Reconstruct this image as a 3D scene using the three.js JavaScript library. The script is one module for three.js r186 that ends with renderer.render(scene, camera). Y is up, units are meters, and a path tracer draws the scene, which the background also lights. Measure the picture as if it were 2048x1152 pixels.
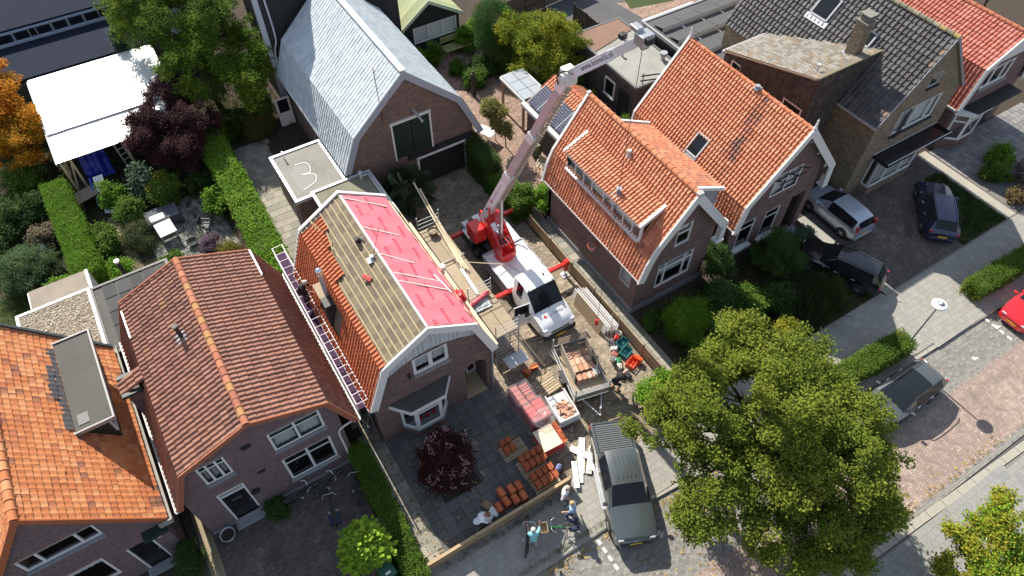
import * as THREE from 'three';
import { MarchingCubes } from 'three/addons/objects/MarchingCubes.js';
import { RoundedBoxGeometry } from 'three/addons/geometries/RoundedBoxGeometry.js';
import { FontLoader } from 'three/addons/loaders/FontLoader.js';
import { mergeGeometries, toCreasedNormals, mergeVertices } from 'three/addons/utils/BufferGeometryUtils.js';

// ---------------------------------------------------------------- camera, sky, sun, exposure
const scene = new THREE.Scene();
const PITCH = 52.3 * Math.PI / 180, YAW = 31.8 * Math.PI / 180;
const camera = new THREE.PerspectiveCamera(44.72, 16 / 9, 0.5, 3000);
camera.position.set(0, 30, 0);
const LOOK = new THREE.Vector3(Math.sin(YAW) * Math.cos(PITCH), -Math.sin(PITCH), -Math.cos(YAW) * Math.cos(PITCH));
camera.lookAt(camera.position.clone().add(LOOK));
camera.updateMatrixWorld(true);
const renderer = new THREE.WebGLRenderer({ antialias: true });
renderer.setSize(1024, 576);
renderer.toneMapping = THREE.LinearToneMapping;
renderer.toneMappingExposure = 3.5;
renderer.shadowMap.enabled = true;
const SUN = new THREE.Vector3(-0.01, 0.65, -0.76).normalize();
// clear late-summer sky: pale towards the horizon, soft air glow round the sun
{
  const W = 256, H = 128, d = new Float32Array(W * H * 4), z0 = [0.108, 0.137, 0.19], h0 = [0.19, 0.2, 0.215], gl = [0.16, 0.148, 0.12];
  for (let r = 0; r < H; r++) for (let c = 0; c < W; c++) {
    const el = ((r + 0.5) / H - 0.5) * Math.PI, az = ((c + 0.5) / W - 0.5) * 2 * Math.PI, y = Math.sin(el), x = Math.cos(az) * Math.cos(el), z = Math.sin(az) * Math.cos(el);
    const t = Math.pow(1 - Math.max(0, y), 2.2), g = Math.exp((x * SUN.x + y * SUN.y + z * SUN.z - 1) * 9), i = (r * W + c) * 4;
    for (let k = 0; k < 3; k++) d[i + k] = (y < 0 ? 0.6 : 1) * (z0[k] + (h0[k] - z0[k]) * t + gl[k] * g); d[i + 3] = 1;
  }
  const t = new THREE.DataTexture(d, W, H, THREE.RGBAFormat, THREE.FloatType); t.mapping = THREE.EquirectangularReflectionMapping; t.magFilter = THREE.LinearFilter; t.minFilter = THREE.LinearFilter; t.needsUpdate = true;
  scene.background = t; scene.environment = t;
}
const sun = new THREE.DirectionalLight(new THREE.Color(1, 0.93, 0.82), 2.6);
sun.name = 'sun';
sun.position.copy(SUN).multiplyScalar(90).add(new THREE.Vector3(15, 0, -20));
sun.target.position.set(15, 0, -20);
sun.castShadow = true;
Object.assign(sun.shadow.camera, { left: -55, right: 55, top: 55, bottom: -55, near: 1, far: 220 });
sun.shadow.mapSize.set(4096, 4096);
scene.add(sun, sun.target);

// ---------------------------------------------------------------- small tools
const V3 = (x, y, z) => new THREE.Vector3(x, y, z);
const PI = Math.PI;
function rng(seed) { let a = seed >>> 0; return () => { a = (a + 0x6D2B79F5) | 0; let t = Math.imul(a ^ (a >>> 15), 1 | a); t = (t + Math.imul(t ^ (t >>> 7), 61 | t)) ^ t; return ((t ^ (t >>> 14)) >>> 0) / 4294967296; }; }
const R0 = rng(7);
const rnd = (a, b, r = R0) => a + (b - a) * r();
const lerp = (a, b, t) => a + (b - a) * t;
const lin = (r, g, b) => new THREE.Color().setRGB(r, g, b);
const hex = (h) => new THREE.Color(h);
function hash3(i, j, k) { let h = Math.imul(i, 374761393) ^ Math.imul(j, 668265263) ^ Math.imul(k, 2147483647 ^ 0x5bd1e995); h = Math.imul(h ^ (h >>> 13), 1274126177); return ((h ^ (h >>> 16)) >>> 0) / 4294967296; }
function noise3(x, y, z) {
  const i = Math.floor(x), j = Math.floor(y), k = Math.floor(z), s = (t) => t * t * (3 - 2 * t), u = s(x - i), v = s(y - j), w = s(z - k);
  const c = (a, b, d) => hash3(i + a, j + b, k + d);
  return lerp(lerp(lerp(c(0, 0, 0), c(1, 0, 0), u), lerp(c(0, 1, 0), c(1, 1, 0), u), v), lerp(lerp(c(0, 0, 1), c(1, 0, 1), u), lerp(c(0, 1, 1), c(1, 1, 1), u), v), w);
}
const fbm = (x, y, z = 0) => 0.5 * noise3(x, y, z) + 0.3 * noise3(x * 2.1 + 7, y * 2.1, z * 2.1) + 0.2 * noise3(x * 4.3, y * 4.3 + 3, z * 4.3);
const taken = {};
function numbered(n) { taken[n] = (taken[n] ?? -1) + 1; return taken[n] ? n + '_' + String(taken[n]).padStart(3, '0') : n; }
function M(name, geo, mat, parent) {
  const m = new THREE.Mesh(geo, mat); m.name = name; m.castShadow = m.receiveShadow = true; if (parent) parent.add(m); return m;
}
function thing(name, label, category, pos = [0, 0, 0], turn = 0, group) {
  const g = new THREE.Group(); g.name = numbered(name); g.position.set(...pos); g.rotation.y = turn;
  g.userData = { label, category }; if (group) g.userData.group = group; scene.add(g); return g;
}
function tag(m, label, category, group) { m.name = numbered(m.name); m.userData.label = label; m.userData.category = category; if (group) m.userData.group = group; scene.add(m); return m; }
function struct(name, geo, mat) { const m = M(numbered(name), geo, mat, scene); m.userData.kind = 'structure'; return m; }
// metre uv by dominant axis
function uvBox(g) {
  const p = g.attributes.position; if (!g.attributes.normal) g.computeVertexNormals(); const n = g.attributes.normal, uv = new Float32Array(p.count * 2);
  for (let i = 0; i < p.count; i++) {
    const ax = Math.abs(n.getX(i)), ay = Math.abs(n.getY(i)), az = Math.abs(n.getZ(i));
    if (ay >= ax && ay >= az) { uv[2 * i] = p.getX(i); uv[2 * i + 1] = p.getZ(i); } else if (ax >= az) { uv[2 * i] = p.getZ(i); uv[2 * i + 1] = p.getY(i); } else { uv[2 * i] = p.getX(i); uv[2 * i + 1] = p.getY(i); }
  }
  g.setAttribute('uv', new THREE.BufferAttribute(uv, 2)); return g;
}
const plain = (g) => { const q = g.index ? g.toNonIndexed() : g; for (const k of Object.keys(q.attributes)) if (!['position', 'normal', 'uv'].includes(k)) q.deleteAttribute(k); if (!q.attributes.normal) q.computeVertexNormals(); return q; };
function merge(list, uv = true) { const g = mergeGeometries(list.flat().map(plain)); return uv ? uvBox(g) : g; }
function bx(w, h, d, x = 0, y = 0, z = 0, ry = 0, rx = 0, rz = 0) { const g = new THREE.BoxGeometry(w, h, d); if (rx) g.rotateX(rx); if (rz) g.rotateZ(rz); if (ry) g.rotateY(ry); g.translate(x, y, z); return g; }
function rb(w, h, d, r, x = 0, y = 0, z = 0, ry = 0) { const g = new RoundedBoxGeometry(w, h, d, 2, Math.min(r, w / 2.1, h / 2.1, d / 2.1)); if (ry) g.rotateY(ry); g.translate(x, y, z); return g; }
function cyl(r1, r2, h, x = 0, y = 0, z = 0, n = 16) { const g = new THREE.CylinderGeometry(r1, r2, h, n); g.translate(x, y, z); return g; }
const up0 = V3(0, 1, 0);
function bar(a, b, r, n = 8, r2 = r) { a = V3(...a); b = V3(...b); const d = b.clone().sub(a), L = d.length(), g = new THREE.CylinderGeometry(r2, r, L, n); g.applyQuaternion(new THREE.Quaternion().setFromUnitVectors(up0, d.normalize())); const c = a.add(b).multiplyScalar(0.5); g.translate(c.x, c.y, c.z); return g; }
function beam(a, b, w, h) { // square bar, h in the vertical plane
  a = V3(...a); b = V3(...b); const d = b.clone().sub(a), L = d.length(), z = d.clone().normalize(); let x = V3(0, 1, 0).cross(z); if (x.lengthSq() < 1e-6) x = V3(1, 0, 0); x.normalize(); const y = z.clone().cross(x);
  const g = new THREE.BoxGeometry(w, h, L); g.applyMatrix4(new THREE.Matrix4().makeBasis(x, y, z)); const c = a.add(b).multiplyScalar(0.5); g.translate(c.x, c.y, c.z); return g;
}
function tube(pts, r, n = 6, seg = 24) { return new THREE.TubeGeometry(new THREE.CatmullRomCurve3(pts.map((p) => V3(...p))), seg, r, n); }
function ext(pts, depth, holes = [], bevel = 0) { // outline in x,y, extruded towards +z
  const s = new THREE.Shape(pts.map(([x, y]) => new THREE.Vector2(x, y)));
  for (const h of holes) s.holes.push(new THREE.Path(h.map(([x, y]) => new THREE.Vector2(x, y))));
  return new THREE.ExtrudeGeometry(s, { depth, bevelEnabled: bevel > 0, bevelSize: bevel, bevelThickness: bevel, bevelSegments: 1, curveSegments: 10 });
}
const rect = (x0, x1, y0, y1) => [[x0, y0], [x1, y0], [x1, y1], [x0, y1]];
function sheet(pts, y) { // flat ground sheet from [x,z] outline
  const s = new THREE.Shape(pts.map(([x, z]) => new THREE.Vector2(x, -z))), g = new THREE.ShapeGeometry(s); g.rotateX(-PI / 2); g.translate(0, y, 0); return uvBox(g);
}
function slab(pts, y0, y1) { const s = new THREE.Shape(pts.map(([x, z]) => new THREE.Vector2(x, -z))), g = new THREE.ExtrudeGeometry(s, { depth: y1 - y0, bevelEnabled: false }); g.rotateX(-PI / 2); g.translate(0, y0, 0); return uvBox(g); }

// ---------------------------------------------------------------- textures
function tileNoise(N, oct, seed) { // tileable fractal noise 0..1
  const out = new Float32Array(N * N), r = rng(seed);
  let amp = 1, tot = 0;
  for (const P of oct) {
    const L = new Float32Array(P * P).map(() => r());
    for (let y = 0; y < N; y++) for (let x = 0; x < N; x++) {
      const fx = x / N * P, fy = y / N * P, i = Math.floor(fx), j = Math.floor(fy), s = (t) => t * t * (3 - 2 * t), u = s(fx - i), v = s(fy - j), q = (a, b) => L[((j + b) % P) * P + (i + a) % P];
      out[y * N + x] += amp * lerp(lerp(q(0, 0), q(1, 0), u), lerp(q(0, 1), q(1, 1), u), v);
    }
    tot += amp; amp *= 0.62;
  }
  for (let i = 0; i < out.length; i++) out[i] /= tot; return out;
}
function tex(N, f, metres, srgb = false, H = N) { // f(x,y) -> [r,g,b] 0..1 linear (or sRGB)
  const d = new Uint8Array(N * H * 4);
  for (let y = 0; y < H; y++) for (let x = 0; x < N; x++) { const c = f(x, y), i = (y * N + x) * 4; for (let k = 0; k < 3; k++) d[i + k] = Math.max(0, Math.min(255, c[k] * 255)); d[i + 3] = 255; }
  const t = new THREE.DataTexture(d, N, H); t.wrapS = t.wrapT = THREE.RepeatWrapping; t.magFilter = THREE.LinearFilter; t.minFilter = THREE.LinearMipmapLinearFilter; t.generateMipmaps = true;
  if (srgb) t.colorSpace = THREE.SRGBColorSpace; t.repeat.set(1 / (metres[0] ?? metres), 1 / (metres[1] ?? metres)); t.needsUpdate = true; return t;
}
const N1 = tileNoise(256, [4, 8, 16, 32, 64, 128], 11), N2 = tileNoise(256, [3, 6, 12, 24], 23), N3 = tileNoise(256, [32, 64, 128, 256], 31);
const nz = (n, x, y) => n[((y & 255) << 8) | (x & 255)];
const grainT = (lo, hi, metres, fine = 0.5) => tex(256, (x, y) => { const v = lerp(lo, hi, lerp(nz(N1, x, y), nz(N3, x, y), fine)); return [v, v, v]; }, metres);
const T = { fine: grainT(0.72, 1.15, 0.6, 0.7), coarse: grainT(0.6, 1.25, 3.1, 0.3), broad: grainT(0.5, 1.4, 7.3, 0.15) };
T.bump = grainT(0, 1, 0.5, 0.8);
function mixT(aw, am, bw, bm) { return tex(256, (x, y) => { const v = 1 + aw * (nz(N1, x, y) - 0.5) + bw * (nz(N3, x, y) - 0.5); return [v * 0.8, v * 0.8, v * 0.8]; }, am); }
// bricks in running bond: returns colour and height maps
function brickTex(cols, mortar, bw, bh, j, nx, ny, seed, W = 512) {
  const r = rng(seed), tone = []; for (let i = 0; i < nx * ny; i++) { const a = cols[Math.floor(r() * cols.length)], k = 0.8 + 0.4 * r(); tone.push([a[0] * k, a[1] * k, a[2] * k]); }
  const mw = bw * nx, mh = bh * ny, H = 512;
  const cell = (x, y) => { const Y = y / H * ny, row = Math.floor(Y), X = x / W * nx + (row % 2) * 0.5, col = Math.floor(X) % nx, fx = (X - Math.floor(X)) * bw, fy = (Y - row) * bh; return [row * nx + col, fx < j / 2 || fx > bw - j / 2 || fy < j / 2 || fy > bh - j / 2]; };
  const map = tex(W, (x, y) => { const [id, m] = cell(x, y), c = m ? mortar : tone[id], k = 0.85 + 0.3 * nz(N3, x, y); return [c[0] * k, c[1] * k, c[2] * k]; }, [mw, mh], false, H);
  const bump = tex(W, (x, y) => { const [id, m] = cell(x, y), v = m ? 0.1 : 0.75 + 0.2 * nz(N3, x, y) + (id % 5) * 0.01; return [v, v, v]; }, [mw, mh], false, H);
  return { map, bumpMap: bump };
}
function herringTex(cols, joint, unit, seed) { // 2:1 herringbone, unit = paver width (m); pattern repeats 4 x 4 units
  const K = 16, N = 512, r = rng(seed);
  const tone = {}; const toneOf = (a, b, c) => { const key = (((a % K) + K) % K) + '_' + (((b % K) + K) % K) + '_' + c; if (!tone[key]) { const q = cols[Math.floor(r() * cols.length)], k = 0.82 + 0.36 * r(); tone[key] = [q[0] * k, q[1] * k, q[2] * k]; } return tone[key]; };
  const at = (x, y) => { const X = x / N * K, Y = y / N * K, i = Math.floor(X), j = Math.floor(Y); const [a, b, o] = id2(i, j); const fx = X - a, fy = Y - b, w = o ? 1 : 2, h = o ? 2 : 1, e = 0.09; return [toneOf(a, b, o), fx < e || fy < e || fx > w - e || fy > h - e]; };
  function id2(i, j) { const k = (((i - j) % 4) + 4) % 4; if (k === 0) return [i, j, 0]; if (k === 1) return [i - 1, j, 0]; if (k === 3) return [i, j, 1]; return [i, j - 1, 1]; }
  const m = K * unit;
  return { map: tex(N, (x, y) => { const [c, g] = at(x, y), q = g ? joint : c, k = 0.8 + 0.4 * nz(N1, x, y); return [q[0] * k, q[1] * k, q[2] * k]; }, m), bumpMap: tex(N, (x, y) => { const v = at(x, y)[1] ? 0.1 : 0.8 + 0.15 * nz(N3, x, y); return [v, v, v]; }, m) };
}
function grooveT(n, metres, gap = 0.1, axis = 0, seed = 5) { // n boards with joints
  const r = rng(seed), k = Array.from({ length: n }, () => 0.82 + 0.36 * r());
  const f = (x, y) => { const X = (axis ? y : x) / 256 * n, i = Math.floor(X) % n, fr = X - Math.floor(X); return [k[i], fr < gap || fr > 1 - gap]; };
  return { map: tex(256, (x, y) => { const [t, g] = f(x, y), v = (g ? 0.45 : t) * (0.85 + 0.3 * nz(N1, axis ? x : x * 4, axis ? y * 4 : y)) * 0.85; return [v, v, v]; }, metres), bumpMap: tex(256, (x, y) => { const v = f(x, y)[1] ? 0.1 : 0.8; return [v, v, v]; }, metres) };
}
const mat = (color, roughness = 0.8, o = {}) => new THREE.MeshStandardMaterial({ color: Array.isArray(color) ? lin(...color) : color, roughness, ...o });
const phys = (color, roughness, o = {}) => new THREE.MeshPhysicalMaterial({ color: Array.isArray(color) ? lin(...color) : color, roughness, ...o });
const W1 = [1, 1, 1];
// ---------------------------------------------------------------- materials
const MT = {
  white: mat([0.78, 0.78, 0.76], 0.5, { map: T.fine }), whiteClean: mat([0.8, 0.8, 0.8], 0.35),
  greyPaint: mat([0.35, 0.37, 0.4], 0.5), black: mat([0.02, 0.02, 0.022], 0.6), darkGreen: mat([0.012, 0.03, 0.022], 0.5), blackGlossy: mat([0.015, 0.015, 0.018], 0.25),
  glass: phys([0.93, 0.96, 0.97], 0.03, { transmission: 1, thickness: 0, ior: 1.5 }),
  carGlass: phys([0.012, 0.016, 0.02], 0.06, { specularIntensity: 0.6 }),
  alu: mat([0.55, 0.56, 0.58], 0.35, { metalness: 0.8 }), galv: mat([0.42, 0.43, 0.44], 0.45, { metalness: 0.6 }), chrome: mat([0.75, 0.76, 0.78], 0.15, { metalness: 1 }), lead: mat([0.3, 0.31, 0.34], 0.55, { metalness: 0.2 }), leadPale: mat([0.55, 0.57, 0.6], 0.45, { metalness: 0.3 }),
  wood: mat([0.36, 0.25, 0.15], 0.75, { map: grooveT(1, [0.4, 1.6], 0).map }), paleWood: mat([0.62, 0.5, 0.33], 0.7, { map: T.fine }), greyWood: mat([0.26, 0.2, 0.15], 0.85, { map: T.fine }), ply: mat([0.31, 0.25, 0.17], 0.85, { map: T.coarse }),
  curtain: mat([0.72, 0.72, 0.7], 0.9), blind: mat([0.5, 0.52, 0.52], 0.9), interior: mat([0.1, 0.09, 0.08], 1), tyre: mat([0.018, 0.018, 0.018], 0.85), rubber: mat([0.03, 0.03, 0.03], 0.8),
  bitumen: mat([0.075, 0.075, 0.068], 0.85, { map: T.broad, bumpMap: T.bump, bumpScale: 0.004 }), concrete: mat([0.3, 0.29, 0.26], 0.9, { map: T.coarse, bumpMap: T.bump, bumpScale: 0.003 }), plinth: mat([0.26, 0.27, 0.29], 0.8, { map: T.coarse }),
  red: phys([0.62, 0.018, 0.014], 0.3, { clearcoat: 0.5 }), redDull: mat([0.5, 0.02, 0.03], 0.5), plateY: mat([0.75, 0.48, 0.02], 0.5), lampRed: phys([0.35, 0.01, 0.015], 0.12, { clearcoat: 1 }), lampClear: phys([0.6, 0.62, 0.65], 0.08, { clearcoat: 1, metalness: 0.3 }),
  soil: mat([0.055, 0.04, 0.028], 1, { map: T.coarse, bumpMap: T.bump, bumpScale: 0.03 }), bark: mat([0.13, 0.1, 0.075], 0.95, { map: T.fine, bumpMap: T.bump, bumpScale: 0.01 }), barkDark: mat([0.05, 0.038, 0.03], 0.95, { map: T.fine }),
  solar: phys([0.018, 0.022, 0.05], 0.12, { clearcoat: 1, clearcoatRoughness: 0.05 }), solarGrey: phys([0.07, 0.075, 0.078], 0.6, { specularIntensity: 0.4 }), bench: mat([0.4, 0.36, 0.28], 0.8, { map: T.fine }),
};
const brickOf = (cols, mortar, seed, bump = 0.006) => { const t = brickTex(cols, mortar, 0.215, 0.063, 0.013, 10, 32, seed); return mat(W1, 0.9, { ...t, bumpScale: bump }); };
MT.brickRed = brickOf([[0.15, 0.075, 0.062], [0.12, 0.058, 0.055], [0.19, 0.1, 0.08], [0.1, 0.055, 0.06]], [0.3, 0.28, 0.26], 41);
MT.brickPurple = brickOf([[0.13, 0.075, 0.085], [0.105, 0.06, 0.07], [0.16, 0.085, 0.085], [0.09, 0.052, 0.065]], [0.33, 0.31, 0.3], 42);
MT.brickBrown = brickOf([[0.16, 0.1, 0.075], [0.13, 0.08, 0.065], [0.19, 0.11, 0.08], [0.1, 0.07, 0.065]], [0.25, 0.23, 0.2], 43);
MT.brickYellow = brickOf([[0.24, 0.185, 0.115], [0.2, 0.155, 0.1], [0.28, 0.22, 0.14], [0.17, 0.13, 0.09]], [0.2, 0.185, 0.15], 44);
MT.brickDark = brickOf([[0.075, 0.055, 0.05], [0.06, 0.048, 0.045], [0.095, 0.065, 0.055]], [0.12, 0.11, 0.1], 45);
// ---------------------------------------------------------------- ground, road, paving
const GM = {};
{ const t = brickTex([[0.26, 0.215, 0.155], [0.235, 0.195, 0.145], [0.285, 0.235, 0.17], [0.215, 0.18, 0.14]], [0.1, 0.083, 0.065], 0.205, 0.105, 0.014, 8, 16, 51); GM.clinker = mat(W1, 0.9, { ...t, bumpScale: 0.006 }); }
{ const t = brickTex([[0.1, 0.088, 0.08], [0.085, 0.075, 0.07], [0.12, 0.1, 0.088]], [0.045, 0.04, 0.036], 0.205, 0.105, 0.014, 8, 16, 52); GM.darkClinker = mat(W1, 0.9, { ...t, bumpScale: 0.006 }); }
{ const t = brickTex([[0.2, 0.192, 0.175], [0.185, 0.178, 0.165], [0.215, 0.207, 0.187]], [0.11, 0.105, 0.096], 0.205, 0.105, 0.012, 8, 16, 53); GM.greyPaver = mat(W1, 0.9, { ...t, bumpScale: 0.005 }); }
{ const t = brickTex([[0.3, 0.2, 0.15], [0.26, 0.165, 0.125], [0.34, 0.235, 0.18], [0.24, 0.17, 0.14]], [0.12, 0.095, 0.075], 0.205, 0.105, 0.014, 8, 16, 54); GM.terrace = mat(W1, 0.9, { ...t, bumpScale: 0.006 }); }
{ const t = herringTex([[0.29, 0.225, 0.19], [0.27, 0.207, 0.178], [0.31, 0.242, 0.205], [0.255, 0.205, 0.18]], [0.15, 0.112, 0.098], 0.105, 55); GM.herring = mat(W1, 0.85, { ...t, bumpScale: 0.005 }); }
GM.asphalt = mat([0.085, 0.085, 0.09], 0.9, { map: T.coarse, bumpMap: T.bump, bumpScale: 0.006 });
GM.grass = mat([0.05, 0.075, 0.02], 1, { map: T.coarse, bumpMap: T.bump, bumpScale: 0.04 });
GM.sand = mat([0.26, 0.22, 0.14], 1, { map: T.coarse });
GM.kerb = mat([0.34, 0.32, 0.27], 0.9, { map: T.coarse, bumpMap: T.bump, bumpScale: 0.004 });
GM.bed = mat([0.05, 0.038, 0.028], 1, { map: T.coarse, bumpMap: T.bump, bumpScale: 0.03 });
GM.joint = mat([0.07, 0.065, 0.055], 1, { map: T.fine });
GM.paint = mat([0.7, 0.7, 0.68], 0.7, { map: T.fine });
// ground sheet cut fine enough to carry stains: irregular dirt and lime patches
function stained(x0, x1, z0, z1, y, k = 0.5, seed = 1, step = 0.16) {
  const nx = Math.ceil((x1 - x0) / step), nz2 = Math.ceil((z1 - z0) / step), g = new THREE.PlaneGeometry(x1 - x0, z1 - z0, nx, nz2).rotateX(-PI / 2).translate((x0 + x1) / 2, y, (z0 + z1) / 2), p = g.attributes.position, c = new Float32Array(p.count * 3);
  for (let i = 0; i < p.count; i++) { const x = p.getX(i), z = p.getZ(i), a = fbm(x * 0.9 + seed * 13, z * 0.9), b = fbm(x * 2.6, z * 2.6 + seed * 7), v = 1 + k * (1.1 * (a - 0.45) + 0.6 * (b - 0.45)) + (a * b > 0.36 ? k * 0.45 : 0) - (noise3(x * 1.7 + 40, z * 1.7, seed) > 0.86 ? k * 0.5 : 0); c[i * 3] = v; c[i * 3 + 1] = v * 0.995; c[i * 3 + 2] = v * 0.98; }
  uvBox(g); g.setAttribute('color', new THREE.BufferAttribute(c, 3)); return g;
}
for (const [to, from] of [['drivePaving', 'clinker'], ['darkPaving', 'darkClinker'], ['roadPaving', 'herring']]) { GM[to] = GM[from].clone(); GM[to].vertexColors = true; }
const kerbLine = [[-40, -6.66], [10.5, -6.58], [13, -6.4], [22, -5.4], [27, -5.2], [33, -5.04], [80, -4.9]];
struct('ground', sheet([[-220, -260], [260, -260], [260, 120], [-220, 120]], -0.14), GM.asphalt);
struct('garden_ground', slab([...kerbLine.map(([x, z]) => [x, z - 0.06]), [80, -140], [-40, -140]], -0.135, 0), MT.soil);
// red brick carriageway with toothed edges, grey parking strip and gutter bricks
{
  const saw = (x0, x1, z, s) => { const o = []; for (let x = x0; x < x1; x += 0.42) { o.push([x, z], [x + 0.21, z + s]); } return o; };
  struct('parking_bay', sheet([...kerbLine.map(([x, z]) => [x, z + 0.05]), [80, -2.4], [-40, -2.4]], -0.1), GM.greyPaver);
  struct('road', stained(-4, 48, -2.95, -0.2, -0.095, 0.3, 4, 0.25), GM.roadPaving); struct('road_edge', merge([sheet([...saw(-40, 80, -3.15, 0.2), [80, -2.95], [-40, -2.95]], -0.095), sheet([[-40, -0.2], [80, -0.2], ...saw(-40, 80, -0.2, 0.2).reverse()], -0.095)]), GM.herring);
  struct('gutter', sheet([[-40, -0.6], [80, -0.6], [80, 0.3], [-40, 0.1]], -0.1), GM.greyPaver);
  const kerbGroup = () => { const g = new THREE.Group(); g.name = numbered('kerb'); g.userData.kind = 'structure'; scene.add(g); return g; }, near = kerbGroup();
  const stone = uvBox(rb(0.985, 0.2, 0.15, 0.015));
  const along = (line, par, y, f) => { for (let i = 0; i + 1 < line.length; i++) { const [ax, az] = line[i], [bX, bz] = line[i + 1], L = Math.hypot(bX - ax, bz - az), n = Math.round(L), a = -Math.atan2(bz - az, bX - ax); for (let k = 0; k < n; k++) { const t = (k + 0.5) / n, x = lerp(ax, bX, t); if (x < -2 || x > 46) continue; const m = M('kerb_stone', f ?? stone, GM.kerb, par); m.position.set(x, y, lerp(az, bz, t)); m.rotation.y = a; m.scale.x = L / n; } } };
  along(kerbLine, near, -0.088, stone);
  const farStone = uvBox(rb(0.985, 0.2, 0.34, 0.02));
  const far = kerbGroup();
  along([[10, 0.05], [20, 0.32], [40, 0.95]], far, -0.085, farStone);
}
// fields of paving slabs: the ones that show are pieces of their own, the others one mass
const frameTest = new THREE.Vector3();
const inView = (x, y, z, m = 1.02) => { frameTest.set(x, y, z).project(camera); return Math.abs(frameTest.x) < m && Math.abs(frameTest.y) < m && frameTest.z < 1; };
const camDist = (x, y, z) => Math.hypot(x - camera.position.x, y - camera.position.y, z - camera.position.z);
const dummy = new THREE.Object3D();
function copies(name, geo, mats, list, parent, most = 300) { // list: {m: Matrix4, c: tone index, s: score}
  list.sort((a, b) => b.s - a.s);
  for (const q of list.slice(0, most)) { if (q.s <= 0) continue; const e = M(name, geo, mats[q.c], parent); e.matrix.copy(q.m); e.matrix.decompose(e.position, e.quaternion, e.scale); }
  const rest = list.filter((q, i) => i >= most || q.s <= 0);
  if (!rest.length) return;
  const im = new THREE.InstancedMesh(geo, mats.rest ?? (mats.rest = mats[0].clone()), rest.length); mats.rest.color.set(1, 1, 1); im.name = name + '_rest'; im.userData.kind = 'stuff'; im.castShadow = im.receiveShadow = true;
  rest.forEach((q, i) => { im.setMatrixAt(i, q.m); im.setColorAt(i, mats[q.c].color); }); parent.add(im);
}
const tones = (cols, o = {}, rough = 0.88) => cols.map((c) => mat(c, rough, o));
function slabs(name, outline, sx, sz, cols, o = {}) {
  const { y = 0, h = 0.03, gap = 0.012, bond = 0, skip, most = 300, ang = 0, seed = 3, lift = 0.006, vary = 2 } = o, r = rng(seed), list = [];
  const mid = cols[1], base = struct(name, sheet(outline, y + 0.004), o.joint ?? mat(mid.map((k) => k * 0.72), 1, { map: T.fine })), mats = tones(cols, { map: T.fine, bumpMap: T.bump, bumpScale: 0.002 });
  const geo = uvBox(ext([[-sx / 2 + gap, -sz / 2 + gap], [sx / 2 - gap, -sz / 2 + gap], [sx / 2 - gap, sz / 2 - gap], [-sx / 2 + gap, sz / 2 - gap]], h - 0.004, [], 0.004).rotateX(-PI / 2));
  const xs = outline.map((p) => p[0]), zs = outline.map((p) => p[1]), x0 = Math.min(...xs), x1 = Math.max(...xs), z0 = Math.min(...zs), z1 = Math.max(...zs);
  const inside = (x, z) => { let c = false; for (let i = 0, j = outline.length - 1; i < outline.length; j = i++) { const [xi, zi] = outline[i], [xj, zj] = outline[j]; if ((zi > z) !== (zj > z) && x < (xj - xi) * (z - zi) / (zj - zi) + xi) c = !c; } return c; };
  let row = 0;
  for (let z = z0 + sz / 2; z < z1 + sz * 0.1; z += sz, row++) for (let x = x0 + sx / 2 - (row % 2) * bond * sx; x < x1 + sx * 0.1; x += sx) {
    if (!inside(x, z) || skip?.(x, z)) continue;
    dummy.position.set(x, y + 0.002 + lift * r(), z); dummy.rotation.set(rnd(-0.006, 0.006, r), rnd(-0.008, 0.008, r), rnd(-0.006, 0.006, r)); dummy.scale.set(1, 1, 1); dummy.updateMatrix();
    const v = inView(x, 0, z), n = fbm(x * 0.5 + seed, z * 0.5), c = Math.min(cols.length - 1, Math.floor((n * 0.6 + r() * 0.4) * cols.length));
    list.push({ m: dummy.matrix.clone(), c, s: v ? 100 / camDist(x, 0, z) ** 2 : 0 });
  }
  copies('paving_slab', geo, mats, list, base, most);
  return base;
}
const greyTiles = [[0.275, 0.265, 0.235], [0.29, 0.28, 0.25], [0.265, 0.255, 0.23], [0.305, 0.295, 0.26]], darkTiles = [[0.085, 0.088, 0.09], [0.1, 0.1, 0.1], [0.12, 0.12, 0.116], [0.075, 0.08, 0.08]], paleTiles = [[0.26, 0.245, 0.2], [0.3, 0.28, 0.23], [0.22, 0.215, 0.18], [0.33, 0.31, 0.255]];
slabs('footway', [[1, -8.95], [28.9, -8.8], [39.5, -8.75], [48, -8.75], [48, -5.02], [33, -5.1], [27, -5.24], [22, -5.44], [13, -6.44], [10.5, -6.62], [1, -6.68]], 0.3, 0.3, greyTiles, { bond: 0.5, seed: 61, gap: 0.006, skip: (x) => x > 12.5 && x < 15.5 && false });
slabs('far_footway', [[10, 0.25], [20, 0.52], [40, 1.15], [40, 6], [10, 6]], 0.3, 0.3, [[0.24, 0.24, 0.23], [0.255, 0.255, 0.24], [0.225, 0.225, 0.215]], { bond: 0.5, seed: 62, gap: 0.006, y: -0.005 });
slabs('front_yard_paving', [[2.46, -15.1], [8.4, -15.1], [8.4, -9.05], [2.46, -9.05]], 0.5, 0.5, darkTiles, { seed: 63, skip: (x, z) => x > 3.5 && x < 5.3 && z < -11.1 && z > -14 });
slabs('side_path', [[1.72, -9.05], [2.46, -9.05], [2.46, -24.1], [4.4, -26], [4.4, -30], [5, -38.5], [3, -38.5], [2.6, -26], [1.72, -24]], 0.5, 0.5, paleTiles, { seed: 64, bond: 0.5 });
slabs('side_path', [[15.56, -24], [16.6, -24], [16.6, -10.8], [15.56, -10.8]], 0.5, 0.5, paleTiles, { seed: 65 });
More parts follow.
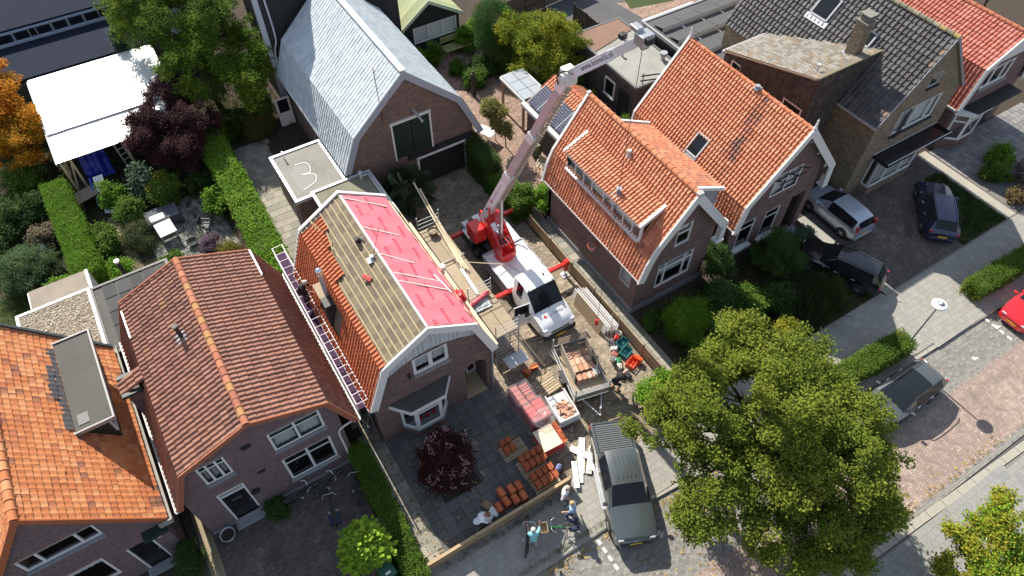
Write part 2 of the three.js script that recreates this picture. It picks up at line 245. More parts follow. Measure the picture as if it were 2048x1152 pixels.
slabs('front_yard_paving', [[40.5, -15], [50, -15], [50, -8.8], [40.5, -8.8]], 0.4, 0.4, [[0.2, 0.19, 0.19], [0.23, 0.22, 0.21], [0.17, 0.165, 0.17], [0.24, 0.19, 0.17]], { seed: 66, skip: (x, z) => x < 44.5 && z > -12.3 });
slabs('garden_patio', [[-3.9, -36], [0.4, -36], [0.8, -30.5], [-3.4, -30]], 0.45, 0.45, [[0.24, 0.24, 0.22], [0.3, 0.3, 0.28], [0.18, 0.18, 0.17]], { seed: 67, gap: 0.03, skip: (x, z) => fbm(x, z) < 0.5 || x < -3.2 });
struct('planting_bed', sheet([[3.5, -14], [5.3, -14], [5.3, -11.1], [3.5, -11.1]], 0.012), GM.bed);
struct('driveway', stained(8.42, 15.42, -29.3, -8.98, 0.012, 0.55, 1), GM.drivePaving);
struct('forecourt', stained(-5.5, 0.62, -15.05, -7, 0.01, 0.55, 2), GM.darkPaving);
struct('alley', sheet([[-6.5, -24], [-5.5, -24], [-5.5, -9], [-6.5, -9]], 0.008), GM.darkClinker);
struct('alley_strip', sheet([[-6.15, -20], [-5.62, -20], [-5.62, -9], [-6.15, -9]], 0.013), GM.sand);
struct('driveway', stained(29.72, 39.5, -15.2, -8.76, 0.012, 0.55, 3), GM.darkPaving);
struct('drive_edging', slab([[29.05, -15.2], [29.7, -15.2], [29.7, -8.76], [29.05, -8.76]], 0, 0.03), MT.concrete);
struct('garden_path', slab([[39.55, -15.2], [40.4, -15.2], [40.4, -8.76], [39.55, -8.76]], 0, 0.035), GM.kerb);
struct('terrace', sheet([[16, -24], [22, -24], [22, -40.5], [15, -41], [14.5, -30]], 0.01), GM.terrace);
struct('rear_yard', sheet([[29, -34], [48, -34], [48, -52], [29, -52]], 0.01), GM.asphalt);
struct('rear_path', sheet([[34.2, -39.5], [42, -36], [42, -33.9], [35, -34.5]], 0.016), GM.terrace);
struct('lawn', sheet([[-13, -33.5], [-9.6, -33.5], [-9.6, -24], [-13, -24]], 0.01), GM.grass);
struct('lawn', sheet([[35.4, -40.5], [39.5, -38.8], [38.2, -37.4], [34.6, -38.3]], 0.02), GM.grass);
struct('lawn', sheet([[37.2, -13.5], [39.5, -13.5], [39.5, -8.8], [35.6, -8.8]], 0.02), GM.grass);
struct('garden_path', sheet([[-5.2, -36.6], [-4.7, -36.6], [-4.2, -30], [-5.1, -30]], 0.014), GM.sand);
// white parking marks
function mark(x, z, w, d, y = -0.09, turn = 0) { const g = bx(w, 0.004, d); const m = M(numbered('road_marking'), uvBox(g), GM.paint, scene); m.position.set(x, y, z); m.rotation.y = turn; m.userData.kind = 'structure'; }
for (const z of [-6.25, -5.85, -5.45, -5.04]) mark(8.22, z, 0.13, 0.24);
for (const z of [-4.82, -4.39, -3.95, -3.51]) mark(32.31, z, 0.13, 0.26);
for (const z of [-4.89, -3.58]) mark(27.44, z, 0.13, 0.24);
for (const [x, z] of [[22.3, 1.66], [22.95, 1.75], [23.6, 1.84], [22.35, 2.35]]) mark(x, z, 0.4, 0.12, 0.036, -0.1);
// ---------------------------------------------------------------- building kit
MT.soldier = (() => { const t = brickTex([[0.15, 0.085, 0.085], [0.12, 0.065, 0.07], [0.18, 0.1, 0.095]], [0.33, 0.31, 0.3], 0.075, 0.22, 0.016, 16, 2, 46); return mat(W1, 0.9, { ...t, bumpScale: 0.005 }); })();
const PROFILE = { pan: [[0, 0.062], [0.16, 0.018], [0.38, 0], [0.6, 0.012], [0.8, 0.054], [1, 0.062]], roll: [[0, 0.004], [0.52, 0], [0.6, 0.034], [0.76, 0.064], [0.92, 0.036], [1, 0.004]], low: [[0, 0.002], [0.5, 0], [0.66, 0.018], [0.82, 0.032], [1, 0.002]], flat: [[0, 0.014], [0.5, 0], [1, 0.014]] };
const tileGeoCache = {};
function tileGeo(type, w, L, lift = 0.055, th = 0.03) {
  const key = [type, w.toFixed(3), L.toFixed(3), lift].join(); if (tileGeoCache[key]) return tileGeoCache[key];
  const P = PROFILE[type], pos = [], quad = (a, b, c, d) => pos.push(...a, ...b, ...c, ...a, ...c, ...d);
  for (let i = 0; i + 1 < P.length; i++) {
    const [u, h] = P[i], [v, k] = P[i + 1], a = [u * w, h, 0], b = [v * w, k, 0], c = [v * w, k + lift, L], d = [u * w, h + lift, L];
    quad(a, d, c, b);
    quad(d, [d[0], d[1] - th, L], [c[0], c[1] - th, L], c);
  }
  const l0 = [0, P[0][1], 0], l1 = [0, P[0][1] + lift, L], e = P.length - 1, r0 = [w, P[e][1], 0], r1 = [w, P[e][1] + lift, L];
  quad(l0, [0, l0[1] - th, 0], [0, l1[1] - th, L], l1); quad(r0, r1, [w, r1[1] - th, L], [w, r0[1] - th, 0]);
  const g = new THREE.BufferGeometry(); g.setAttribute('position', new THREE.Float32BufferAttribute(pos, 3)); g.computeVertexNormals();
  const uv = []; for (let i = 0; i < pos.length; i += 3) uv.push(pos[i], pos[i + 2]); g.setAttribute('uv', new THREE.Float32BufferAttribute(uv, 2));
  return (tileGeoCache[key] = type === 'flat' ? g : toCreasedNormals(g, 0.9));
}
// a field of roof tiles; E = eave corner, U = unit along the eave, D = unit down the slope
function tileField(store, E, U, D, width, len, o) {
  const { w = 0.21, g = 0.26, type = 'pan', over = 0.05, bond = 0, skip, seed = 1, tone, off = 0.035, weight = 1, lift = 0.055 } = o;
  const n = Math.round(width / w), rows = Math.max(1, Math.round(len / g)), ww = width / n, gg = len / rows, L = gg + 0.05, N = D.clone().cross(U).normalize(), r = rng(seed * 977 + 13), geo = tileGeo(type, ww, L, lift), p = V3(0, 0, 0), q = V3(0, 0, 0);
  for (let i = 0; i < rows; i++) for (let k = 0; k < n; k++) {
    const s = (k + 0.5) / n, t = (i + 0.5) / rows, sh = bond && i % 2 ? bond * ww : 0;
    if (skip?.(s, t, i, k, rows, n)) continue;
    p.copy(E).addScaledVector(U, k * ww + sh).addScaledVector(D, -(i * gg + L - over)).addScaledVector(N, off + rnd(-0.005, 0.005, r));
    { const wv = 0.045 * (fbm(p.x * 0.45 + seed, p.z * 0.45, p.y * 0.45) - 0.5), sl = 0.03 * (noise3(p.z * 0.5 + p.x * 0.3, i * 0.7, seed) - 0.5); p.addScaledVector(N, wv).addScaledVector(D, sl + (r() < 0.006 ? 0.05 : 0)); }
    q.copy(p).addScaledVector(U, ww / 2).addScaledVector(D, L / 2);
    const m = new THREE.Matrix4().makeBasis(U, N, D); const tw = rnd(-0.02, 0.02, r), tl = rnd(-0.012, 0.012, r);
    m.multiply(new THREE.Matrix4().makeRotationFromEuler(new THREE.Euler(tl, tw, 0))); m.setPosition(p);
    const view = V3(camera.position.x, camera.position.y, camera.position.z).sub(q), dist = view.length(), face = view.dot(N) / dist;
    const c = Math.max(0, Math.min(store.mats.length - 1, Math.floor((tone ? tone(q, s, t, r) : fbm(q.x * 0.7 + seed, q.z * 0.7, q.y * 0.7) * 0.75 + r() * 0.45 - 0.1) * store.mats.length)));
    store.list.push({ geo, m, c, s: inView(q.x, q.y, q.z) && face > 0.08 ? weight * face / dist ** 2 : 0 });
  }
}
const tileStore = (cols, o = {}) => ({ mats: tones(cols, { map: T.fine, bumpMap: T.bump, bumpScale: 0.003, ...o }, o.roughness ?? 0.82), list: [] });
function layTiles(store, parent, name = 'roof_tile', most = 300) {
  store.list.sort((a, b) => b.s - a.s);
  for (const q of store.list.slice(0, most)) { if (q.s <= 0) continue; const e = M(name, q.geo, store.mats[q.c], parent); q.m.decompose(e.position, e.quaternion, e.scale); }
  const rest = store.list.filter((q, i) => i >= most || q.s <= 0), by = new Map(); for (const q of rest) { if (!by.has(q.geo)) by.set(q.geo, []); by.get(q.geo).push(q); }
  const white = store.mats[0].clone(); white.color.set(1, 1, 1);
  for (const [geo, l] of by) { const im = new THREE.InstancedMesh(geo, white, l.length); im.name = name + '_rest'; im.userData.kind = 'stuff'; im.castShadow = im.receiveShadow = true; l.forEach((q, i) => { im.setMatrixAt(i, q.m); im.setColorAt(i, store.mats[q.c].color); }); parent.add(im); }
}
// tiles on the slope from eave a=[x,y] up to b=[x,y], between z0 (back) and z1 (front)
function slope(store, a, b, z0, z1, o) {
  const D = V3(a[0] - b[0], a[1] - b[1], 0), len = D.length(); D.normalize(); const left = b[0] > a[0], U = V3(0, 0, left ? 1 : -1), E = V3(a[0], a[1], left ? z0 : z1);
  tileField(store, E, U, D, z1 - z0, len, o);
}
function deckGeo(a, b, z0, z1, t = 0.07) { // roof boarding under the tiles
  const d = V3(b[0] - a[0], b[1] - a[1], 0), L = d.length(); const g = new THREE.BoxGeometry(L, t, z1 - z0); g.translate(0, -t / 2, 0); g.rotateZ(Math.atan2(d.y, d.x) + (b[0] < a[0] ? PI : 0)); g.translate((a[0] + b[0]) / 2, (a[1] + b[1]) / 2, (z0 + z1) / 2); return g;
}
function ridgeTiles(parent, name, x, y, z0, z1, m, r = 0.13, L = 0.36, along = 'z') {
  const g = new THREE.CylinderGeometry(r, r * 0.9, L * 1.06, 10, 1, true, -PI / 2, PI); g.rotateX(-PI / 2); g.rotateZ(0); const lip = new THREE.CylinderGeometry(r * 1.14, r * 1.14, 0.07, 10, 1, true, -PI / 2, PI); lip.rotateX(-PI / 2); lip.translate(0, 0, L / 2); const geo = merge([g, lip]);
  const n = Math.round((z1 - z0) / L), s = (z1 - z0) / n / L;
  for (let i = 0; i < n; i++) { const e = M(name, geo, Array.isArray(m) ? m[Math.floor(R0() * m.length)] : m, parent); e.position.set(x, y + rnd(-0.006, 0.006), z0 + (i + 0.5) * (z1 - z0) / n); e.rotation.z = rnd(-0.03, 0.03); e.scale.z = s; }
}
// board strip following a gable outline: mitred polyline in x,y; up/down offsets; extruded along z
function strip(pts, up, down) {
  const off = (d) => pts.map((p, i) => { const a = pts[Math.max(0, i - 1)], b = pts[Math.min(pts.length - 1, i + 1)], n = (u, v) => { const L = Math.hypot(v[0] - u[0], v[1] - u[1]); return [-(v[1] - u[1]) / L, (v[0] - u[0]) / L]; }; const n1 = i ? n(a, p) : n(p, b), n2 = i < pts.length - 1 ? n(p, b) : n(a, p), s = [n1[0] + n2[0], n1[1] + n2[1]], L2 = (s[0] * s[0] + s[1] * s[1]) / 2; return [p[0] + s[0] * d / L2, p[1] + s[1] * d / L2]; });
  return [...off(up), ...off(-down).reverse()];
}
const board = (pts, up, down, z, depth) => ext(strip(pts, up, down), depth).translate(0, 0, z);
// window in a wall. at = matrix putting local x along the wall, y up, z outwards; origin = lower corner of the opening
const place = (x, y, z, turn = 0) => new THREE.Matrix4().makeRotationY(turn).setPosition(x, y, z);
function windowIn(parent, at, w, h, o = {}) {
  const { v = [], t = [], f = 0.07, d = 0.08, rec = 0.06, frame = MT.white, sash, sill, blind, glass = MT.glass, name = 'window', back } = o;
  const bars = [bx(w, f, d, w / 2, f / 2, -rec), bx(w, f, d, w / 2, h - f / 2, -rec), bx(f, h - 2 * f, d, f / 2, h / 2, -rec), bx(f, h - 2 * f, d, w - f / 2, h / 2, -rec)];
  const xs = [0, ...v, 1], ys = [0, ...t, 1];
  for (const q of v) bars.push(bx(f, h - 2 * f, d * 0.98, q * w, h / 2, -rec)); for (const q of t) for (let i = 0; i + 1 < xs.length; i++) bars.push(bx((xs[i + 1] - xs[i]) * w - f, f * 0.8, d * 0.9, (xs[i] + xs[i + 1]) / 2 * w, q * h, -rec));
  const m = M(name, merge(bars).applyMatrix4(at), frame, parent);
  for (let i = 0; i + 1 < xs.length; i++) for (let j = 0; j + 1 < ys.length; j++) {
    const x0 = xs[i] * w + (i ? f / 2 : f), x1 = xs[i + 1] * w - (i + 2 < xs.length ? f / 2 : f), y0 = ys[j] * h + (j ? f * 0.4 : f), y1 = ys[j + 1] * h - (j + 2 < ys.length ? f * 0.4 : f);
    const s = sash ? 0.045 : 0; if (sash) { const W = x1 - x0, H = y1 - y0, cx = (x0 + x1) / 2, cy = (y0 + y1) / 2; M('sash', merge([bx(W, s, d * 0.6, cx, y0 + s / 2, -rec), bx(W, s, d * 0.6, cx, y1 - s / 2, -rec), bx(s, H - 2 * s, d * 0.6, x0 + s / 2, cy, -rec), bx(s, H - 2 * s, d * 0.6, x1 - s / 2, cy, -rec)]).applyMatrix4(at), sash, m); }
    const p = new THREE.PlaneGeometry(x1 - x0 - 2 * s, y1 - y0 - 2 * s).translate((x0 + x1) / 2, (y0 + y1) / 2, -rec); M('pane', p.applyMatrix4(at), glass, m);
  }
  if (blind) { const [fr, bm] = blind; const g = []; const n = Math.max(4, Math.round(w / 0.12)); for (let i = 0; i < n; i++) g.push(bx(w / n + 0.002, h * fr, 0.012, (i + 0.5) / n * w, h * (1 - fr / 2), -rec - 0.14 + (i % 2) * 0.018)); M('curtain', merge(g).applyMatrix4(at), bm, m); }
  if (sill) M('window_sill', uvBox(bx(w + 0.12, 0.07, 0.2, w / 2, -0.035, 0.02)).applyMatrix4(at), sill === true ? MT.concrete : sill, m);
  return m;
}
function gableWall(pts, z, depth, holes) { return uvBox(plain(ext(pts, depth, holes)).translate(0, 0, z - depth)); }
const hole = (x0, x1, y0, y1) => [[x0, y0], [x0, y1], [x1, y1], [x1, y0]];
function gutter(parent, x, y, z0, z1, m, name = 'gutter', r = 0.08) { const g = new THREE.CylinderGeometry(r, r, z1 - z0, 10, 1, true, PI / 2, PI); g.rotateX(PI / 2); g.rotateZ(PI); const inner = bx(0.025, 0.1, z1 - z0, -r, 0.0, 0), b = bx(0.025, 0.1, z1 - z0, r, 0, 0); const e = M(name, merge([g, inner, b, bx(r * 2, 0.02, z1 - z0, 0, -r * 0.7, 0)]), m, parent); e.position.set(x, y, (z0 + z1) / 2); return e; }
const down = (parent, pts, m, r = 0.045, name = 'drainpipe') => M(name, uvBox(plain(tube(pts, r, 8, 20))), m, parent);
// ---------------------------------------------------------------- the houses along the street
const terracotta = [[0.55, 0.205, 0.105], [0.62, 0.26, 0.145], [0.5, 0.175, 0.088], [0.58, 0.23, 0.125], [0.45, 0.16, 0.085], [0.4, 0.155, 0.09], [0.28, 0.125, 0.085], [0.2, 0.11, 0.085]];
const skew = (bias, spread = 0.5) => (q, s, t, r) => { const n = fbm(q.x * 0.8, q.z * 0.8, q.y * 0.8); return Math.max(0, bias + (n - 0.45) * spread + Math.pow(r(), 2.4) * 0.46 - 0.06); };
const doorPanel = (w, h, at, m, parent, name = 'door') => { const d = M(name, merge([bx(w, h, 0.05, w / 2, h / 2, -0.08), bx(w * 0.32, h * 0.3, 0.02, w * 0.29, h * 0.3, -0.05), bx(w * 0.32, h * 0.3, 0.02, w * 0.71, h * 0.3, -0.05)]).applyMatrix4(at), m, parent); M('handle', bar([w * 0.9, h * 0.45, -0.03], [w * 0.9, h * 0.52, -0.03], 0.018).applyMatrix4(at), MT.alu, d); return d; };
const frontWin = (p, x0, x1, y0, y1, z, o) => windowIn(p, place(x0, y0, z), x1 - x0, y1 - y0, o);
const lintel = (p, x0, x1, y, z) => M('lintel', uvBox(bx(x1 - x0 + 0.1, 0.22, 0.04, (x0 + x1) / 2, y + 0.11, z)), MT.soldier, p);

// --- house with brown interlocking tiles
{
  const h = thing('brick_house', 'purple brick house with brown ribbed tile roof beside the roofless scaffolded house', 'house'), z0 = -24.05, z1 = -14.88, wz = -15.1;
  const A = [-5.72, 3.55], B = [-4.87, 5.8], C = [-2.08, 6.95], D = [0.75, 5.78], E = [1.6, 3.5];
  const wins = [[-4.46, -3.4, 3.96, 5.4], [-1.73, 0.4, 3.9, 5.35], [-1.74, 0.38, 1.1, 3.05]];
  M('wall', gableWall([[-5.54, 0], [1.0, 0], [1.0, 4.6], [0.7, 5.62], [-2.08, 6.78], [-4.82, 5.64], [-5.54, 4]], wz, 0.24, [...wins.map((w) => hole(...w)), hole(-4.5, -3.4, 0.08, 2.92)]), MT.brickPurple, h);
  M('wall', uvBox(bx(0.24, 3.7, 8.4, -5.42, 1.85, -19.6)), MT.brickPurple, h); M('wall', uvBox(bx(0.24, 3.7, 8.4, 0.88, 1.85, -19.6)), MT.brickPurple, h);
  M('wall', gableWall([[-5.54, 0], [1.0, 0], [1.0, 4.6], [0.7, 5.6], [-2.08, 6.75], [-4.82, 5.6], [-5.54, 4]], z0 + 0.3, 0.24, []), MT.brickPurple, h);
  const roof = M('roof', merge([deckGeo(A, B, z0, z1), deckGeo(B, C, z0, z1), deckGeo(D, C, z0, z1), deckGeo(E, D, z0, z1)]), MT.greyWood, h);
  const st = tileStore([[0.29, 0.14, 0.098], [0.255, 0.122, 0.086], [0.315, 0.155, 0.11], [0.27, 0.13, 0.09], [0.22, 0.105, 0.078], [0.31, 0.165, 0.09]]);
  const o = { w: 0.225, g: 0.345, type: 'roll', bond: 0, seed: 3, lift: 0.05 };
  const cut = (s) => { const z = lerp(z0, z1, s); return z > -20.45 && z < -19.72; };
  slope(st, A, B, z0, z1, { ...o, skip: (s) => cut(s) }); slope(st, B, C, z0, z1, o); slope(st, D, C, z0, z1, { ...o, seed: 4 }); slope(st, E, D, z0, z1, { ...o, seed: 5 });
  slope(st, [-5.95, 5.33], B, -20.45, -19.72, { ...o, seed: 6 });
  layTiles(st, roof);
  ridgeTiles(roof, 'ridge_tile', C[0], C[1] + 0.03, z0, z1, tones([[0.4, 0.15, 0.085], [0.45, 0.18, 0.1], [0.36, 0.13, 0.08], [0.42, 0.22, 0.09]], { map: T.fine }), 0.15, 0.4);
  // verge tiles along both gables
  for (const [z, l] of [[z1 + 0.0, 1], [z0, -1]]) M('verge', merge([board([A, B, C, D, E], 0.11, 0.12, l > 0 ? z - 0.02 : z - 0.04, 0.06)]), tones([[0.36, 0.13, 0.07]], { map: T.fine })[0], roof);
  M('extended_eave_wall', uvBox(bx(0.5, 3.5, 0.72, -5.6, 3.4, -20.08)), MT.brickPurple, h);
  for (const z of [-20.56, -19.62]) M('parapet_cap', uvBox(rb(0.75, 0.16, 0.2, 0.02, -5.62, 5.4, z)), MT.darkGreen, h);
  for (const [x, g0] of [[A[0] - 0.1, A[1]], [E[0] + 0.1, E[1]]]) gutter(h, x, g0 - 0.02, z0, z1, MT.white);
  const wo = { frame: MT.white, sash: MT.darkGreen, sill: MT.plinth };
  frontWin(h, ...wins[0], wz, { ...wo, v: [0.333, 0.667], t: [0.74], blind: [0.95, MT.blind], f: 0.09, frame: MT.white }); frontWin(h, ...wins[1], wz, { ...wo, v: [0.5], t: [0.72], blind: [0.95, MT.blind], f: 0.1 }); frontWin(h, ...wins[2], wz, { ...wo, v: [0.5], t: [0.74], f: 0.1 });
  for (const w of [...wins, [-4.5, -3.4, 0, 2.92]]) lintel(h, w[0], w[1], w[3], wz - 0.005);
  M('door_frame', merge([bx(0.08, 2.84, 0.1, -4.46, 1.5, wz - 0.06), bx(0.08, 2.84, 0.1, -3.44, 1.5, wz - 0.06), bx(0.94, 0.16, 0.1, -3.95, 2.84, wz - 0.06), bx(0.94, 0.07, 0.1, -3.95, 2.5, wz - 0.06)]), MT.white, h);
  const d = doorPanel(0.94, 2.38, place(-4.42, 0.1, wz), MT.blackGlossy, h); for (const x of [0.2, 0.47, 0.74]) M('door_light', bx(0.2, 0.3, 0.02, -4.42 + x, 2.2, wz - 0.045), MT.carGlass, d); M('letter_plate', bx(0.4, 0.07, 0.02, -3.95, 1.85, wz - 0.04), MT.chrome, d);
  M('doorstep', uvBox(rb(1.3, 0.12, 0.4, 0.02, -3.95, 0.06, wz + 0.2)), MT.plinth, h);
  M('plinth', uvBox(bx(6.5, 0.25, 0.03, -2.28, 0.13, wz + 0.012)), MT.plinth, h);
  down(h, [[1.45, 3.4, wz + 0.06], [0.85, 3.25, wz + 0.08], [0.78, 3.1, wz + 0.08], [0.78, 1.6, wz + 0.08], [0.78, 0.1, wz + 0.08]], MT.white);
  M('wall_ornament', uvBox(bx(0.34, 0.22, 0.05, -2.55, 5.28, wz + 0.03)), MT.black, h); M('wall_ornament', ext([[-0.2, 0], [0.05, -0.14], [0.2, 0.05], [0.02, 0.12]], 0.04).translate(-2.58, 3.04, wz), MT.black, h); M('wall_lamp', cyl(0.2, 0.2, 0.06).rotateX(PI / 2).translate(-3.2, 1.82, wz + 0.05), MT.black, h);
  // black flue on the slope, lead strip at the kink
  const f = M('flue_pipe', merge([cyl(0.085, 0.085, 0.75, 0, 0.3, 0), cyl(0.12, 0.1, 0.12, 0, 0.7, 0)]), MT.black, h); f.position.set(-3.03, 6.6, -20.25); M('flue_flashing', uvBox(bx(0.45, 0.03, 0.5, -3.05, 6.62, -20.2, 0, 0, 0.39)), MT.lead, f).position.set(3.03, -6.6, 20.25);
  M('lead_strip', merge([beam([0.83, 5.88, -24], [0.83, 5.9, -22.3], 0.06, 0.04), beam([-4.93, 5.9, -23.5], [-4.93, 5.9, -21.9], 0.06, 0.04)]), MT.leadPale, roof);
}

// --- house under repair: half its tiles off, red membrane laid
{
  const h = thing('brick_house', 'brick house being reroofed, red membrane and bare battens on its gambrel roof', 'house'), z0 = -23.6, z1 = -14.9, wz = -15.1;
  const A = [2.34, 3.62], B = [3.24, 6.14], C = [5.33, 7.4], D = [7.42, 6.1], E = [8.36, 3.6];
  const up = [4.5, 6.16, 4.22, 5.44];
  const arch = []; for (let i = 0; i <= 10; i++) { const a = PI - PI * i / 10; arch.push([7.4 + 0.56 * Math.cos(a), 2.35 + 0.56 * Math.sin(a)]); }
  M('wall', gableWall([[2.46, 0], [8.24, 0], [8.24, 3.6], [7.32, 5.98], [5.33, 7.22], [3.34, 5.98], [2.46, 3.6]], wz, 0.24, [hole(...up), [[6.84, 0.02], ...arch, [7.96, 0.02]], hole(3.55, 5.65, 0.75, 2.75)]), MT.brickRed, h);
  M('wall', uvBox(bx(0.24, 3.6, 8.1, 2.58, 1.8, -19.4)), MT.brickRed, h); M('wall', uvBox(bx(0.24, 3.6, 8.1, 8.12, 1.8, -19.4)), MT.brickRed, h);
  M('wall', gableWall([[2.46, 0], [8.24, 0], [8.24, 3.6], [7.32, 5.96], [5.33, 7.2], [3.34, 5.96], [2.46, 3.6]], z0 + 0.35, 0.24, []), MT.brickRed, h);
  // gable cladding of white boards with a curved lower edge
  const clad = []; for (let i = 0; i <= 14; i++) { const t = i / 14, x = lerp(3.0, 7.7, t); clad.push([x, 5.0 + 0.95 * Math.sin(PI * t) * 0.78 + (i % 2 ? 0.02 : 0)]); }
  const cp = grooveT(8, [0.8, 2.4], 0.06, 0, 9); const cladMat = mat([0.62, 0.66, 0.7], 0.5, { ...cp, bumpScale: 0.01 });
  M('gable_cladding', gableWall([[3.02, 5.3], ...clad.slice(1, -1), [7.66, 5.3], [7.34, 5.98], [5.33, 7.24], [3.32, 5.98]], wz + 0.06, 0.055, []), cladMat, h);
  const roof = M('roof', merge([deckGeo(A, B, z0, z1), deckGeo(B, C, z0, z1), deckGeo(D, C, z0, z1), deckGeo(E, D, z0, z1)]), mat([0.2, 0.17, 0.11], 0.95, { map: T.coarse }), h);
  // old underlay boards (each a part) and battens on the stripped slope
  const dirT = Math.atan2(C[1] - B[1], C[0] - B[0]), L1 = Math.hypot(C[0] - B[0], C[1] - B[1]);
  const boards = tones([[0.17, 0.14, 0.095], [0.195, 0.16, 0.11], [0.145, 0.12, 0.082], [0.21, 0.17, 0.115]], { map: T.fine, bumpMap: T.bump, bumpScale: 0.004 });
  const stripped = (z) => { const k = Math.max(0, Math.min(1, (z - z0) / (z1 - z0))); return k < 0.1 ? 0.5 : k < 0.2 ? 0.42 : k < 0.4 ? 0.34 : k < 0.55 ? 0.12 : 0.08; };
  const bg = uvBox(rb(0.3, 0.018, 0.245, 0.004)); const rws = 8, nb = Math.round((z1 - z0) / 0.25);
  for (let i = 0; i < rws; i++) for (let k = 0; k < nb; k++) { const t = (i + 0.5) / rws, m = M('underlay_board', bg, boards[Math.floor(R0() * 4)], roof); m.scale.z = (z1 - z0) / nb / 0.25; m.position.set(lerp(B[0], C[0], t) - 0.02 * Math.sin(dirT), lerp(B[1], C[1], t) + 0.02 * Math.cos(dirT) + 0.008 * R0(), z0 + (k + 0.5) * (z1 - z0) / nb); m.rotation.z = dirT + 0.03; }
  const batt = mat([0.45, 0.36, 0.21], 0.8, { map: T.fine });
  for (let i = 0; i <= rws; i++) { const t = (i + 0.02) / rws, e = M('roof_batten', uvBox(bx(0.045, 0.028, z1 - z0 - 0.1)), batt, roof); e.position.set(lerp(B[0], C[0], t) - 0.04 * Math.sin(dirT), lerp(B[1], C[1], t) + 0.045, (z0 + z1) / 2); e.rotation.z = dirT; e.rotation.y = rnd(-0.004, 0.004); }
  for (const [t, dz, a] of [[0.35, -22.3, 0.2], [0.42, -22.5, -0.16], [0.3, -21.9, 0.1]]) { const e = M('roof_batten', uvBox(bx(0.04, 0.03, 2.6)), batt, roof); e.position.set(lerp(B[0], C[0], t), lerp(B[1], C[1], t) + 0.09, dz); e.rotation.set(0, a, dirT); }
  const st = tileStore([[0.46, 0.125, 0.05], [0.4, 0.105, 0.045], [0.52, 0.16, 0.07], [0.36, 0.095, 0.045], [0.3, 0.09, 0.05], [0.2, 0.075, 0.05]]);
  const chimney = (s, t) => { const z = lerp(z0, z1, s); return z > -20.6 && z < -18.3 && t > 0.25 && t < 0.8; };
  slope(st, A, B, z0, z1, { w: 0.215, g: 0.25, seed: 8, skip: chimney, tone: skew(0.05, 0.7) });
  const p2 = [lerp(B[0], C[0], 0.5), lerp(B[1], C[1], 0.5)]; slope(st, B, p2, z0 + 0.35, z1, { w: 0.215, g: 0.24, seed: 9, off: 0.07, tone: skew(0.02, 0.6), skip: (s, t) => t * 0.5 > stripped(lerp(z0, z1, s)) });
  layTiles(st, roof);
  // red membrane with printed lettering; dark edge strip along the ridge
  const cv = document.createElement('canvas'); cv.width = 512; cv.height = 512; const cx = cv.getContext('2d'); cx.fillStyle = '#ff7d88'; cx.fillRect(0, 0, 512, 512);
  for (let i = 0; i < 5200; i++) { const k = R0(); cx.fillStyle = k < 0.5 ? 'rgba(255,160,165,0.10)' : 'rgba(190,20,50,0.07)'; cx.fillRect(R0() * 512, R0() * 512, 3 + R0() * 10, 2 + R0() * 5); }
  cx.fillStyle = 'rgba(120,10,40,0.95)'; cx.font = 'italic bold 88px sans-serif'; for (const [x, y] of [[20, 130], [230, 385]]) { cx.save(); cx.translate(x, y); cx.rotate(-0.06); cx.fillText('Akonorf', 0, 0); cx.font = '30px sans-serif'; cx.fillText('ıııııı ıııı', 8, 34); cx.restore(); cx.font = 'italic bold 88px sans-serif'; }
  const mt = new THREE.CanvasTexture(cv); mt.colorSpace = THREE.SRGBColorSpace; mt.wrapS = mt.wrapT = THREE.RepeatWrapping; mt.repeat.set(1 / 1.5, 1 / 1.5);
  const memMat = mat([0.86, 0.8, 0.84], 0.6, { map: mt, bumpMap: T.coarse, bumpScale: 0.01 });
  const sheetOn = (a, b, za, zb, off, seed) => { const nx = 16, nz_ = 90, d = V3(b[0] - a[0], b[1] - a[1], 0), L = d.length(), N = V3(d.y, -d.x, 0).normalize(); if (N.y < 0) N.negate(); const g = new THREE.PlaneGeometry(1, 1, nx, nz_), p = g.attributes.position, uv = g.attributes.uv; for (let i = 0; i < p.count; i++) { const s = uv.getX(i), t = uv.getY(i), w = off + 0.07 * fbm(s * 3 + seed, t * 14) + 0.012 * Math.sin(t * 46 + s * 2); p.setXYZ(i, lerp(a[0], b[0], s) + N.x * w, lerp(a[1], b[1], s) + N.y * w, lerp(za, zb, t)); uv.setXY(i, t * (zb - za), s * L); } g.computeVertexNormals(); return g; };
  const mem = M('membrane', sheetOn(D, C, z0 + 0.12, z1 - 0.06, 0.03, 2), memMat, roof); M('membrane_skirt', sheetOn([8.0, 4.55], D, z0 + 2.6, z1 - 0.1, 0.03, 5), memMat, mem);
  M('membrane_edge', merge([beam([C[0] + 0.02, C[1] + 0.06, z0 + 0.2], [C[0] + 0.02, C[1] + 0.06, z1 - 0.05], 0.1, 0.05)]), MT.greyPaint, mem);
  const whiteB = mat([0.7, 0.66, 0.6], 0.7); const ridgeP = (t, z, o = 0.1) => [lerp(C[0], D[0], t), lerp(C[1], D[1], t) + o, z];
  for (const [t0, ta, t1, tb] of [[0.06, -23.2, 0.9, -22.75], [0.04, -21.1, 0.72, -20.6], [0.05, -19.3, 0.62, -18.7], [0.06, -18.1, 0.9, -17.5], [0.05, -17.6, 0.92, -16.95]]) M('counter_batten', uvBox(beam(ridgeP(t0, ta), ridgeP(t1, tb), 0.05, 0.03)), whiteB, roof);
  M('counter_batten', uvBox(beam(ridgeP(0.86, -17.9, 0.13), ridgeP(0.97, -16.75, 0.13), 0.06, 0.03)), whiteB, roof);
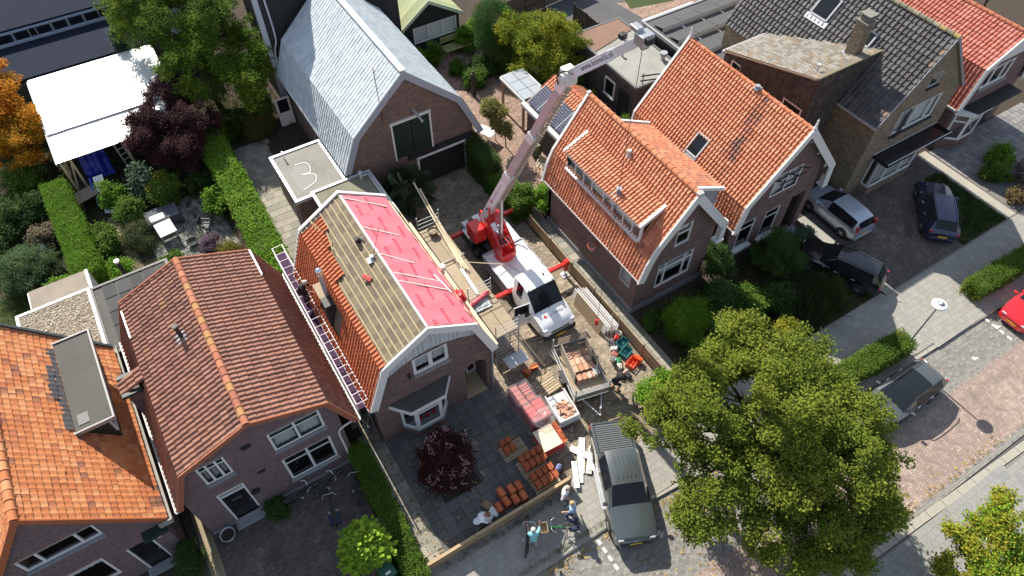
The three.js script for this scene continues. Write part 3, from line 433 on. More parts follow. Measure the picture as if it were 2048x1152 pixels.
  M('eave_board', merge([beam([7.52, 5.95, z0 + 0.1], [7.52, 5.95, z1 - 0.1], 0.09, 0.05), beam([8.4, 3.72, z0], [8.4, 3.72, z1], 0.24, 0.05), beam([8.06, 4.6, z0], [8.06, 4.6, z1], 0.05, 0.2)]), MT.paleWood, roof);
  // white verge boards, front and back
  for (const [z, q] of [[z1 + 0.02, 0.1], [z0 - 0.12, 0.16]]) M('bargeboard', merge([board([A, B, C, D, E].map(([x, y]) => [x, y]), 0.12, 0.24, z, q)]), MT.white, h);
  gutter(h, A[0] - 0.07, A[1] - 0.05, z0, z1, MT.greyPaint);
  frontWin(h, ...up, wz, { v: [0.5], sash: MT.white, f: 0.1, blind: [0.75, MT.blind], sill: true });
  // flat-roofed bay
  const bay = M('bay', merge([slab([[3.5, -15.1], [4.0, -14.5], [5.25, -14.5], [5.75, -15.1]], 0.05, 0.72)]), MT.brickRed, h);
  const seg = [[[3.5, -15.05], [4.02, -14.48]], [[4.02, -14.48], [5.23, -14.48]], [[5.23, -14.48], [5.75, -15.05]]];
  seg.forEach(([a, b], i) => { const L = Math.hypot(b[0] - a[0], b[1] - a[1]); windowIn(h, place(a[0], 0.8, a[1], -Math.atan2(b[1] - a[1], b[0] - a[0])), L, 1.95, { t: [0.7], v: i === 1 ? [] : [], f: 0.11, name: 'bay_window', rec: 0.02 }); });
  M('bay_sill', slab([[3.4, -15.05], [3.97, -14.4], [5.28, -14.4], [5.85, -15.05]], 0.73, 0.8), MT.plinth, bay);
  M('bay_fascia', slab([[3.05, -15.06], [3.75, -14.25], [5.45, -14.25], [6.1, -15.06]], 2.76, 2.95), MT.white, bay); M('bay_roof', slab([[3.1, -15.08], [3.78, -14.3], [5.42, -14.3], [6.05, -15.08]], 2.95, 3.0), MT.bitumen, bay);
  for (let i = 0; i < 3; i++) M('flower_pot', cyl(0.09, 0.07, 0.16, 4.3 + i * 0.33, 0.95, -14.85), MT.redDull, bay);
  // arched porch
  M('porch_floor', uvBox(bx(1.1, 0.05, 1.3, 7.4, 0.04, -15.7)), mat([0.42, 0.33, 0.2], 0.6, { map: T.fine }), h); M('porch_wall', merge([bx(0.12, 3, 1.2, 6.78, 1.5, -15.95), bx(0.12, 3, 1.2, 8.02, 1.5, -15.95), bx(1.3, 0.12, 1.2, 7.4, 3.05, -15.95)]), MT.brickRed, h);
  windowIn(h, place(7.45, 0.1, -16.3), 0.52, 2.6, { t: [0.55], f: 0.08, name: 'side_light', rec: 0 }); doorPanel(0.6, 2.3, place(6.84, 0.1, -16.25), MT.darkGreen, h);
  M('wall_lamp', merge([rb(0.12, 0.3, 0.12, 0.03, 4.25, 4.55, wz + 0.1)]), MT.black, h); M('house_number', uvBox(bx(0.18, 0.12, 0.02, 4.85, 6.4, wz + 0.08)), MT.leadPale, h);
  down(h, [[8.3, 3.5, wz + 0.05], [8.26, 3.2, wz + 0.07], [8.26, 0.1, wz + 0.07]], MT.greyPaint);
  // boxed chimney, steel flue and propped-open roof light on the steep slope
  const ch = M('chimney', merge([rb(0.72, 1.5, 0.6, 0.02, 2.86, 4.95, -19.55)]), MT.black, h); M('chimney_slab', uvBox(rb(0.74, 0.06, 1.15, 0.01, 2.87, 5.62, -20.2)), MT.ply, ch); const fl = M('steel_flue', merge([bar([2.88, 5.6, -20.05], [2.86, 7.1, -20.05], 0.11, 12)]), MT.greyPaint, ch); M('flue_cap', merge([new THREE.SphereGeometry(0.17, 12, 8).translate(2.86, 7.15, -20.05), cyl(0.13, 0.17, 0.1, 2.86, 7.02, -20.05)]), MT.chrome, fl);
  const rl = M('roof_light', merge([bx(0.06, 0.1, 1.15, 0, 0, 0), bx(0.06, 0.1, 1.15, 0.75, 0, 0), bx(0.7, 0.1, 0.06, 0.37, 0, 0.55), bx(0.7, 0.1, 0.06, 0.37, 0, -0.55), bx(0.04, 0.06, 1.05, 0.25, 0, 0), bx(0.04, 0.06, 1.05, 0.5, 0, 0)]), MT.alu, h); M('pane', bx(0.7, 0.012, 1.05, 0.37, 0.0, 0), MT.carGlass, rl); rl.position.set(2.78, 4.75, -18.75); rl.rotation.z = 1.0; M('roof_light_hood', bx(0.12, 0.12, 1.25, 0.76, 0.06, 0), MT.alu, rl);
  // left on the roof: two tackle blocks on feet, an aerial rod, a red pad
  M('stack_vent', merge([cyl(0.09, 0.09, 0.5, 8.15, 4.6, -19.3), cyl(0.14, 0.14, 0.08, 8.15, 4.87, -19.3)]), MT.white, h);
}

// --- house with two shed dormers and a basketball hoop on its side wall
{
  const h = thing('brick_house', 'brick house with orange pantiles, long dormer and basketball hoop on its side', 'house'), z0 = -22.95, z1 = -14.6, wz = -15.0;
  const A = [16.36, 3.35], B = [16.92, 5.15], C = [18.9, 7.85], D = [21.42, 4.6], E = [21.5, 3.4];
  const w1 = [17.93, 20.28, 1.18, 3.05], w2 = [18.65, 19.6, 4.0, 5.5];
  M('wall', gableWall([[16.62, 0], [21.3, 0], [21.3, 4.5], [18.9, 7.66], [17.0, 5.08], [16.62, 4]], wz, 0.24, [hole(...w1), hole(...w2)]), MT.brickDark2 ?? MT.brickRed, h);
  M('wall', gableWall([[16.62, 0], [21.3, 0], [21.3, 4.5], [18.9, 7.66], [17.0, 5.08], [16.62, 4]], z0 + 0.3, 0.24, []), MT.brickRed, h);
  // side wall with a window
  const side = gableWall([[-7.9, 0], [-0.24, 0], [-0.24, 3.6], [-7.9, 3.6]], 0, 0.24, [hole(-1.3, -0.45, 1.58, 2.68)]); side.rotateY(-PI / 2); side.translate(16.62, 0, wz - 0.02); M('wall', uvBox(side), MT.brickRed, h); // outer face at x = 16.62
  M('wall', uvBox(bx(0.24, 4.4, 7.6, 21.18, 2.2, -18.9)), MT.brickRed, h);
  windowIn(h, place(16.62, 1.58, wz - 1.32, -PI / 2), 0.85, 1.1, { frame: MT.leadPale, f: 0.06, blind: [0.95, MT.blind] });
  M('plinth', merge([bx(0.04, 0.42, 7.9, 16.605, 0.21, -18.95), bx(4.74, 0.42, 0.04, 18.96, 0.21, wz + 0.015)]), MT.plinth, h);
  const roof = M('roof', merge([deckGeo(A, B, z0, z1), deckGeo(B, C, z0, z1), deckGeo(D, C, z0, z1)]), MT.greyWood, h);
  const st = tileStore(terracotta), o = { w: 0.205, g: 0.265, seed: 12, tone: skew(0.02, 0.8) };
  const dz0 = -21.7, dz1 = -15.65, e = [16.7, 6.08], tp = [18.06, 6.7];
  slope(st, A, B, z0, z1, { ...o, tone: skew(0.3, 0.9) });
  slope(st, B, C, z0, z1, { ...o, seed: 13, skip: (s, t) => { const z = lerp(z0, z1, s); return z > dz0 && z < dz1 && t < 0.55; } });
  slope(st, e, tp, dz0, dz1, { ...o, seed: 14, off: 0.05 });
  slope(st, [20.95, 6.78], [19.0, 7.78], -20.5, -15.05, { ...o, seed: 15, g: 0.25, type: 'flat', tone: skew(0.35, 0.5) });
  slope(st, D, C, z0, -20.5, { ...o, seed: 16 });
  layTiles(st, roof);
  ridgeTiles(roof, 'ridge_tile', C[0], C[1] + 0.02, z0, z1, tones([[0.52, 0.19, 0.09], [0.56, 0.23, 0.12], [0.48, 0.17, 0.08]], { map: T.fine }), 0.15, 0.38);
  // street-side dormer
  const cheek = (z) => ext([[16.82, 4.85], [18.06, 6.6], [16.78, 6.04]], 0.08).translate(0, 0, z);
  const dm = M('dormer', merge([bx(0.08, 0.2, dz1 - dz0, 16.86, 4.92, (dz0 + dz1) / 2), cheek(dz1 - 0.08), cheek(dz0)]), MT.darkGreen, h);
  M('dormer_deck', merge([deckGeo(e, tp, dz0, dz1)]), MT.greyWood, dm);
  M('dormer_verge', merge([beam([16.62, 6.08, dz1 + 0.05], [18.1, 6.76, dz1 + 0.05], 0.16, 0.2), beam([16.62, 6.08, dz0 - 0.05], [18.1, 6.76, dz0 - 0.05], 0.16, 0.2), beam([16.68, 6.0, dz0], [16.68, 6.0, dz1], 0.06, 0.12), bx(0.12, 1.1, 0.12, 16.82, 5.48, dz1 + 0.02), bx(0.2, 0.07, dz1 - dz0, 16.76, 4.98, (dz0 + dz1) / 2)]), MT.white, dm);
  windowIn(h, place(16.82, 5.0, dz0, -PI / 2), dz1 - dz0, 1.02, { v: [0.12, 0.24, 0.36, 0.52, 0.64, 0.78, 0.9], f: 0.07, name: 'dormer_window', rec: 0.02 });
  // rear-side raised dormer roof
  const rd = M('dormer', merge([bx(0.08, 1.9, 5.4, 20.75, 5.8, -17.78), bx(1.9, 0.08, 0.1, 19.95, 6.0, -15.12), ext([[18.98, 7.6], [20.78, 6.7], [20.78, 5.3]], 0.08).translate(0, 0, -15.18), ext([[18.98, 7.6], [20.78, 6.7], [20.78, 5.3]], 0.08).translate(0, 0, -20.48)]), MT.greyPaint, h);
  M('dormer_deck', merge([deckGeo([20.95, 6.76], [18.95, 7.76], -20.5, -15.05)]), MT.greyWood, rd); M('dormer_verge', merge([beam([18.95, 7.86, -15.0], [21.0, 6.84, -15.0], 0.14, 0.16), beam([18.95, 7.86, -20.56], [21.0, 6.84, -20.56], 0.14, 0.16), beam([21.0, 6.76, -20.5], [21.0, 6.76, -15], 0.1, 0.12)]), MT.white, rd);
  // bargeboards: curved kick on one side, straight with bracket on the other
  M('bargeboard', board([[16.3, 3.2], A, [16.6, 4.4], B, C], 0.14, 0.3, z1, 0.09), MT.white, h); M('bargeboard', board([C, [21.42, 4.62]], 0.14, 0.3, z1 + 0.002, 0.086), MT.white, h);
  M('bargeboard', board([[16.3, 3.2], A, [16.6, 4.4], B, C, [21.42, 4.6]], 0.16, 0.2, z0 - 0.14, 0.14), MT.white, h);
  M('bracket', merge([bx(0.3, 1.4, 0.3, 21.5, 3.95, z1 - 0.12), bx(0.5, 0.12, 0.42, 21.45, 3.25, z1 - 0.14)]), MT.white, h);
  M('ridge_cap', merge([rb(0.3, 0.24, 0.24, 0.04, C[0], C[1] + 0.06, z1 + 0.02), rb(0.24, 0.24, 0.2, 0.04, C[0], C[1] + 0.08, z0 - 0.1)]), MT.leadPale, h);
  gutter(h, A[0] - 0.06, A[1] - 0.02, z0, z1, MT.white);
  frontWin(h, ...w1, wz, { v: [0.22, 0.76], t: [0.72], f: 0.09, blind: [0.6, MT.blind] }); frontWin(h, ...w2, wz, { t: [0.58], f: 0.08, blind: [0.4, MT.curtain] });
  lintel(h, w1[0], w1[1], w1[3], wz - 0.005); lintel(h, w2[0], w2[1], w2[3], wz - 0.005);
  // roof bits: lead repair with pipe, vent cowl
  M('roof_vent', merge([cyl(0.1, 0.13, 0.3, 16.98, 6.42, -17.75), cyl(0.14, 0.06, 0.12, 16.98, 6.6, -17.75), bx(0.5, 0.04, 0.5, 16.98, 6.28, -17.75, 0, 0, 0.43)]), MT.lead, h); M('lead_patch', merge([bx(0.5, 0.03, 0.5, 18.35, 7.2, -18.9, 0, 0, 0.94), cyl(0.1, 0.1, 0.3, 18.35, 7.36, -18.9)]), MT.leadPale, h);
}
MT.hoop = mat([0.6, 0.08, 0.04], 0.5);
{ const g = thing('basketball_hoop', 'small orange basketball hoop with net on brick side wall', 'hoop', [16.56, 2.4, -18.3]); const rim = new THREE.TorusGeometry(0.23, 0.014, 8, 28); rim.rotateX(PI / 2); rim.translate(-0.3, 0, 0); M('rim', rim, MT.hoop, g); const n = []; for (let i = 0; i < 10; i++) { const a = i * PI / 5; n.push(bar([-0.3 + 0.22 * Math.cos(a), 0, 0.22 * Math.sin(a)], [-0.3 + 0.12 * Math.cos(a + 0.5), -0.36, 0.12 * Math.sin(a + 0.5)], 0.006, 4)); } M('net', merge(n), MT.curtain, g); M('bracket', merge([bx(0.06, 0.12, 0.16, -0.02, -0.02, 0)]), MT.hoop, g); }

// --- big pantiled house
{
  const h = thing('brick_house', 'tall brick house under a broad orange pantile roof with white bargeboards', 'house'), z0 = -23.4, z1 = -14.6, wz = -15.0;
  const A = [22.52, 3.35], B = [22.74, 4.95], C = [25.75, 8.5], D = [28.8, 4.95], E = [29.0, 3.3];
  const w = [[24.98, 26.95, 4.05, 5.6], [23.5, 24.6, 0.9, 2.9], [25.3, 26.4, 0.82, 2.88]];
  M('wall', gableWall([[22.8, 0], [28.7, 0], [28.7, 4.8], [25.75, 8.3], [22.8, 4.8]], wz, 0.24, [...w.map((q) => hole(...q)), hole(27.15, 28.25, 0.05, 3.02)]), MT.brickRed, h); M('wall', gableWall([[22.8, 0], [28.7, 0], [28.7, 4.8], [25.75, 8.3], [22.8, 4.8]], z0 + 0.3, 0.24, []), MT.brickRed, h);
  M('wall', uvBox(bx(0.24, 4.4, 8, 22.92, 2.2, -19.2)), MT.brickRed, h); M('wall', uvBox(bx(0.24, 4.4, 8, 28.58, 2.2, -19.2)), MT.brickRed, h);
  const roof = M('roof', merge([deckGeo(A, B, z0, z1), deckGeo(B, C, z0, z1), deckGeo(D, C, z0, z1), deckGeo(E, D, z0, z1)]), MT.greyWood, h);
  const st = tileStore(terracotta), soot = (q, s, t, r) => { const dz = q.z + 17.6 - (1 - t) * 0.9, k = Math.exp(-dz * dz * 3.5) * (t > 0.25 ? 0.75 : 0.2); return k + skew(0.02, 0.75)(q, s, t, r); };
  const o = { w: 0.205, g: 0.262, seed: 20, tone: soot };
  slope(st, A, B, z0, z1, { ...o, tone: skew(0.28, 0.8) }); slope(st, B, C, z0, z1, { ...o, seed: 21, skip: (s, t) => { const z = lerp(z0, z1, s); return z > -19.35 && z < -18.55 && t > 0.02 && t < 0.26; } }); slope(st, D, C, z0, z1, { ...o, seed: 22, tone: skew(0.1) });
  layTiles(st, roof);
  ridgeTiles(roof, 'ridge_tile', C[0], C[1], z0, z1, tones([[0.5, 0.17, 0.075], [0.54, 0.2, 0.1], [0.44, 0.14, 0.065]], { map: T.fine }), 0.12, 0.38);
  M('bargeboard', board([[22.4, 3.2], A, B, C], 0.14, 0.26, z1, 0.09), MT.white, h); M('bargeboard', board([C, D, E], 0.14, 0.26, z1 + 0.002, 0.086), MT.white, h); M('bargeboard', board([[22.4, 3.2], A, B, C, D, E], 0.15, 0.2, z0 - 0.12, 0.13), MT.white, h);
  const fin = (z) => new THREE.LatheGeometry([[0, 0.6], [0.03, 0.5], [0.06, 0.42], [0.03, 0.36], [0.07, 0.26], [0.04, 0.18], [0.09, 0.08], [0.1, 0]].map(([x, y]) => new THREE.Vector2(x, y)), 10).translate(C[0], C[1] + 0.12, z);
  for (const z of [z1 + 0.03, z0 - 0.05]) M('finial', fin(z), MT.whiteClean, h);
  M('bracket', merge([bx(0.28, 1.35, 0.3, 28.98, 4.1, z1 - 0.13), bx(0.42, 0.12, 0.42, 28.95, 3.4, z1 - 0.15), bx(0.4, 0.5, 0.06, 28.55, 5.1, z1 - 0.12), bx(0.4, 0.06, 0.06, 27.4, 6.3, z1 - 0.12), bx(0.3, 0.06, 0.06, 26.3, 7.5, z1 - 0.12)]), MT.white, h);
  gutter(h, A[0] - 0.06, A[1] - 0.02, z0, z1, MT.white); 
  frontWin(h, ...w[0], wz, { v: [0.5], t: [0.64], f: 0.1, sash: MT.black, blind: [0.96, MT.curtain] }); for (const q of w.slice(1)) { frontWin(h, ...q, wz, { t: [0.74], f: 0.09, sash: MT.darkGreen }); M('window_sill', uvBox(bx(1.25, 0.16, 0.3, (q[0] + q[1]) / 2, q[2] - 0.08, wz + 0.08)), MT.white, h); }
  M('awning_window', merge([bx(1.9, 0.05, 0.05, 25.96, 5.25, wz + 0.3), bx(0.05, 0.05, 0.5, 25.0, 5.4, wz + 0.15, 0, -0.6), bx(0.05, 0.05, 0.5, 25.98, 5.4, wz + 0.15, 0, -0.6), bx(0.05, 0.05, 0.5, 26.93, 5.4, wz + 0.15, 0, -0.6)]), MT.black, h);
  M('porch_wall', merge([bx(0.1, 3, 1.2, 27.1, 1.5, -15.85), bx(0.1, 3, 1.2, 28.3, 1.5, -15.85), bx(1.2, 0.1, 1.2, 27.7, 3.05, -15.85)]), MT.brickDark, h); doorPanel(1.0, 2.4, place(27.2, 0.1, -16.2), MT.darkGreen, h); M('doorstep', uvBox(rb(1.5, 0.14, 0.6, 0.02, 27.7, 0.07, wz + 0.3)), MT.plinth, h);
  // roof window and ridge chimney pot with lead
  const a = Math.atan2(C[1] - B[1], C[0] - B[0]); const rw = M('roof_window', merge([bx(0.08, 0.1, 0.86, 0, 0, 0), bx(0.08, 0.1, 0.86, 1.1, 0, 0), bx(1.1, 0.1, 0.08, 0.55, 0, 0.4), bx(1.1, 0.1, 0.08, 0.55, 0, -0.4)]), MT.leadPale, h); M('pane', bx(1.0, 0.02, 0.74, 0.55, 0.02, 0), MT.carGlass, rw); M('apron', bx(0.4, 0.02, 1.0, -0.2, 0, 0), MT.lead, rw); rw.position.set(22.83, 5.17, -18.95); rw.rotation.z = a;
  const pot = M('chimney_pot', merge([cyl(0.13, 0.15, 0.22, C[0] - 0.1, C[1] + 0.15, -18.3), rb(0.42, 0.12, 0.34, 0.04, C[0] - 0.05, C[1] + 0.06, -18.3)]), MT.lead, h);
}

// --- yellow brick house with dark tiles and a tile-hung wing
{
  const h = thing('brick_house', 'yellow brick house with dark tiled roof, chimney and tile-hung side wing', 'house'), z0 = -27, z1 = -14.98, wz = -15.1;
  const A = [32.4, 5.48], C = [35.95, 9.67], E = [39.56, 5.46];
  const w = [[35.72, 36.62, 6.64, 7.5], [34.45, 38.0, 3.88, 5.6], [33.9, 37.6, 0.62, 2.55]];
  M('wall', gableWall([[32.55, 0], [39.4, 0], [39.4, 5.5], [35.95, 9.55], [32.55, 5.5]], wz, 0.26, [hole(...w[0]), hole(...w[1])]), MT.brickYellow, h); M('wall', gableWall([[32.55, 0], [39.4, 0], [39.4, 5.5], [35.95, 9.5], [32.55, 5.5]], z0 + 0.35, 0.26, []), MT.brickYellow, h);
  M('wall', uvBox(bx(0.26, 5.4, 11.3, 32.68, 2.7, -21)), MT.brickYellow, h); M('wall', uvBox(bx(0.26, 5.4, 11.3, 39.27, 2.7, -21)), MT.brickYellow, h);
  const roof = M('roof', merge([deckGeo(A, C, z0, z1), deckGeo(E, C, z0, z1)]), MT.greyWood, h);
  const st = tileStore([[0.06, 0.058, 0.062], [0.08, 0.076, 0.078], [0.05, 0.048, 0.052], [0.095, 0.09, 0.09], [0.075, 0.064, 0.06], [0.2, 0.13, 0.09]], { roughness: 0.55 });
  const o = { w: 0.28, g: 0.34, type: 'roll', seed: 30, lift: 0.05, tone: (q, s, t, r) => r() * 0.75 + (s > 0.97 && r() > 0.4 ? 0.3 : 0) + (r() > 0.985 ? 0.4 : 0) };
  slope(st, A, C, z0, z1, { ...o, skip: (s, t) => { const z = lerp(z0, z1, s), y = lerp(A[1], C[1], t); return z < -17.8 && z > -23.9 && y < 7.85 - (-17.8 - z) * 0.3; } }); slope(st, E, C, z0, z1, { ...o, seed: 31 });
  ridgeTiles(roof, 'ridge_tile', C[0], C[1] + 0.02, z0, z1, tones([[0.22, 0.2, 0.14], [0.26, 0.24, 0.17], [0.18, 0.17, 0.12], [0.3, 0.25, 0.1]], { map: T.fine }), 0.15, 0.42);
  M('verge', merge([board([A, C, E], 0.1, 0.05, z1 - 0.02, 0.05)]), MT.lead, roof);
  // wing
  const Y = 7.9, X = 29.7, zf = -17.8, zb = -24, yb = 6.05; 
  const wing = M('wing', merge([bx(0.2, 2.9, 6.2, X + 0.15, 1.45, -20.9), bx(2.8, 2.9, 0.2, 31.1, 1.45, zf - 0.1), bx(2.8, 2.9, 0.2, 31.1, 1.45, zb + 0.1)]), MT.brickYellow, h);
  const sideW = ext([[17.8, 2.9], [24, 2.9], [24, yb - 0.06], [17.8, Y - 0.06]], 0.12); sideW.applyMatrix4(new THREE.Matrix4().makeBasis(V3(0, 0, -1), V3(0, 1, 0), V3(1, 0, 0))); sideW.translate(X + 0.05, 0, 0);
  M('wing_core', merge([sideW, bx(4.6, 5, 0.12, 32.0, 5.38, zf - 0.1), bx(3.2, 3.1, 0.12, 31.3, 4.4, zb + 0.1)]), MT.greyWood, wing);
  const wingRoof = M('wing_roof', (() => { const g = bx(4.9, 0.08, 6.55, 0, 0, 0); g.rotateX(-Math.atan2(Y - yb, zf - zb)); g.translate(32.0, (Y + yb) / 2 - 0.02, (zf + zb) / 2); return uvBox(g); })(), MT.greyWood, h);
  const mossy = tileStore([[0.25, 0.235, 0.205], [0.29, 0.275, 0.245], [0.21, 0.195, 0.165], [0.32, 0.305, 0.275], [0.27, 0.205, 0.14], [0.19, 0.165, 0.13]]);
  { const D = V3(0, yb - Y, zb - zf), len = D.length(); D.normalize(); tileField(mossy, V3(34.45, yb, zb), V3(-1, 0, 0), D, 4.85, len, { w: 0.2, g: 0.3, seed: 33, type: 'roll', skip: (s, t) => { const x = lerp(34.45, 29.6, s), y = lerp(yb, Y, t); return x > 32.4 + (y - 5.48) / 1.18 + 0.05; }, tone: (q, s, t, r) => r() * 0.75 + (fbm(q.x, q.z * 0.6) > 0.55 ? 0.28 : 0) }); }
  layTiles(mossy, wingRoof, 'roof_tile', 150);
  const hung = tileStore([[0.055, 0.05, 0.045], [0.07, 0.065, 0.058], [0.045, 0.042, 0.04], [0.085, 0.075, 0.06]]);
  tileField(hung, V3(29.68, 2.9, zf + 0.02), V3(1, 0, 0), V3(0, -1, 0), 4.75, Y - 2.95, { w: 0.22, g: 0.28, seed: 34, type: 'pan', off: 0.02, lift: 0.03, skip: (s, t) => { const x = lerp(29.68, 34.43, s), y = lerp(2.9, Y, t); return x > 32.35 && y < 5.48 + (x - 32.4) * 1.18; } });
  tileField(hung, V3(X - 0.02, 2.9, zb), V3(0, 0, 1), V3(0, -1, 0), 6.2, Y - 2.95, { w: 0.22, g: 0.28, seed: 35, type: 'pan', off: 0.02, lift: 0.03, weight: 0.5, skip: (s, t) => { const z = lerp(zb, zf, s), y = lerp(2.9, Y, t); return y > yb + (z - zb) * 0.298 - 0.1 || (z > -19.25 && z < -17.95 && y > 5.2 && y < 5.9) || (z > -23.45 && z < -22.6 && y > 5.2 && y < 5.9); } });
  layTiles(hung, wing, 'hung_tile', 150); layTiles(st, roof, 'roof_tile', 240);
  M('wing_verge', merge([beam([X - 0.08, Y + 0.05, zf + 0.06], [34.5, Y + 0.05, zf + 0.06], 0.14, 0.1), beam([X - 0.06, yb + 0.04, zb - 0.1], [X - 0.06, Y + 0.04, zf + 0.1], 0.1, 0.1)]), mat([0.2, 0.18, 0.12], 0.9, { map: T.fine }), wingRoof); M('wing_gutter', beam([X - 0.2, yb - 0.05, zb - 0.14], [33.1, yb - 0.05, zb - 0.14], 0.14, 0.14), MT.leadPale, wingRoof);
  windowIn(h, place(X - 0.06, 5.25, -19.27, -PI / 2), 1.34, 0.6, { f: 0.07, rec: 0, glass: MT.carGlass }); windowIn(h, place(X - 0.06, 5.25, -23.4, -PI / 2), 0.76, 0.6, { f: 0.07, rec: 0, glass: MT.carGlass });
  // chimney
  const ch = M('chimney', uvBox(bx(0.62, 2.6, 0.62, 33.2, 8.35, -18.55)), MT.brickYellow, h); M('chimney_cap', merge([bx(0.78, 0.14, 0.78, 33.2, 9.68, -18.55), bx(0.5, 0.35, 0.5, 33.2, 9.9, -18.55), bx(0.62, 0.06, 0.62, 33.2, 9.95, -18.55), bx(0.66, 0.06, 0.66, 33.2, 10.1, -18.55)]), mat([0.2, 0.2, 0.17], 0.9, { map: T.fine }), ch); M('flashing', merge([bx(0.9, 0.05, 0.85, 33.2, 7.66, -18.6, 0, 0.29)]), MT.leadPale, ch);
  const aS = Math.atan2(C[1] - A[1], C[0] - A[0]);
  const sk = (s, z, w2, l2) => { const g = M('roof_window', merge([bx(0.1, 0.12, w2, 0, 0, 0), bx(0.1, 0.12, w2, l2, 0, 0), bx(l2, 0.12, 0.1, l2 / 2, 0, w2 / 2), bx(l2, 0.12, 0.1, l2 / 2, 0, -w2 / 2)]), MT.greyPaint, h); M('pane', bx(l2 - 0.1, 0.03, w2 - 0.1, l2 / 2, 0.03, 0), MT.carGlass, g); M('apron', bx(0.35, 0.03, w2 + 0.4, -0.2, 0, 0), MT.leadPale, g); g.position.set(lerp(A[0], C[0], s), lerp(A[1], C[1], s) + 0.16, z); g.rotation.z = aS; };
  sk(0.52, -22, 1.15, 1.3); sk(0.52, -18.75, 0.6, 0.75);
  M('flue_pipe', merge([cyl(0.075, 0.075, 1.0, 34.7, 8.6, -19.4), cyl(0.12, 0.12, 0.1, 34.7, 9.1, -19.4), cyl(0.18, 0.2, 0.12, 34.7, 8.25, -19.4)]), MT.leadPale, h); M('soil_vent', merge([cyl(0.06, 0.06, 0.35, 30.3, 8.0, -18.4), cyl(0.1, 0.1, 0.06, 30.3, 8.2, -18.4)]), MT.leadPale, h);
  gutter(h, A[0] - 0.06, A[1] - 0.08, -17.7, z1, MT.leadPale);
  frontWin(h, ...w[0], wz, { f: 0.07, frame: MT.leadPale, sill: MT.black }); frontWin(h, ...w[1], wz, { v: [0.24, 0.42, 0.8], f: 0.1, frame: MT.leadPale, sash: MT.whiteClean, sill: MT.black, blind: [0.95, MT.curtain] });
  M('open_sash', merge([bx(0.06, 1.6, 0.06, 34.5, 4.74, wz + 0.25), bx(0.06, 1.6, 0.06, 35.2, 4.74, wz + 0.05), bx(0.75, 0.06, 0.06, 34.85, 5.5, wz + 0.15, 0.28), bx(0.75, 0.06, 0.06, 34.85, 3.96, wz + 0.15, 0.28)]), MT.black, h);
  // box bay with canopy
  M('bay', merge([bx(3.7, 0.6, 0.6, 35.75, 0.3, wz + 0.3)]), MT.brickYellow, h);
  windowIn(h, place(33.9, 0.62, wz + 0.6), 3.7, 1.95, { v: [0.3, 0.68], f: 0.09, name: 'bay_window', blind: [0.95, MT.blind] }); windowIn(h, place(33.9, 0.62, wz + 0.02, -PI / 2), 0.56, 1.95, { f: 0.07, name: 'bay_window' });
  M('canopy', merge([bx(5.5, 0.05, 1.05, 36.5, 2.72, wz + 0.55), bx(5.5, 0.22, 0.06, 36.5, 2.78, wz + 1.06), bx(0.06, 0.22, 1.05, 33.76, 2.78, wz + 0.55), bx(0.06, 0.22, 1.05, 39.24, 2.78, wz + 0.55)]), MT.blackGlossy, h); M('canopy_trim', merge([bx(5.56, 0.05, 0.05, 36.5, 2.91, wz + 1.08), bx(5.56, 0.05, 0.05, 36.5, 2.91, wz + 0.04)]), MT.leadPale, h);
  frontWin(h, 37.95, 38.95, 0.1, 2.4, wz + 0.06, { f: 0.1, frame: MT.leadPale, name: 'front_door', glass: MT.carGlass, rec: 0 });
}

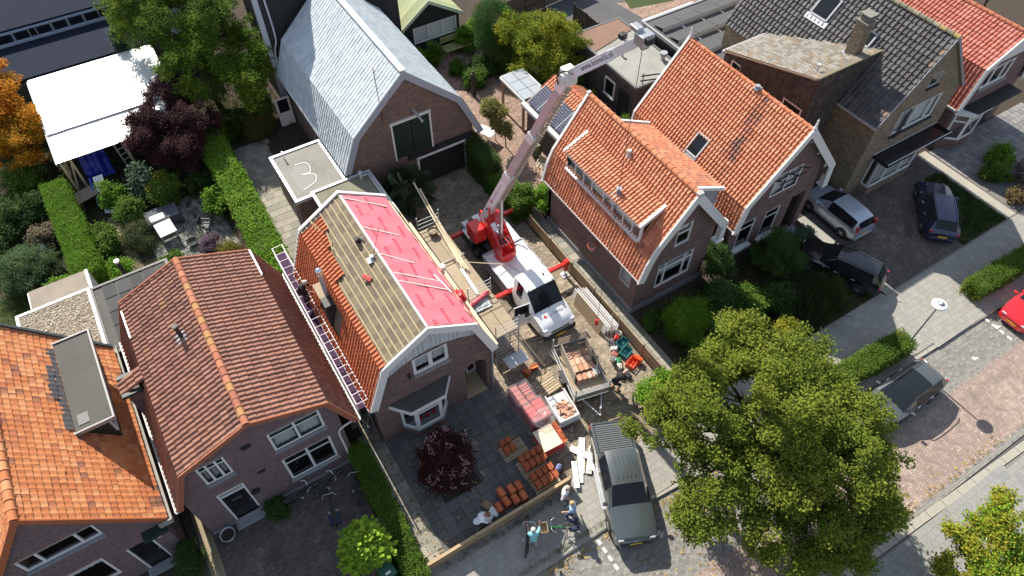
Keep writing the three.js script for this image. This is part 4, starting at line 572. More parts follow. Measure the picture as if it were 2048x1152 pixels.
// --- red roofed house at the end of the row
{
  const h = thing('brick_house', 'dark brick house with pinkish red gambrel roof and white bay window', 'house'), z0 = -30, z1 = -14.95, wz = -15.1;
  const A = [40.85, 3.2], B = [41.35, 5.82], C = [44.02, 7.22], D = [46.6, 5.8], E = [47.15, 3.2];
  M('wall', gableWall([[41.02, 0], [47, 0], [47, 3.6], [46.5, 5.7], [44.02, 7.05], [41.45, 5.7], [41.02, 3.6]], wz, 0.24, [hole(42.3, 44.9, 3.95, 5.4)]), MT.brickRed, h); M('wall', uvBox(bx(0.24, 3.4, 14.3, 41.14, 1.7, -22.5)), MT.brickRed, h); M('wall', uvBox(bx(0.24, 3.4, 14.3, 46.88, 1.7, -22.5)), MT.brickRed, h); M('wall', gableWall([[41.02, 0], [47, 0], [47, 3.6], [46.5, 5.7], [44.02, 7.05], [41.45, 5.7], [41.02, 3.6]], z0 + 0.3, 0.24, []), MT.brickRed, h);
  const roof = M('roof', merge([deckGeo(A, B, z0, z1), deckGeo(B, C, z0, z1), deckGeo(D, C, z0, z1), deckGeo(E, D, z0, z1)]), MT.greyWood, h);
  const st = tileStore([[0.48, 0.155, 0.11], [0.43, 0.13, 0.09], [0.52, 0.19, 0.14], [0.4, 0.12, 0.085]]), st2 = tileStore([[0.26, 0.11, 0.07], [0.22, 0.09, 0.06], [0.3, 0.13, 0.085]]);
  const o = { w: 0.24, g: 0.34, type: 'roll', seed: 40, lift: 0.04 };
  slope(st, A, B, z0, z1, o); slope(st, B, C, z0, z1, { ...o, seed: 41 }); slope(st2, D, C, z0, z1, { ...o, seed: 42 }); slope(st2, E, D, z0, z1, { ...o, seed: 43 });
  layTiles(st, roof, 'roof_tile', 230); layTiles(st2, roof, 'roof_tile', 70);
  ridgeTiles(roof, 'ridge_tile', C[0], C[1] + 0.02, -24, z1, tones([[0.44, 0.15, 0.08], [0.4, 0.13, 0.075]], { map: T.fine }), 0.15, 0.4);
  M('bargeboard', board([A, B, C, D, E], 0.13, 0.3, z1, 0.09), MT.white, h); M('gable_cladding', gableWall([[42.2, 5.75], [45.8, 5.75], [44.02, 6.85]], wz + 0.06, 0.05, []), MT.white, h);
  frontWin(h, 42.3, 44.9, 3.95, 5.4, wz, { v: [0.3, 0.7], f: 0.1, sash: MT.white, blind: [0.4, MT.blind], sill: true });
  M('bay', slab([[41.2, -15.1], [41.9, -14.4], [43.3, -14.4], [44, -15.1]], 0, 0.75), MT.brickRed, h);
  [[[41.25, -15.05], [41.92, -14.4]], [[41.92, -14.4], [43.28, -14.4]], [[43.28, -14.4], [43.95, -15.05]]].forEach(([a, b]) => windowIn(h, place(a[0], 0.8, a[1], -Math.atan2(b[1] - a[1], b[0] - a[0])), Math.hypot(b[0] - a[0], b[1] - a[1]), 1.9, { t: [0.72], f: 0.11, name: 'bay_window', rec: 0.02 }));
  M('bay_fascia', slab([[41.0, -15.06], [41.75, -14.2], [43.5, -14.2], [44.3, -15.06]], 2.72, 2.9), MT.white, h); M('canopy', slab([[41.6, -15.08], [42.0, -14.15], [46.2, -14.15], [46.2, -15.08]], 2.92, 3.0), MT.black, h);
  M('porch_wall', uvBox(bx(1.3, 2.7, 0.06, 45.4, 1.35, wz + 0.02)), MT.black, h); M('vent_pipe', merge([cyl(0.07, 0.07, 0.6, 45.2, 7.0, -18.5), cyl(0.11, 0.11, 0.1, 45.2, 7.3, -18.5)]), MT.black, h);
  M('gutter_box', uvBox(bx(0.2, 0.14, 15, 40.75, 3.15, -22.5)), MT.leadPale, h);
}

// --- orange plain-tiled house with flat-roofed dormer
{
  const h = thing('brick_house', 'brick house with mottled orange flat-tile roof and flat-roofed dormer', 'house'), z0 = -23.95, z1 = -14.92, wz = -15.1;
  const A = [-6.3, 3.5], B = [-6.62, 3.92], C = [-9.4, 7.85], A2 = [-12.5, 3.5], B2 = [-12.2, 3.92];
  const w = [[-10.75, -8.16, 4.3, 5.25], [-10.85, -8.93, 0.9, 2.78]];
  M('wall', gableWall([[-12.2, 0], [-6.62, 0], [-6.62, 3.75], [-9.4, 7.68], [-12.2, 3.75]], wz, 0.24, [...w.map((q) => hole(...q)), hole(-8.2, -7.23, 0.05, 2.42)]), MT.brickPurple, h); M('wall', uvBox(bx(0.24, 3.7, 8.3, -6.74, 1.85, -19.5)), MT.brickPurple, h); M('wall', uvBox(bx(0.24, 3.7, 8.3, -12.08, 1.85, -19.5)), MT.brickPurple, h); M('wall', gableWall([[-12.2, 0], [-6.62, 0], [-6.62, 3.75], [-9.4, 7.68], [-12.2, 3.75]], z0 + 0.3, 0.24, []), MT.brickPurple, h);
  const roof = M('roof', merge([deckGeo(A, B, z0, z1), deckGeo(B, C, z0, z1), deckGeo(B2, C, z0, z1), deckGeo(A2, B2, z0, z1)]), MT.greyWood, h);
  const st = tileStore([[0.5, 0.175, 0.06], [0.54, 0.21, 0.08], [0.46, 0.15, 0.052], [0.57, 0.25, 0.11], [0.41, 0.14, 0.06], [0.28, 0.11, 0.06], [0.2, 0.09, 0.055]]);
  const dz0 = -23.3, dz1 = -18.85, inD = (s, t) => { const z = lerp(z1, z0, s); return z > dz0 && z < dz1 && t > 0.03 && t < 0.45; };
  const tone = (q, s, t, r) => Math.max(0, fbm(q.x * 0.8, q.z * 0.8, q.y * 0.8) * 0.95 - 0.3 + Math.pow(r(), 2.4) * 0.6);
  const o = { w: 0.25, g: 0.265, type: 'flat', seed: 50, bond: 0, lift: 0.045, tone };
  slope(st, A, B, z0, z1, { ...o, seed: 51 }); slope(st, B, C, z0, z1, { ...o, skip: inD }); slope(st, B2, C, z0, z1, { ...o, seed: 52 });
  layTiles(st, roof);
  // slate coloured tiles beside the dormer
  const sl = tileStore([[0.05, 0.052, 0.058], [0.065, 0.066, 0.072]]); { const D = V3(B[0] - C[0], B[1] - C[1], 0).normalize(), p = [lerp(B[0], C[0], 0.46), lerp(B[1], C[1], 0.46)]; tileField(sl, V3(p[0], p[1], -18.9), V3(0, 0, -1), D, 4.25, 0.5, { w: 0.25, g: 0.25, type: 'flat', off: 0.06, lift: 0.045, skip: (s, t, i, k) => i === 1 && (k < 6 || k > 12) }); } layTiles(sl, roof, 'slate_tile');
  const rt = tones([[0.54, 0.2, 0.08], [0.6, 0.26, 0.12], [0.48, 0.16, 0.06]], { map: T.fine }); ridgeTiles(roof, 'ridge_tile', C[0], C[1] + 0.02, z0, z1, rt, 0.16, 0.4);
  M('verge', merge([board([A, B, C, B2, A2].reverse(), 0.09, 0.14, z1 - 0.03, 0.06)]), mat([0.42, 0.13, 0.05], 0.85, { map: T.fine }), roof); M('verge', merge([board([A, B, C, B2, A2].reverse(), 0.16, 0.1, z0 - 0.12, 0.13)]), mat([0.05, 0.07, 0.075], 0.6), roof);
  // dormer
  const yr = 5.6; const dm = M('dormer', merge([ext([[-8.0, 5.6], [-6.75, 4.0], [-6.75, 5.6]], 0.1).translate(0, 0, dz1 - 0.1), ext([[-8.0, 5.6], [-6.75, 4.0], [-6.75, 5.6]], 0.1).translate(0, 0, dz0), bx(0.1, 0.35, dz1 - dz0, -6.73, 4.3, (dz0 + dz1) / 2)]), MT.darkGreen, h);
  M('dormer_roof', uvBox(bx(1.5, 0.1, dz1 - dz0 + 0.2, -7.15, yr + 0.05, (dz0 + dz1) / 2)), MT.bitumen, dm); M('dormer_trim', merge([bx(0.07, 0.2, dz1 - dz0 + 0.34, -6.38, yr + 0.06, (dz0 + dz1) / 2), bx(1.5, 0.2, 0.07, -7.16, yr + 0.06, dz1 + 0.14), bx(1.5, 0.2, 0.07, -7.16, yr + 0.06, dz0 - 0.14)]), mat([0.3, 0.29, 0.28], 0.6), dm);
  M('dormer_patch', uvBox(bx(0.4, 0.02, 0.5, -7.4, yr + 0.115, -19.25)), mat([0.12, 0.12, 0.12], 0.6), dm); M('lead_corner', merge([bx(0.3, 0.06, 0.25, -7.95, yr + 0.1, dz1 + 0.12), bx(0.3, 0.06, 0.25, -7.95, yr + 0.1, dz0 - 0.12)]), MT.leadPale, dm);
  windowIn(h, place(-6.68, 4.45, dz1 - 0.1, PI / 2), dz1 - dz0 - 0.2, 1.1, { v: [0.2, 0.4, 0.6, 0.8], f: 0.08, name: 'dormer_window', rec: 0.02 });
  // boxed white gutter
  M('box_gutter', merge([bx(0.05, 0.18, z1 - z0 + 0.2, -6.1, 3.4, (z0 + z1) / 2), bx(0.36, 0.05, z1 - z0 + 0.2, -6.28, 3.3, (z0 + z1) / 2), bx(0.5, 0.3, 0.06, -6.35, 3.35, z1 + 0.1)]), MT.concrete, h);
  frontWin(h, ...w[0], wz, { v: [0.25, 0.75], f: 0.08, sill: MT.plinth }); frontWin(h, ...w[1], wz, { f: 0.1, blind: [0.3, MT.curtain] }); for (const q of [...w, [-8.2, -7.23, 0, 2.42]]) lintel(h, q[0], q[1], q[3], wz - 0.005);
  M('door_frame', merge([bx(0.07, 2.35, 0.1, -8.16, 1.22, wz - 0.05), bx(0.07, 2.35, 0.1, -7.27, 1.22, wz - 0.05)]), MT.white, h); doorPanel(0.84, 2.35, place(-8.13, 0.06, wz), MT.blackGlossy, h); M('door_canopy', uvBox(rb(0.9, 0.14, 0.5, 0.02, -6.9, 3.0, wz + 0.2)), MT.darkGreen, h); M('doorstep', uvBox(rb(1.2, 0.1, 0.4, 0.02, -7.7, 0.05, wz + 0.2)), MT.plinth, h);
  M('notice_plate', merge([bx(0.14, 0.18, 0.02, -7.0, 2.2, wz + 0.02), bx(0.12, 0.12, 0.02, -6.8, 2.35, wz + 0.02)]), MT.whiteClean, h);
}
// ---------------------------------------------------------------- barn and buildings behind the row
{
  const h = thing('barn', 'old brick barn with silver painted tile roof and green loft doors', 'barn'), z0 = -39.9, z1 = -29.05, wz = -29.2;
  const A = [7.28, 3.3], B = [8.18, 5.42], C = [11.42, 8.35], D = [14.62, 5.45], E = [15.9, 2.65];
  const out = [[7.5, 0], [15.35, 0], [15.35, 3.7], [14.52, 5.3], [11.42, 8.15], [8.28, 5.3], [7.5, 3.5]];
  M('wall', gableWall(out, wz, 0.26, [hole(11.65, 14.75, 0.03, 2.3), hole(10.36, 12.66, 2.8, 5.28)]), MT.brickBrown, h); M('wall', gableWall(out, z0 + 0.4, 0.26, []), MT.brickBrown, h);
  M('wall', uvBox(bx(0.26, 3.3, 10, 7.63, 1.65, -34.4)), MT.brickBrown, h); M('wall', uvBox(bx(0.26, 3.3, 10, 15.22, 1.65, -34.4)), MT.brickBrown, h);
  const roof = M('roof', merge([deckGeo(A, B, z0, z1), deckGeo(B, C, z0, z1), deckGeo(D, C, z0, z1), deckGeo(E, D, z0, z1)]), MT.greyWood, h);
  const st = tileStore([[0.5, 0.56, 0.6], [0.55, 0.61, 0.65], [0.47, 0.53, 0.57], [0.58, 0.64, 0.67]], { roughness: 0.35, metalness: 0.1 }), o = { w: 0.26, g: 0.36, type: 'low', lift: 0.016, seed: 70 };
  slope(st, A, B, z0, z1, { ...o, g: 0.3 }); slope(st, B, C, z0, z1, { ...o, seed: 71 }); slope(st, D, C, z0, z1, { ...o, seed: 72 }); slope(st, E, D, z0, z1, { ...o, seed: 73 }); layTiles(st, roof);
  M('ridge_capping', merge([beam([C[0], C[1] + 0.1, z0], [C[0], C[1] + 0.1, z1], 0.34, 0.05)]), mat([0.5, 0.54, 0.57], 0.4, { map: T.fine }), roof);
  M('bargeboard', board([A, B, C, D, E], 0.1, 0.28, z1 - 0.02, 0.08), mat([0.3, 0.34, 0.4], 0.45), h);
  M('fascia', uvBox(bx(0.1, 0.2, 10.7, 7.32, 3.2, -34.5)), MT.white, h);
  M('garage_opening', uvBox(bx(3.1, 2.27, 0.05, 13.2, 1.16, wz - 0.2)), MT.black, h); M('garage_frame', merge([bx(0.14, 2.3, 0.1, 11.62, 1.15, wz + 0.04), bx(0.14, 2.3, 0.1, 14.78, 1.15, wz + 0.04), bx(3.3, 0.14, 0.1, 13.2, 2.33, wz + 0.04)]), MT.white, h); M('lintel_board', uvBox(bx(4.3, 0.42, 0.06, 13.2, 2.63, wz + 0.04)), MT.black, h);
  for (const s of [0, 1]) { const d = M('loft_door', merge([bx(1.08, 2.4, 0.07, 10.95 + s * 1.12, 4.04, wz - 0.03), bx(1.0, 0.1, 0.03, 10.95 + s * 1.12, 3.3, wz + 0.02), bx(1.0, 0.1, 0.03, 10.95 + s * 1.12, 4.85, wz + 0.02)]), MT.darkGreen, h); M('hinge', bx(0.5, 0.05, 0.02, 10.75 + s * 1.5, 4.95, wz + 0.04), MT.black, d); }
  M('loft_frame', merge([bx(0.09, 2.5, 0.1, 10.34, 4.04, wz + 0.03), bx(0.09, 2.5, 0.1, 12.68, 4.04, wz + 0.03), bx(2.5, 0.12, 0.14, 11.5, 5.34, wz + 0.04)]), MT.white, h); M('hoist_beam', uvBox(bx(0.1, 0.12, 1.3, 11.75, 5.75, wz + 0.5)), MT.greyPaint, h);
  const an = M('aerial', merge([bar([9.9, 5.6, wz + 0.1], [9.9, 9.2, wz + 0.1], 0.02, 6), ...[8.9, 8.5, 8.1].map((y, i) => bar([9.9 - 0.35 + i * 0.05, y, wz + 0.1], [9.9 + 0.35 - i * 0.05, y, wz + 0.1], 0.008, 5))]), MT.black, h);
  const od = M('stable_door', merge([bx(0.95, 2.1, 0.06, 6.9, 1.08, -39.05)]), MT.white, h); M('pane', bx(0.68, 0.95, 0.07, 6.9, 1.55, -39.05), MT.carGlass, od); M('handle', bx(0.1, 0.03, 0.05, 6.52, 1.0, -38.99), MT.black, od);
}
function flatRoof(name, label, x0, x1, z0, z1, y, wm, o = {}) {
  const h = thing(name, label, o.cat ?? 'extension'); const t = 0.14;
  M('wall', merge([bx(0.2, y, z1 - z0, x0 + 0.12, y / 2, (z0 + z1) / 2), bx(0.2, y, z1 - z0, x1 - 0.12, y / 2, (z0 + z1) / 2), bx(x1 - x0 - 0.44, y, 0.2, (x0 + x1) / 2, y / 2, z1 - 0.12), bx(x1 - x0 - 0.44, y, 0.2, (x0 + x1) / 2, y / 2, z0 + 0.12)]), wm, h);
  const r = M('roof', uvBox(bx(x1 - x0, 0.12, z1 - z0, (x0 + x1) / 2, y + 0.02, (z0 + z1) / 2)), o.roof ?? MT.bitumen, h), e = o.edge ?? MT.leadPale, yy = y + 0.1;
  const sides = o.sides ?? 'lrfb', list = []; if (sides.includes('l')) list.push(bx(t, 0.22, z1 - z0 + t, x0, yy - 0.06, (z0 + z1) / 2)); if (sides.includes('r')) list.push(bx(t, 0.22, z1 - z0 + t, x1, yy - 0.06, (z0 + z1) / 2)); if (sides.includes('f')) list.push(bx(x1 - x0 - t, 0.218, t, (x0 + x1) / 2, yy - 0.06, z1)); if (sides.includes('b')) list.push(bx(x1 - x0 - t, 0.218, t, (x0 + x1) / 2, yy - 0.06, z0));
  M('roof_edge', merge(list), e, r); return [h, r];
}
{
  const [h, r] = flatRoof('brick_extension', 'low brick extension with grey flat roof and white dried puddle stain', 4.24, 7.15, -33, -28.95, 2.8, MT.brickBrown, { roof: mat([0.2, 0.195, 0.17], 0.8, { map: T.broad, bumpMap: T.bump, bumpScale: 0.003 }) });
  const blob = (pts, y, m, n, p) => M(n, sheet(pts, y), m, p); blob([[4.7, -31.3], [5.2, -31.7], [5.75, -31.6], [5.8, -31.1], [5.6, -30.7], [5.85, -30.4], [5.7, -30.0], [5.3, -29.8], [4.75, -29.7]], 2.885, mat([0.24, 0.24, 0.225], 0.95), 'puddle', r);
  const ringPts = [[5.2, -31.75], [5.78, -31.65], [5.9, -31.2], [5.72, -30.75], [5.3, -30.8], [5.72, -30.62], [5.92, -30.42], [5.78, -29.95], [5.3, -29.72], [4.9, -29.6]]; M('lime_stain', merge([new THREE.TubeGeometry(new THREE.CatmullRomCurve3(ringPts.map(([x, z]) => V3(x, 2.886, z))), 40, 0.045, 4).scale(1, 0.05, 1).translate(0, 2.886 * 0.95, 0)]), mat([0.6, 0.6, 0.58], 0.9, { map: T.fine }), r);
  M('vent_pipe', merge([cyl(0.035, 0.035, 0.5, 4.9, 3.1, -32.6, 8), cyl(0.06, 0.06, 0.06, 4.9, 3.36, -32.6, 8)]), MT.white, h); down(h, [[4.2, 2.6, -29.3], [4.14, 2.4, -29.3], [4.14, 0.1, -29.3]], MT.greyPaint);
  const [h2, r2] = flatRoof('brick_extension', 'flat-roofed extension with mossy roofing joining the scaffolded house', 5.16, 8.5, -28.85, -23.9, 3.05, MT.brickBrown, { roof: mat([0.17, 0.165, 0.12], 0.9, { map: T.broad, bumpMap: T.bump, bumpScale: 0.003 }) });
  M('moss_patch', sheet([[5.3, -27.4], [5.7, -27.6], [6.0, -27.0], [5.9, -26.2], [5.4, -26.0]], 3.14, ), mat([0.16, 0.19, 0.06], 1, { map: T.coarse }), r2); M('vent_pipe', merge([cyl(0.08, 0.08, 0.45, 7.9, 3.35, -28.5), cyl(0.12, 0.12, 0.06, 7.9, 3.6, -28.5)]), MT.leadPale, h2); M('conduit', merge([bar([8.35, 3.2, -28.6], [8.35, 3.2, -24.2], 0.05), bar([8.0, 3.2, -28.6], [8.35, 3.2, -28.6], 0.05)]), MT.leadPale, h2);
}
// white sheet-metal roofed shed
{
  const h = thing('open_shed', 'open garden shed with glaring white sheet metal roof', 'shed'); const m = phys([0.78, 0.79, 0.8], 0.38, { map: T.coarse, metalness: 0.1, clearcoat: 0.7, clearcoatRoughness: 0.25 }), ang = 0.074;
  const seam = (w, d) => { const pts = [], n = Math.round(w / 0.075); for (let i = 0; i <= n; i++) pts.push([-w / 2 + i * w / n, i % 2 ? 0.012 : 0]); const g = ext([...pts, ...pts.slice().reverse().map(([x, y]) => [x, y - 0.008])], d); g.translate(0, 0, -d / 2); return uvBox(plain(g)); };
  const n = 7; for (let i = 0; i < n; i++) { for (const [z, d, y] of [[-44.6, 5.5, 3.12], [-40.7, 2.7, 2.72]]) { const e = M('roof_sheet', seam(7.5 / n, d), m, h); e.position.set(-6.25 + (i + 0.5) * 7.5 / n, y, z); e.rotation.x = ang + rnd(-0.004, 0.004); } }
  M('edge_trim', merge([beam([-6.3, 3.2, -47.3], [-6.3, 2.55, -39.3], 0.08, 0.16), beam([1.3, 3.2, -47.3], [1.3, 2.55, -39.3], 0.08, 0.16)]), MT.greyPaint, h);
  M('rear_wall', uvBox(bx(7.4, 3.0, 0.1, -2.5, 1.5, -47.2)), MT.greyWood, h); M('side_wall', uvBox(bx(0.1, 2.6, 7.6, 1.2, 1.3, -43.3)), MT.greyWood, h); for (const x of [-6.15, -5.6, -2.6]) M('post', uvBox(bx(0.12, 2.6, 0.12, x, 1.3, -39.6)), MT.paleWood, h); M('brace', merge([beam([-6.1, 0.3, -39.6], [-5.6, 2.4, -39.6], 0.06, 0.08)]), MT.paleWood, h); M('floor', uvBox(bx(7.4, 0.06, 7.6, -2.5, 0.05, -43.3)), MT.black, h);
}
{ const t = thing('tarpaulin', 'crumpled blue tarpaulin hanging in the open shed', 'tarpaulin'); const g = new THREE.PlaneGeometry(1.5, 1.9, 12, 12), p = g.attributes.position; for (let i = 0; i < p.count; i++) p.setZ(i, 0.5 * fbm(p.getX(i) * 2 + 3, p.getY(i) * 2) + 0.12 * Math.sin(p.getX(i) * 9)); g.computeVertexNormals(); g.rotateX(-0.5); const e = M('sheet', g, mat([0.015, 0.03, 0.3], 0.4, { side: THREE.DoubleSide }), t); e.position.set(-4.6, 1.2, -40.4); }
function ladder(label, a, b, w, n, m) { const t = thing('ladder', label, 'ladder'); const A = V3(...a), B = V3(...b), d = B.clone().sub(A), s = V3(d.z, 0, -d.x).normalize().multiplyScalar(w / 2); if (s.lengthSq() < 1e-4) s.set(w / 2, 0, 0); for (const k of [-1, 1]) M('rail', beam(A.clone().addScaledVector(s, k).toArray(), B.clone().addScaledVector(s, k).toArray(), 0.05, 0.07), m, t); for (let i = 0; i < n; i++) { const p = A.clone().lerp(B, (i + 0.7) / n); M('rung', bar(p.clone().add(s).toArray(), p.clone().sub(s).toArray(), 0.018, 6), m, t); } return t; }
ladder('aluminium ladder leaning on the white shed roof', [-2.7, 0.1, -38.6], [-2.95, 2.75, -39.35], 0.42, 8, MT.alu);
// factory with clerestory strip
{
  const h = thing('factory_building', 'dark blue flat-roofed factory hall with a strip of clerestory windows', 'building');
  const m = phys([0.014, 0.019, 0.036], 0.95, { specularIntensity: 0.3, map: T.coarse, bumpMap: T.bump, bumpScale: 0.003 });
  M('lower_roof', merge([bx(50, 0.2, 4.5, -20.5, 2.95, -50.4)]), m, h); M('upper_roof', (() => { const g = bx(50, 0.2, 40, 0, 0, 0); g.rotateX(0.07); g.translate(-20.5, 5.35, -72.6); return uvBox(g); })(), m, h); M('wall', merge([bx(50, 2.8, 0.2, -20.5, 1.42, -48.35), bx(0.2, 2.8, 40, 4.3, 1.4, -68)]), mat([0.1, 0.1, 0.11], 0.8, { map: T.coarse }), h);
  M('clerestory_sill', merge([bx(50, 0.16, 0.3, -20.5, 3.1, -52.6), bx(50, 0.1, 0.2, -20.5, 3.86, -52.62)]), mat([0.3, 0.36, 0.45], 0.5), h);
  for (let i = 0; i < 12; i++) { const x = 3.2 - i * 1.02 - Math.floor(i / 4) * 0.35; if (x < -9) break; windowIn(h, place(x - 0.5, 3.18, -52.55), 0.98, 0.66, { f: 0.05, frame: mat([0.3, 0.36, 0.45], 0.5), glass: MT.carGlass, rec: 0.02, name: 'clerestory_window' }); }
}
// tall dark clad building
{
  const h = thing('clad_building', 'tall black timber building with white corner board and drainpipe', 'building'); const t = grooveT(8, [1.6, 2.2], 0.05, 0, 15);
  const m = mat([0.022, 0.026, 0.032], 0.7, { map: t.map, bumpMap: t.bumpMap, bumpScale: 0.015 });
  M('wall', uvBox(plain(ext([[7.4, 0], [16.2, 0], [16.2, 6.0], [11, 8.0], [10, 8.4], [8.9, 9.9], [7.4, 9.7]], 4)).translate(0, 0, -44.3)), m, h);
  M('corner_board', merge([bx(0.3, 9.7, 0.3, 7.35, 4.85, -40.35)]), mat([0.42, 0.45, 0.5], 0.6), h); down(h, [[7.85, 9.3, -40.22], [7.85, 5.1, -40.22], [7.65, 4.7, -40.22], [7.55, 3, -40.18], [7.55, 0.2, -40.18]], mat([0.5, 0.53, 0.58], 0.5), 0.06);
}
// black cottage with green roof and scalloped gable
{
  const h = thing('timber_cottage', 'black timber cottage with pale green roof and scalloped bargeboards', 'cottage'), z1 = -40.9, wz = -41.1, A = [16.3, 2.62], C = [18.65, 4.25], E = [21.3, 2.62];
  const t = grooveT(6, [1.8, 1.2], 0.06, 1, 17), m = mat([0.014, 0.018, 0.016], 0.7, { bumpMap: t.bumpMap, bumpScale: 0.02 });
  M('wall', gableWall([[16.55, 0], [21.0, 0], [21.0, 2.6], [18.65, 4.1], [16.55, 2.6]], wz, 0.15, [hole(17.35, 20.8, 1.2, 2.45)]), m, h); M('wall', merge([bx(0.15, 2.6, 9, 16.62, 1.3, -45.7), bx(0.15, 2.6, 9, 20.93, 1.3, -45.7)]), m, h); M('wall', gableWall([[16.55, 0], [21.0, 0], [21.0, 2.6], [18.65, 4.1], [16.55, 2.6]], -50, 0.15, []), m, h);
  const gr = grooveT(5, [2, 2.2], 0.015, 1, 19); M('roof', merge([deckGeo(A, C, -50.2, z1, 0.08), deckGeo(E, C, -50.2, z1, 0.08)]), mat([0.34, 0.38, 0.2], 0.8, { map: gr.map }), h);
  const sc = []; for (const [p, q] of [[A, C], [C, E]]) { const n = 14; for (let i = 0; i < n; i++) { const u = (i + 0.5) / n; const g = new THREE.CircleGeometry(0.1, 10, PI, PI); g.translate(lerp(p[0], q[0], u), lerp(p[1], q[1], u) - 0.12, z1 + 0.035); sc.push(g); } }
  M('bargeboard', merge([board([A, C, E], 0.04, 0.14, z1, 0.03), ...sc]), mat([0.5, 0.58, 0.42], 0.6), h);
  windowIn(h, place(17.35, 1.2, wz), 3.45, 1.25, { v: [0.33, 0.66], f: 0.1, blind: [0.95, MT.curtain] });
}
{ const b = thing('garden_bench', 'broad slatted bench of yellowish wood before the black cottage', 'bench', [20.3, 0, -40.4]); const m = mat([0.33, 0.33, 0.13], 0.8, { map: T.fine }); for (let i = 0; i < 4; i++) M('slat', uvBox(rb(2.1, 0.05, 0.2, 0.01, 0, 0.55, -0.35 + i * 0.23)), m, b); for (let i = 0; i < 2; i++) M('back_slat', uvBox(rb(2.1, 0.2, 0.05, 0.01, 0, 0.85 + i * 0.25, -0.5)), m, b); for (const x of [-0.9, 0.9]) M('leg', uvBox(bx(0.1, 0.55, 0.8, x, 0.27, 0)), m, b); }
{ const p = thing('garden_post', 'black carved garden post standing alone on the brick terrace', 'post', [18.77, 0, -35.23]); M('shaft', merge([rb(0.26, 1.75, 0.26, 0.03, 0, 0.95, 0), cyl(0.06, 0.09, 0.2, 0, 1.9, 0)]), MT.black, p); M('foot', rb(0.12, 0.12, 0.12, 0.01, 0, 0.06, 0), MT.galv, p); }
// flat-roofed brick outbuilding
{
  const [h, r] = flatRoof('outbuilding', 'dark brick outbuilding with pale grey flat roof and roof vents', 25.85, 29.7, -33.9, -27, 2.95, MT.brickDark, { cat: 'outbuilding', roof: mat([0.27, 0.27, 0.245], 0.85, { map: T.broad, bumpMap: T.bump, bumpScale: 0.002 }), edge: mat([0.12, 0.12, 0.12], 0.5) });
  M('rusty_roofing', sheet([[25.95, -33.8], [29.6, -33.8], [29.6, -32.3], [25.95, -31.5]], 3.075), mat([0.2, 0.12, 0.085], 0.9, { map: T.broad }), r);
  for (const [x, z, k] of [[28.2, -31.2, 1], [28.9, -30.8, 1], [27.2, -30.2, 0.8], [29.2, -28.5, 1.7]]) M('roof_vent', merge([cyl(0.08 * k, 0.08 * k, 0.3 * k, x, 3.15, z), cyl(0.14 * k, 0.14 * k, 0.12 * k, x, 3.15 + 0.2 * k, z)]), MT.lead, h);
  windowIn(h, place(25.85, 0.95, -30.0, -PI / 2), 1.05, 1.25, { f: 0.08, rec: -0.02, glass: MT.carGlass, sill: MT.concrete }); M('door', uvBox(bx(0.05, 2.2, 0.95, 25.83, 1.1, -28.0)), MT.black, h);
  M('trellis', merge([bar([26.4, 2.9, -27.1], [26.4, 3.9, -27.1], 0.03), beam([26.2, 3.75, -27.1], [27.6, 3.75, -26.6], 0.05, 0.08), beam([26.2, 3.4, -27.1], [27.6, 3.4, -26.6], 0.05, 0.08)]), MT.black, h);
}
{
  const [h, r] = flatRoof('outbuilding', 'black flat-roofed outbuilding carrying three rows of solar panels', 30.1, 39.6, -31.8, -23.6, 3.6, MT.black, { cat: 'outbuilding', roof: mat([0.09, 0.09, 0.095], 0.9, { map: T.broad, bumpMap: T.bump, bumpScale: 0.002 }), edge: mat([0.3, 0.31, 0.32], 0.5) });
  M('white_fascia', uvBox(bx(4.4, 0.3, 0.1, 32.3, 3.6, -31.95)), MT.white, h); M('roof_vent', merge([cyl(0.07, 0.07, 0.5, 38.6, 3.9, -30.2)]), MT.black, h); M('roof_vent', merge([cyl(0.06, 0.06, 0.25, 39.0, 3.8, -28.8), cyl(0.1, 0.1, 0.08, 39.0, 3.95, -28.8)]), MT.black, h);
}
const panelFrame = mat([0.5, 0.5, 0.48], 0.5), panelGeo = uvBox(rb(1.66, 0.035, 0.98, 0.008));
function panelRow(x0, z, n, y, label) { for (let i = 0; i < n; i++) { const t = thing('solar_module', label, 'solar panel', [x0 + (i + 0.5) * 1.7, y, z], 0, 'solar panels on the black flat roof'); const e = M('panel', panelGeo, MT.solarGrey, t); e.rotation.x = -0.21; e.position.y = 0.17; M('wind_deflector', merge([bx(1.68, 0.26, 0.02, 0, 0.13, 0.5)]), panelFrame, t); M('foot', merge([bx(0.06, 0.04, 0.95, 0.8, 0.02, 0.35)]), MT.whiteClean, t); } }
panelRow(30.4, -30.65, 5, 3.69, 'grey solar panel of the long row along the rear roof edge'); panelRow(30.4, -29.05, 3, 3.69, 'grey solar panel of the short middle row on the black roof'); panelRow(31.4, -27.25, 4, 3.69, 'grey solar panel of the row facing the large pantiled house');
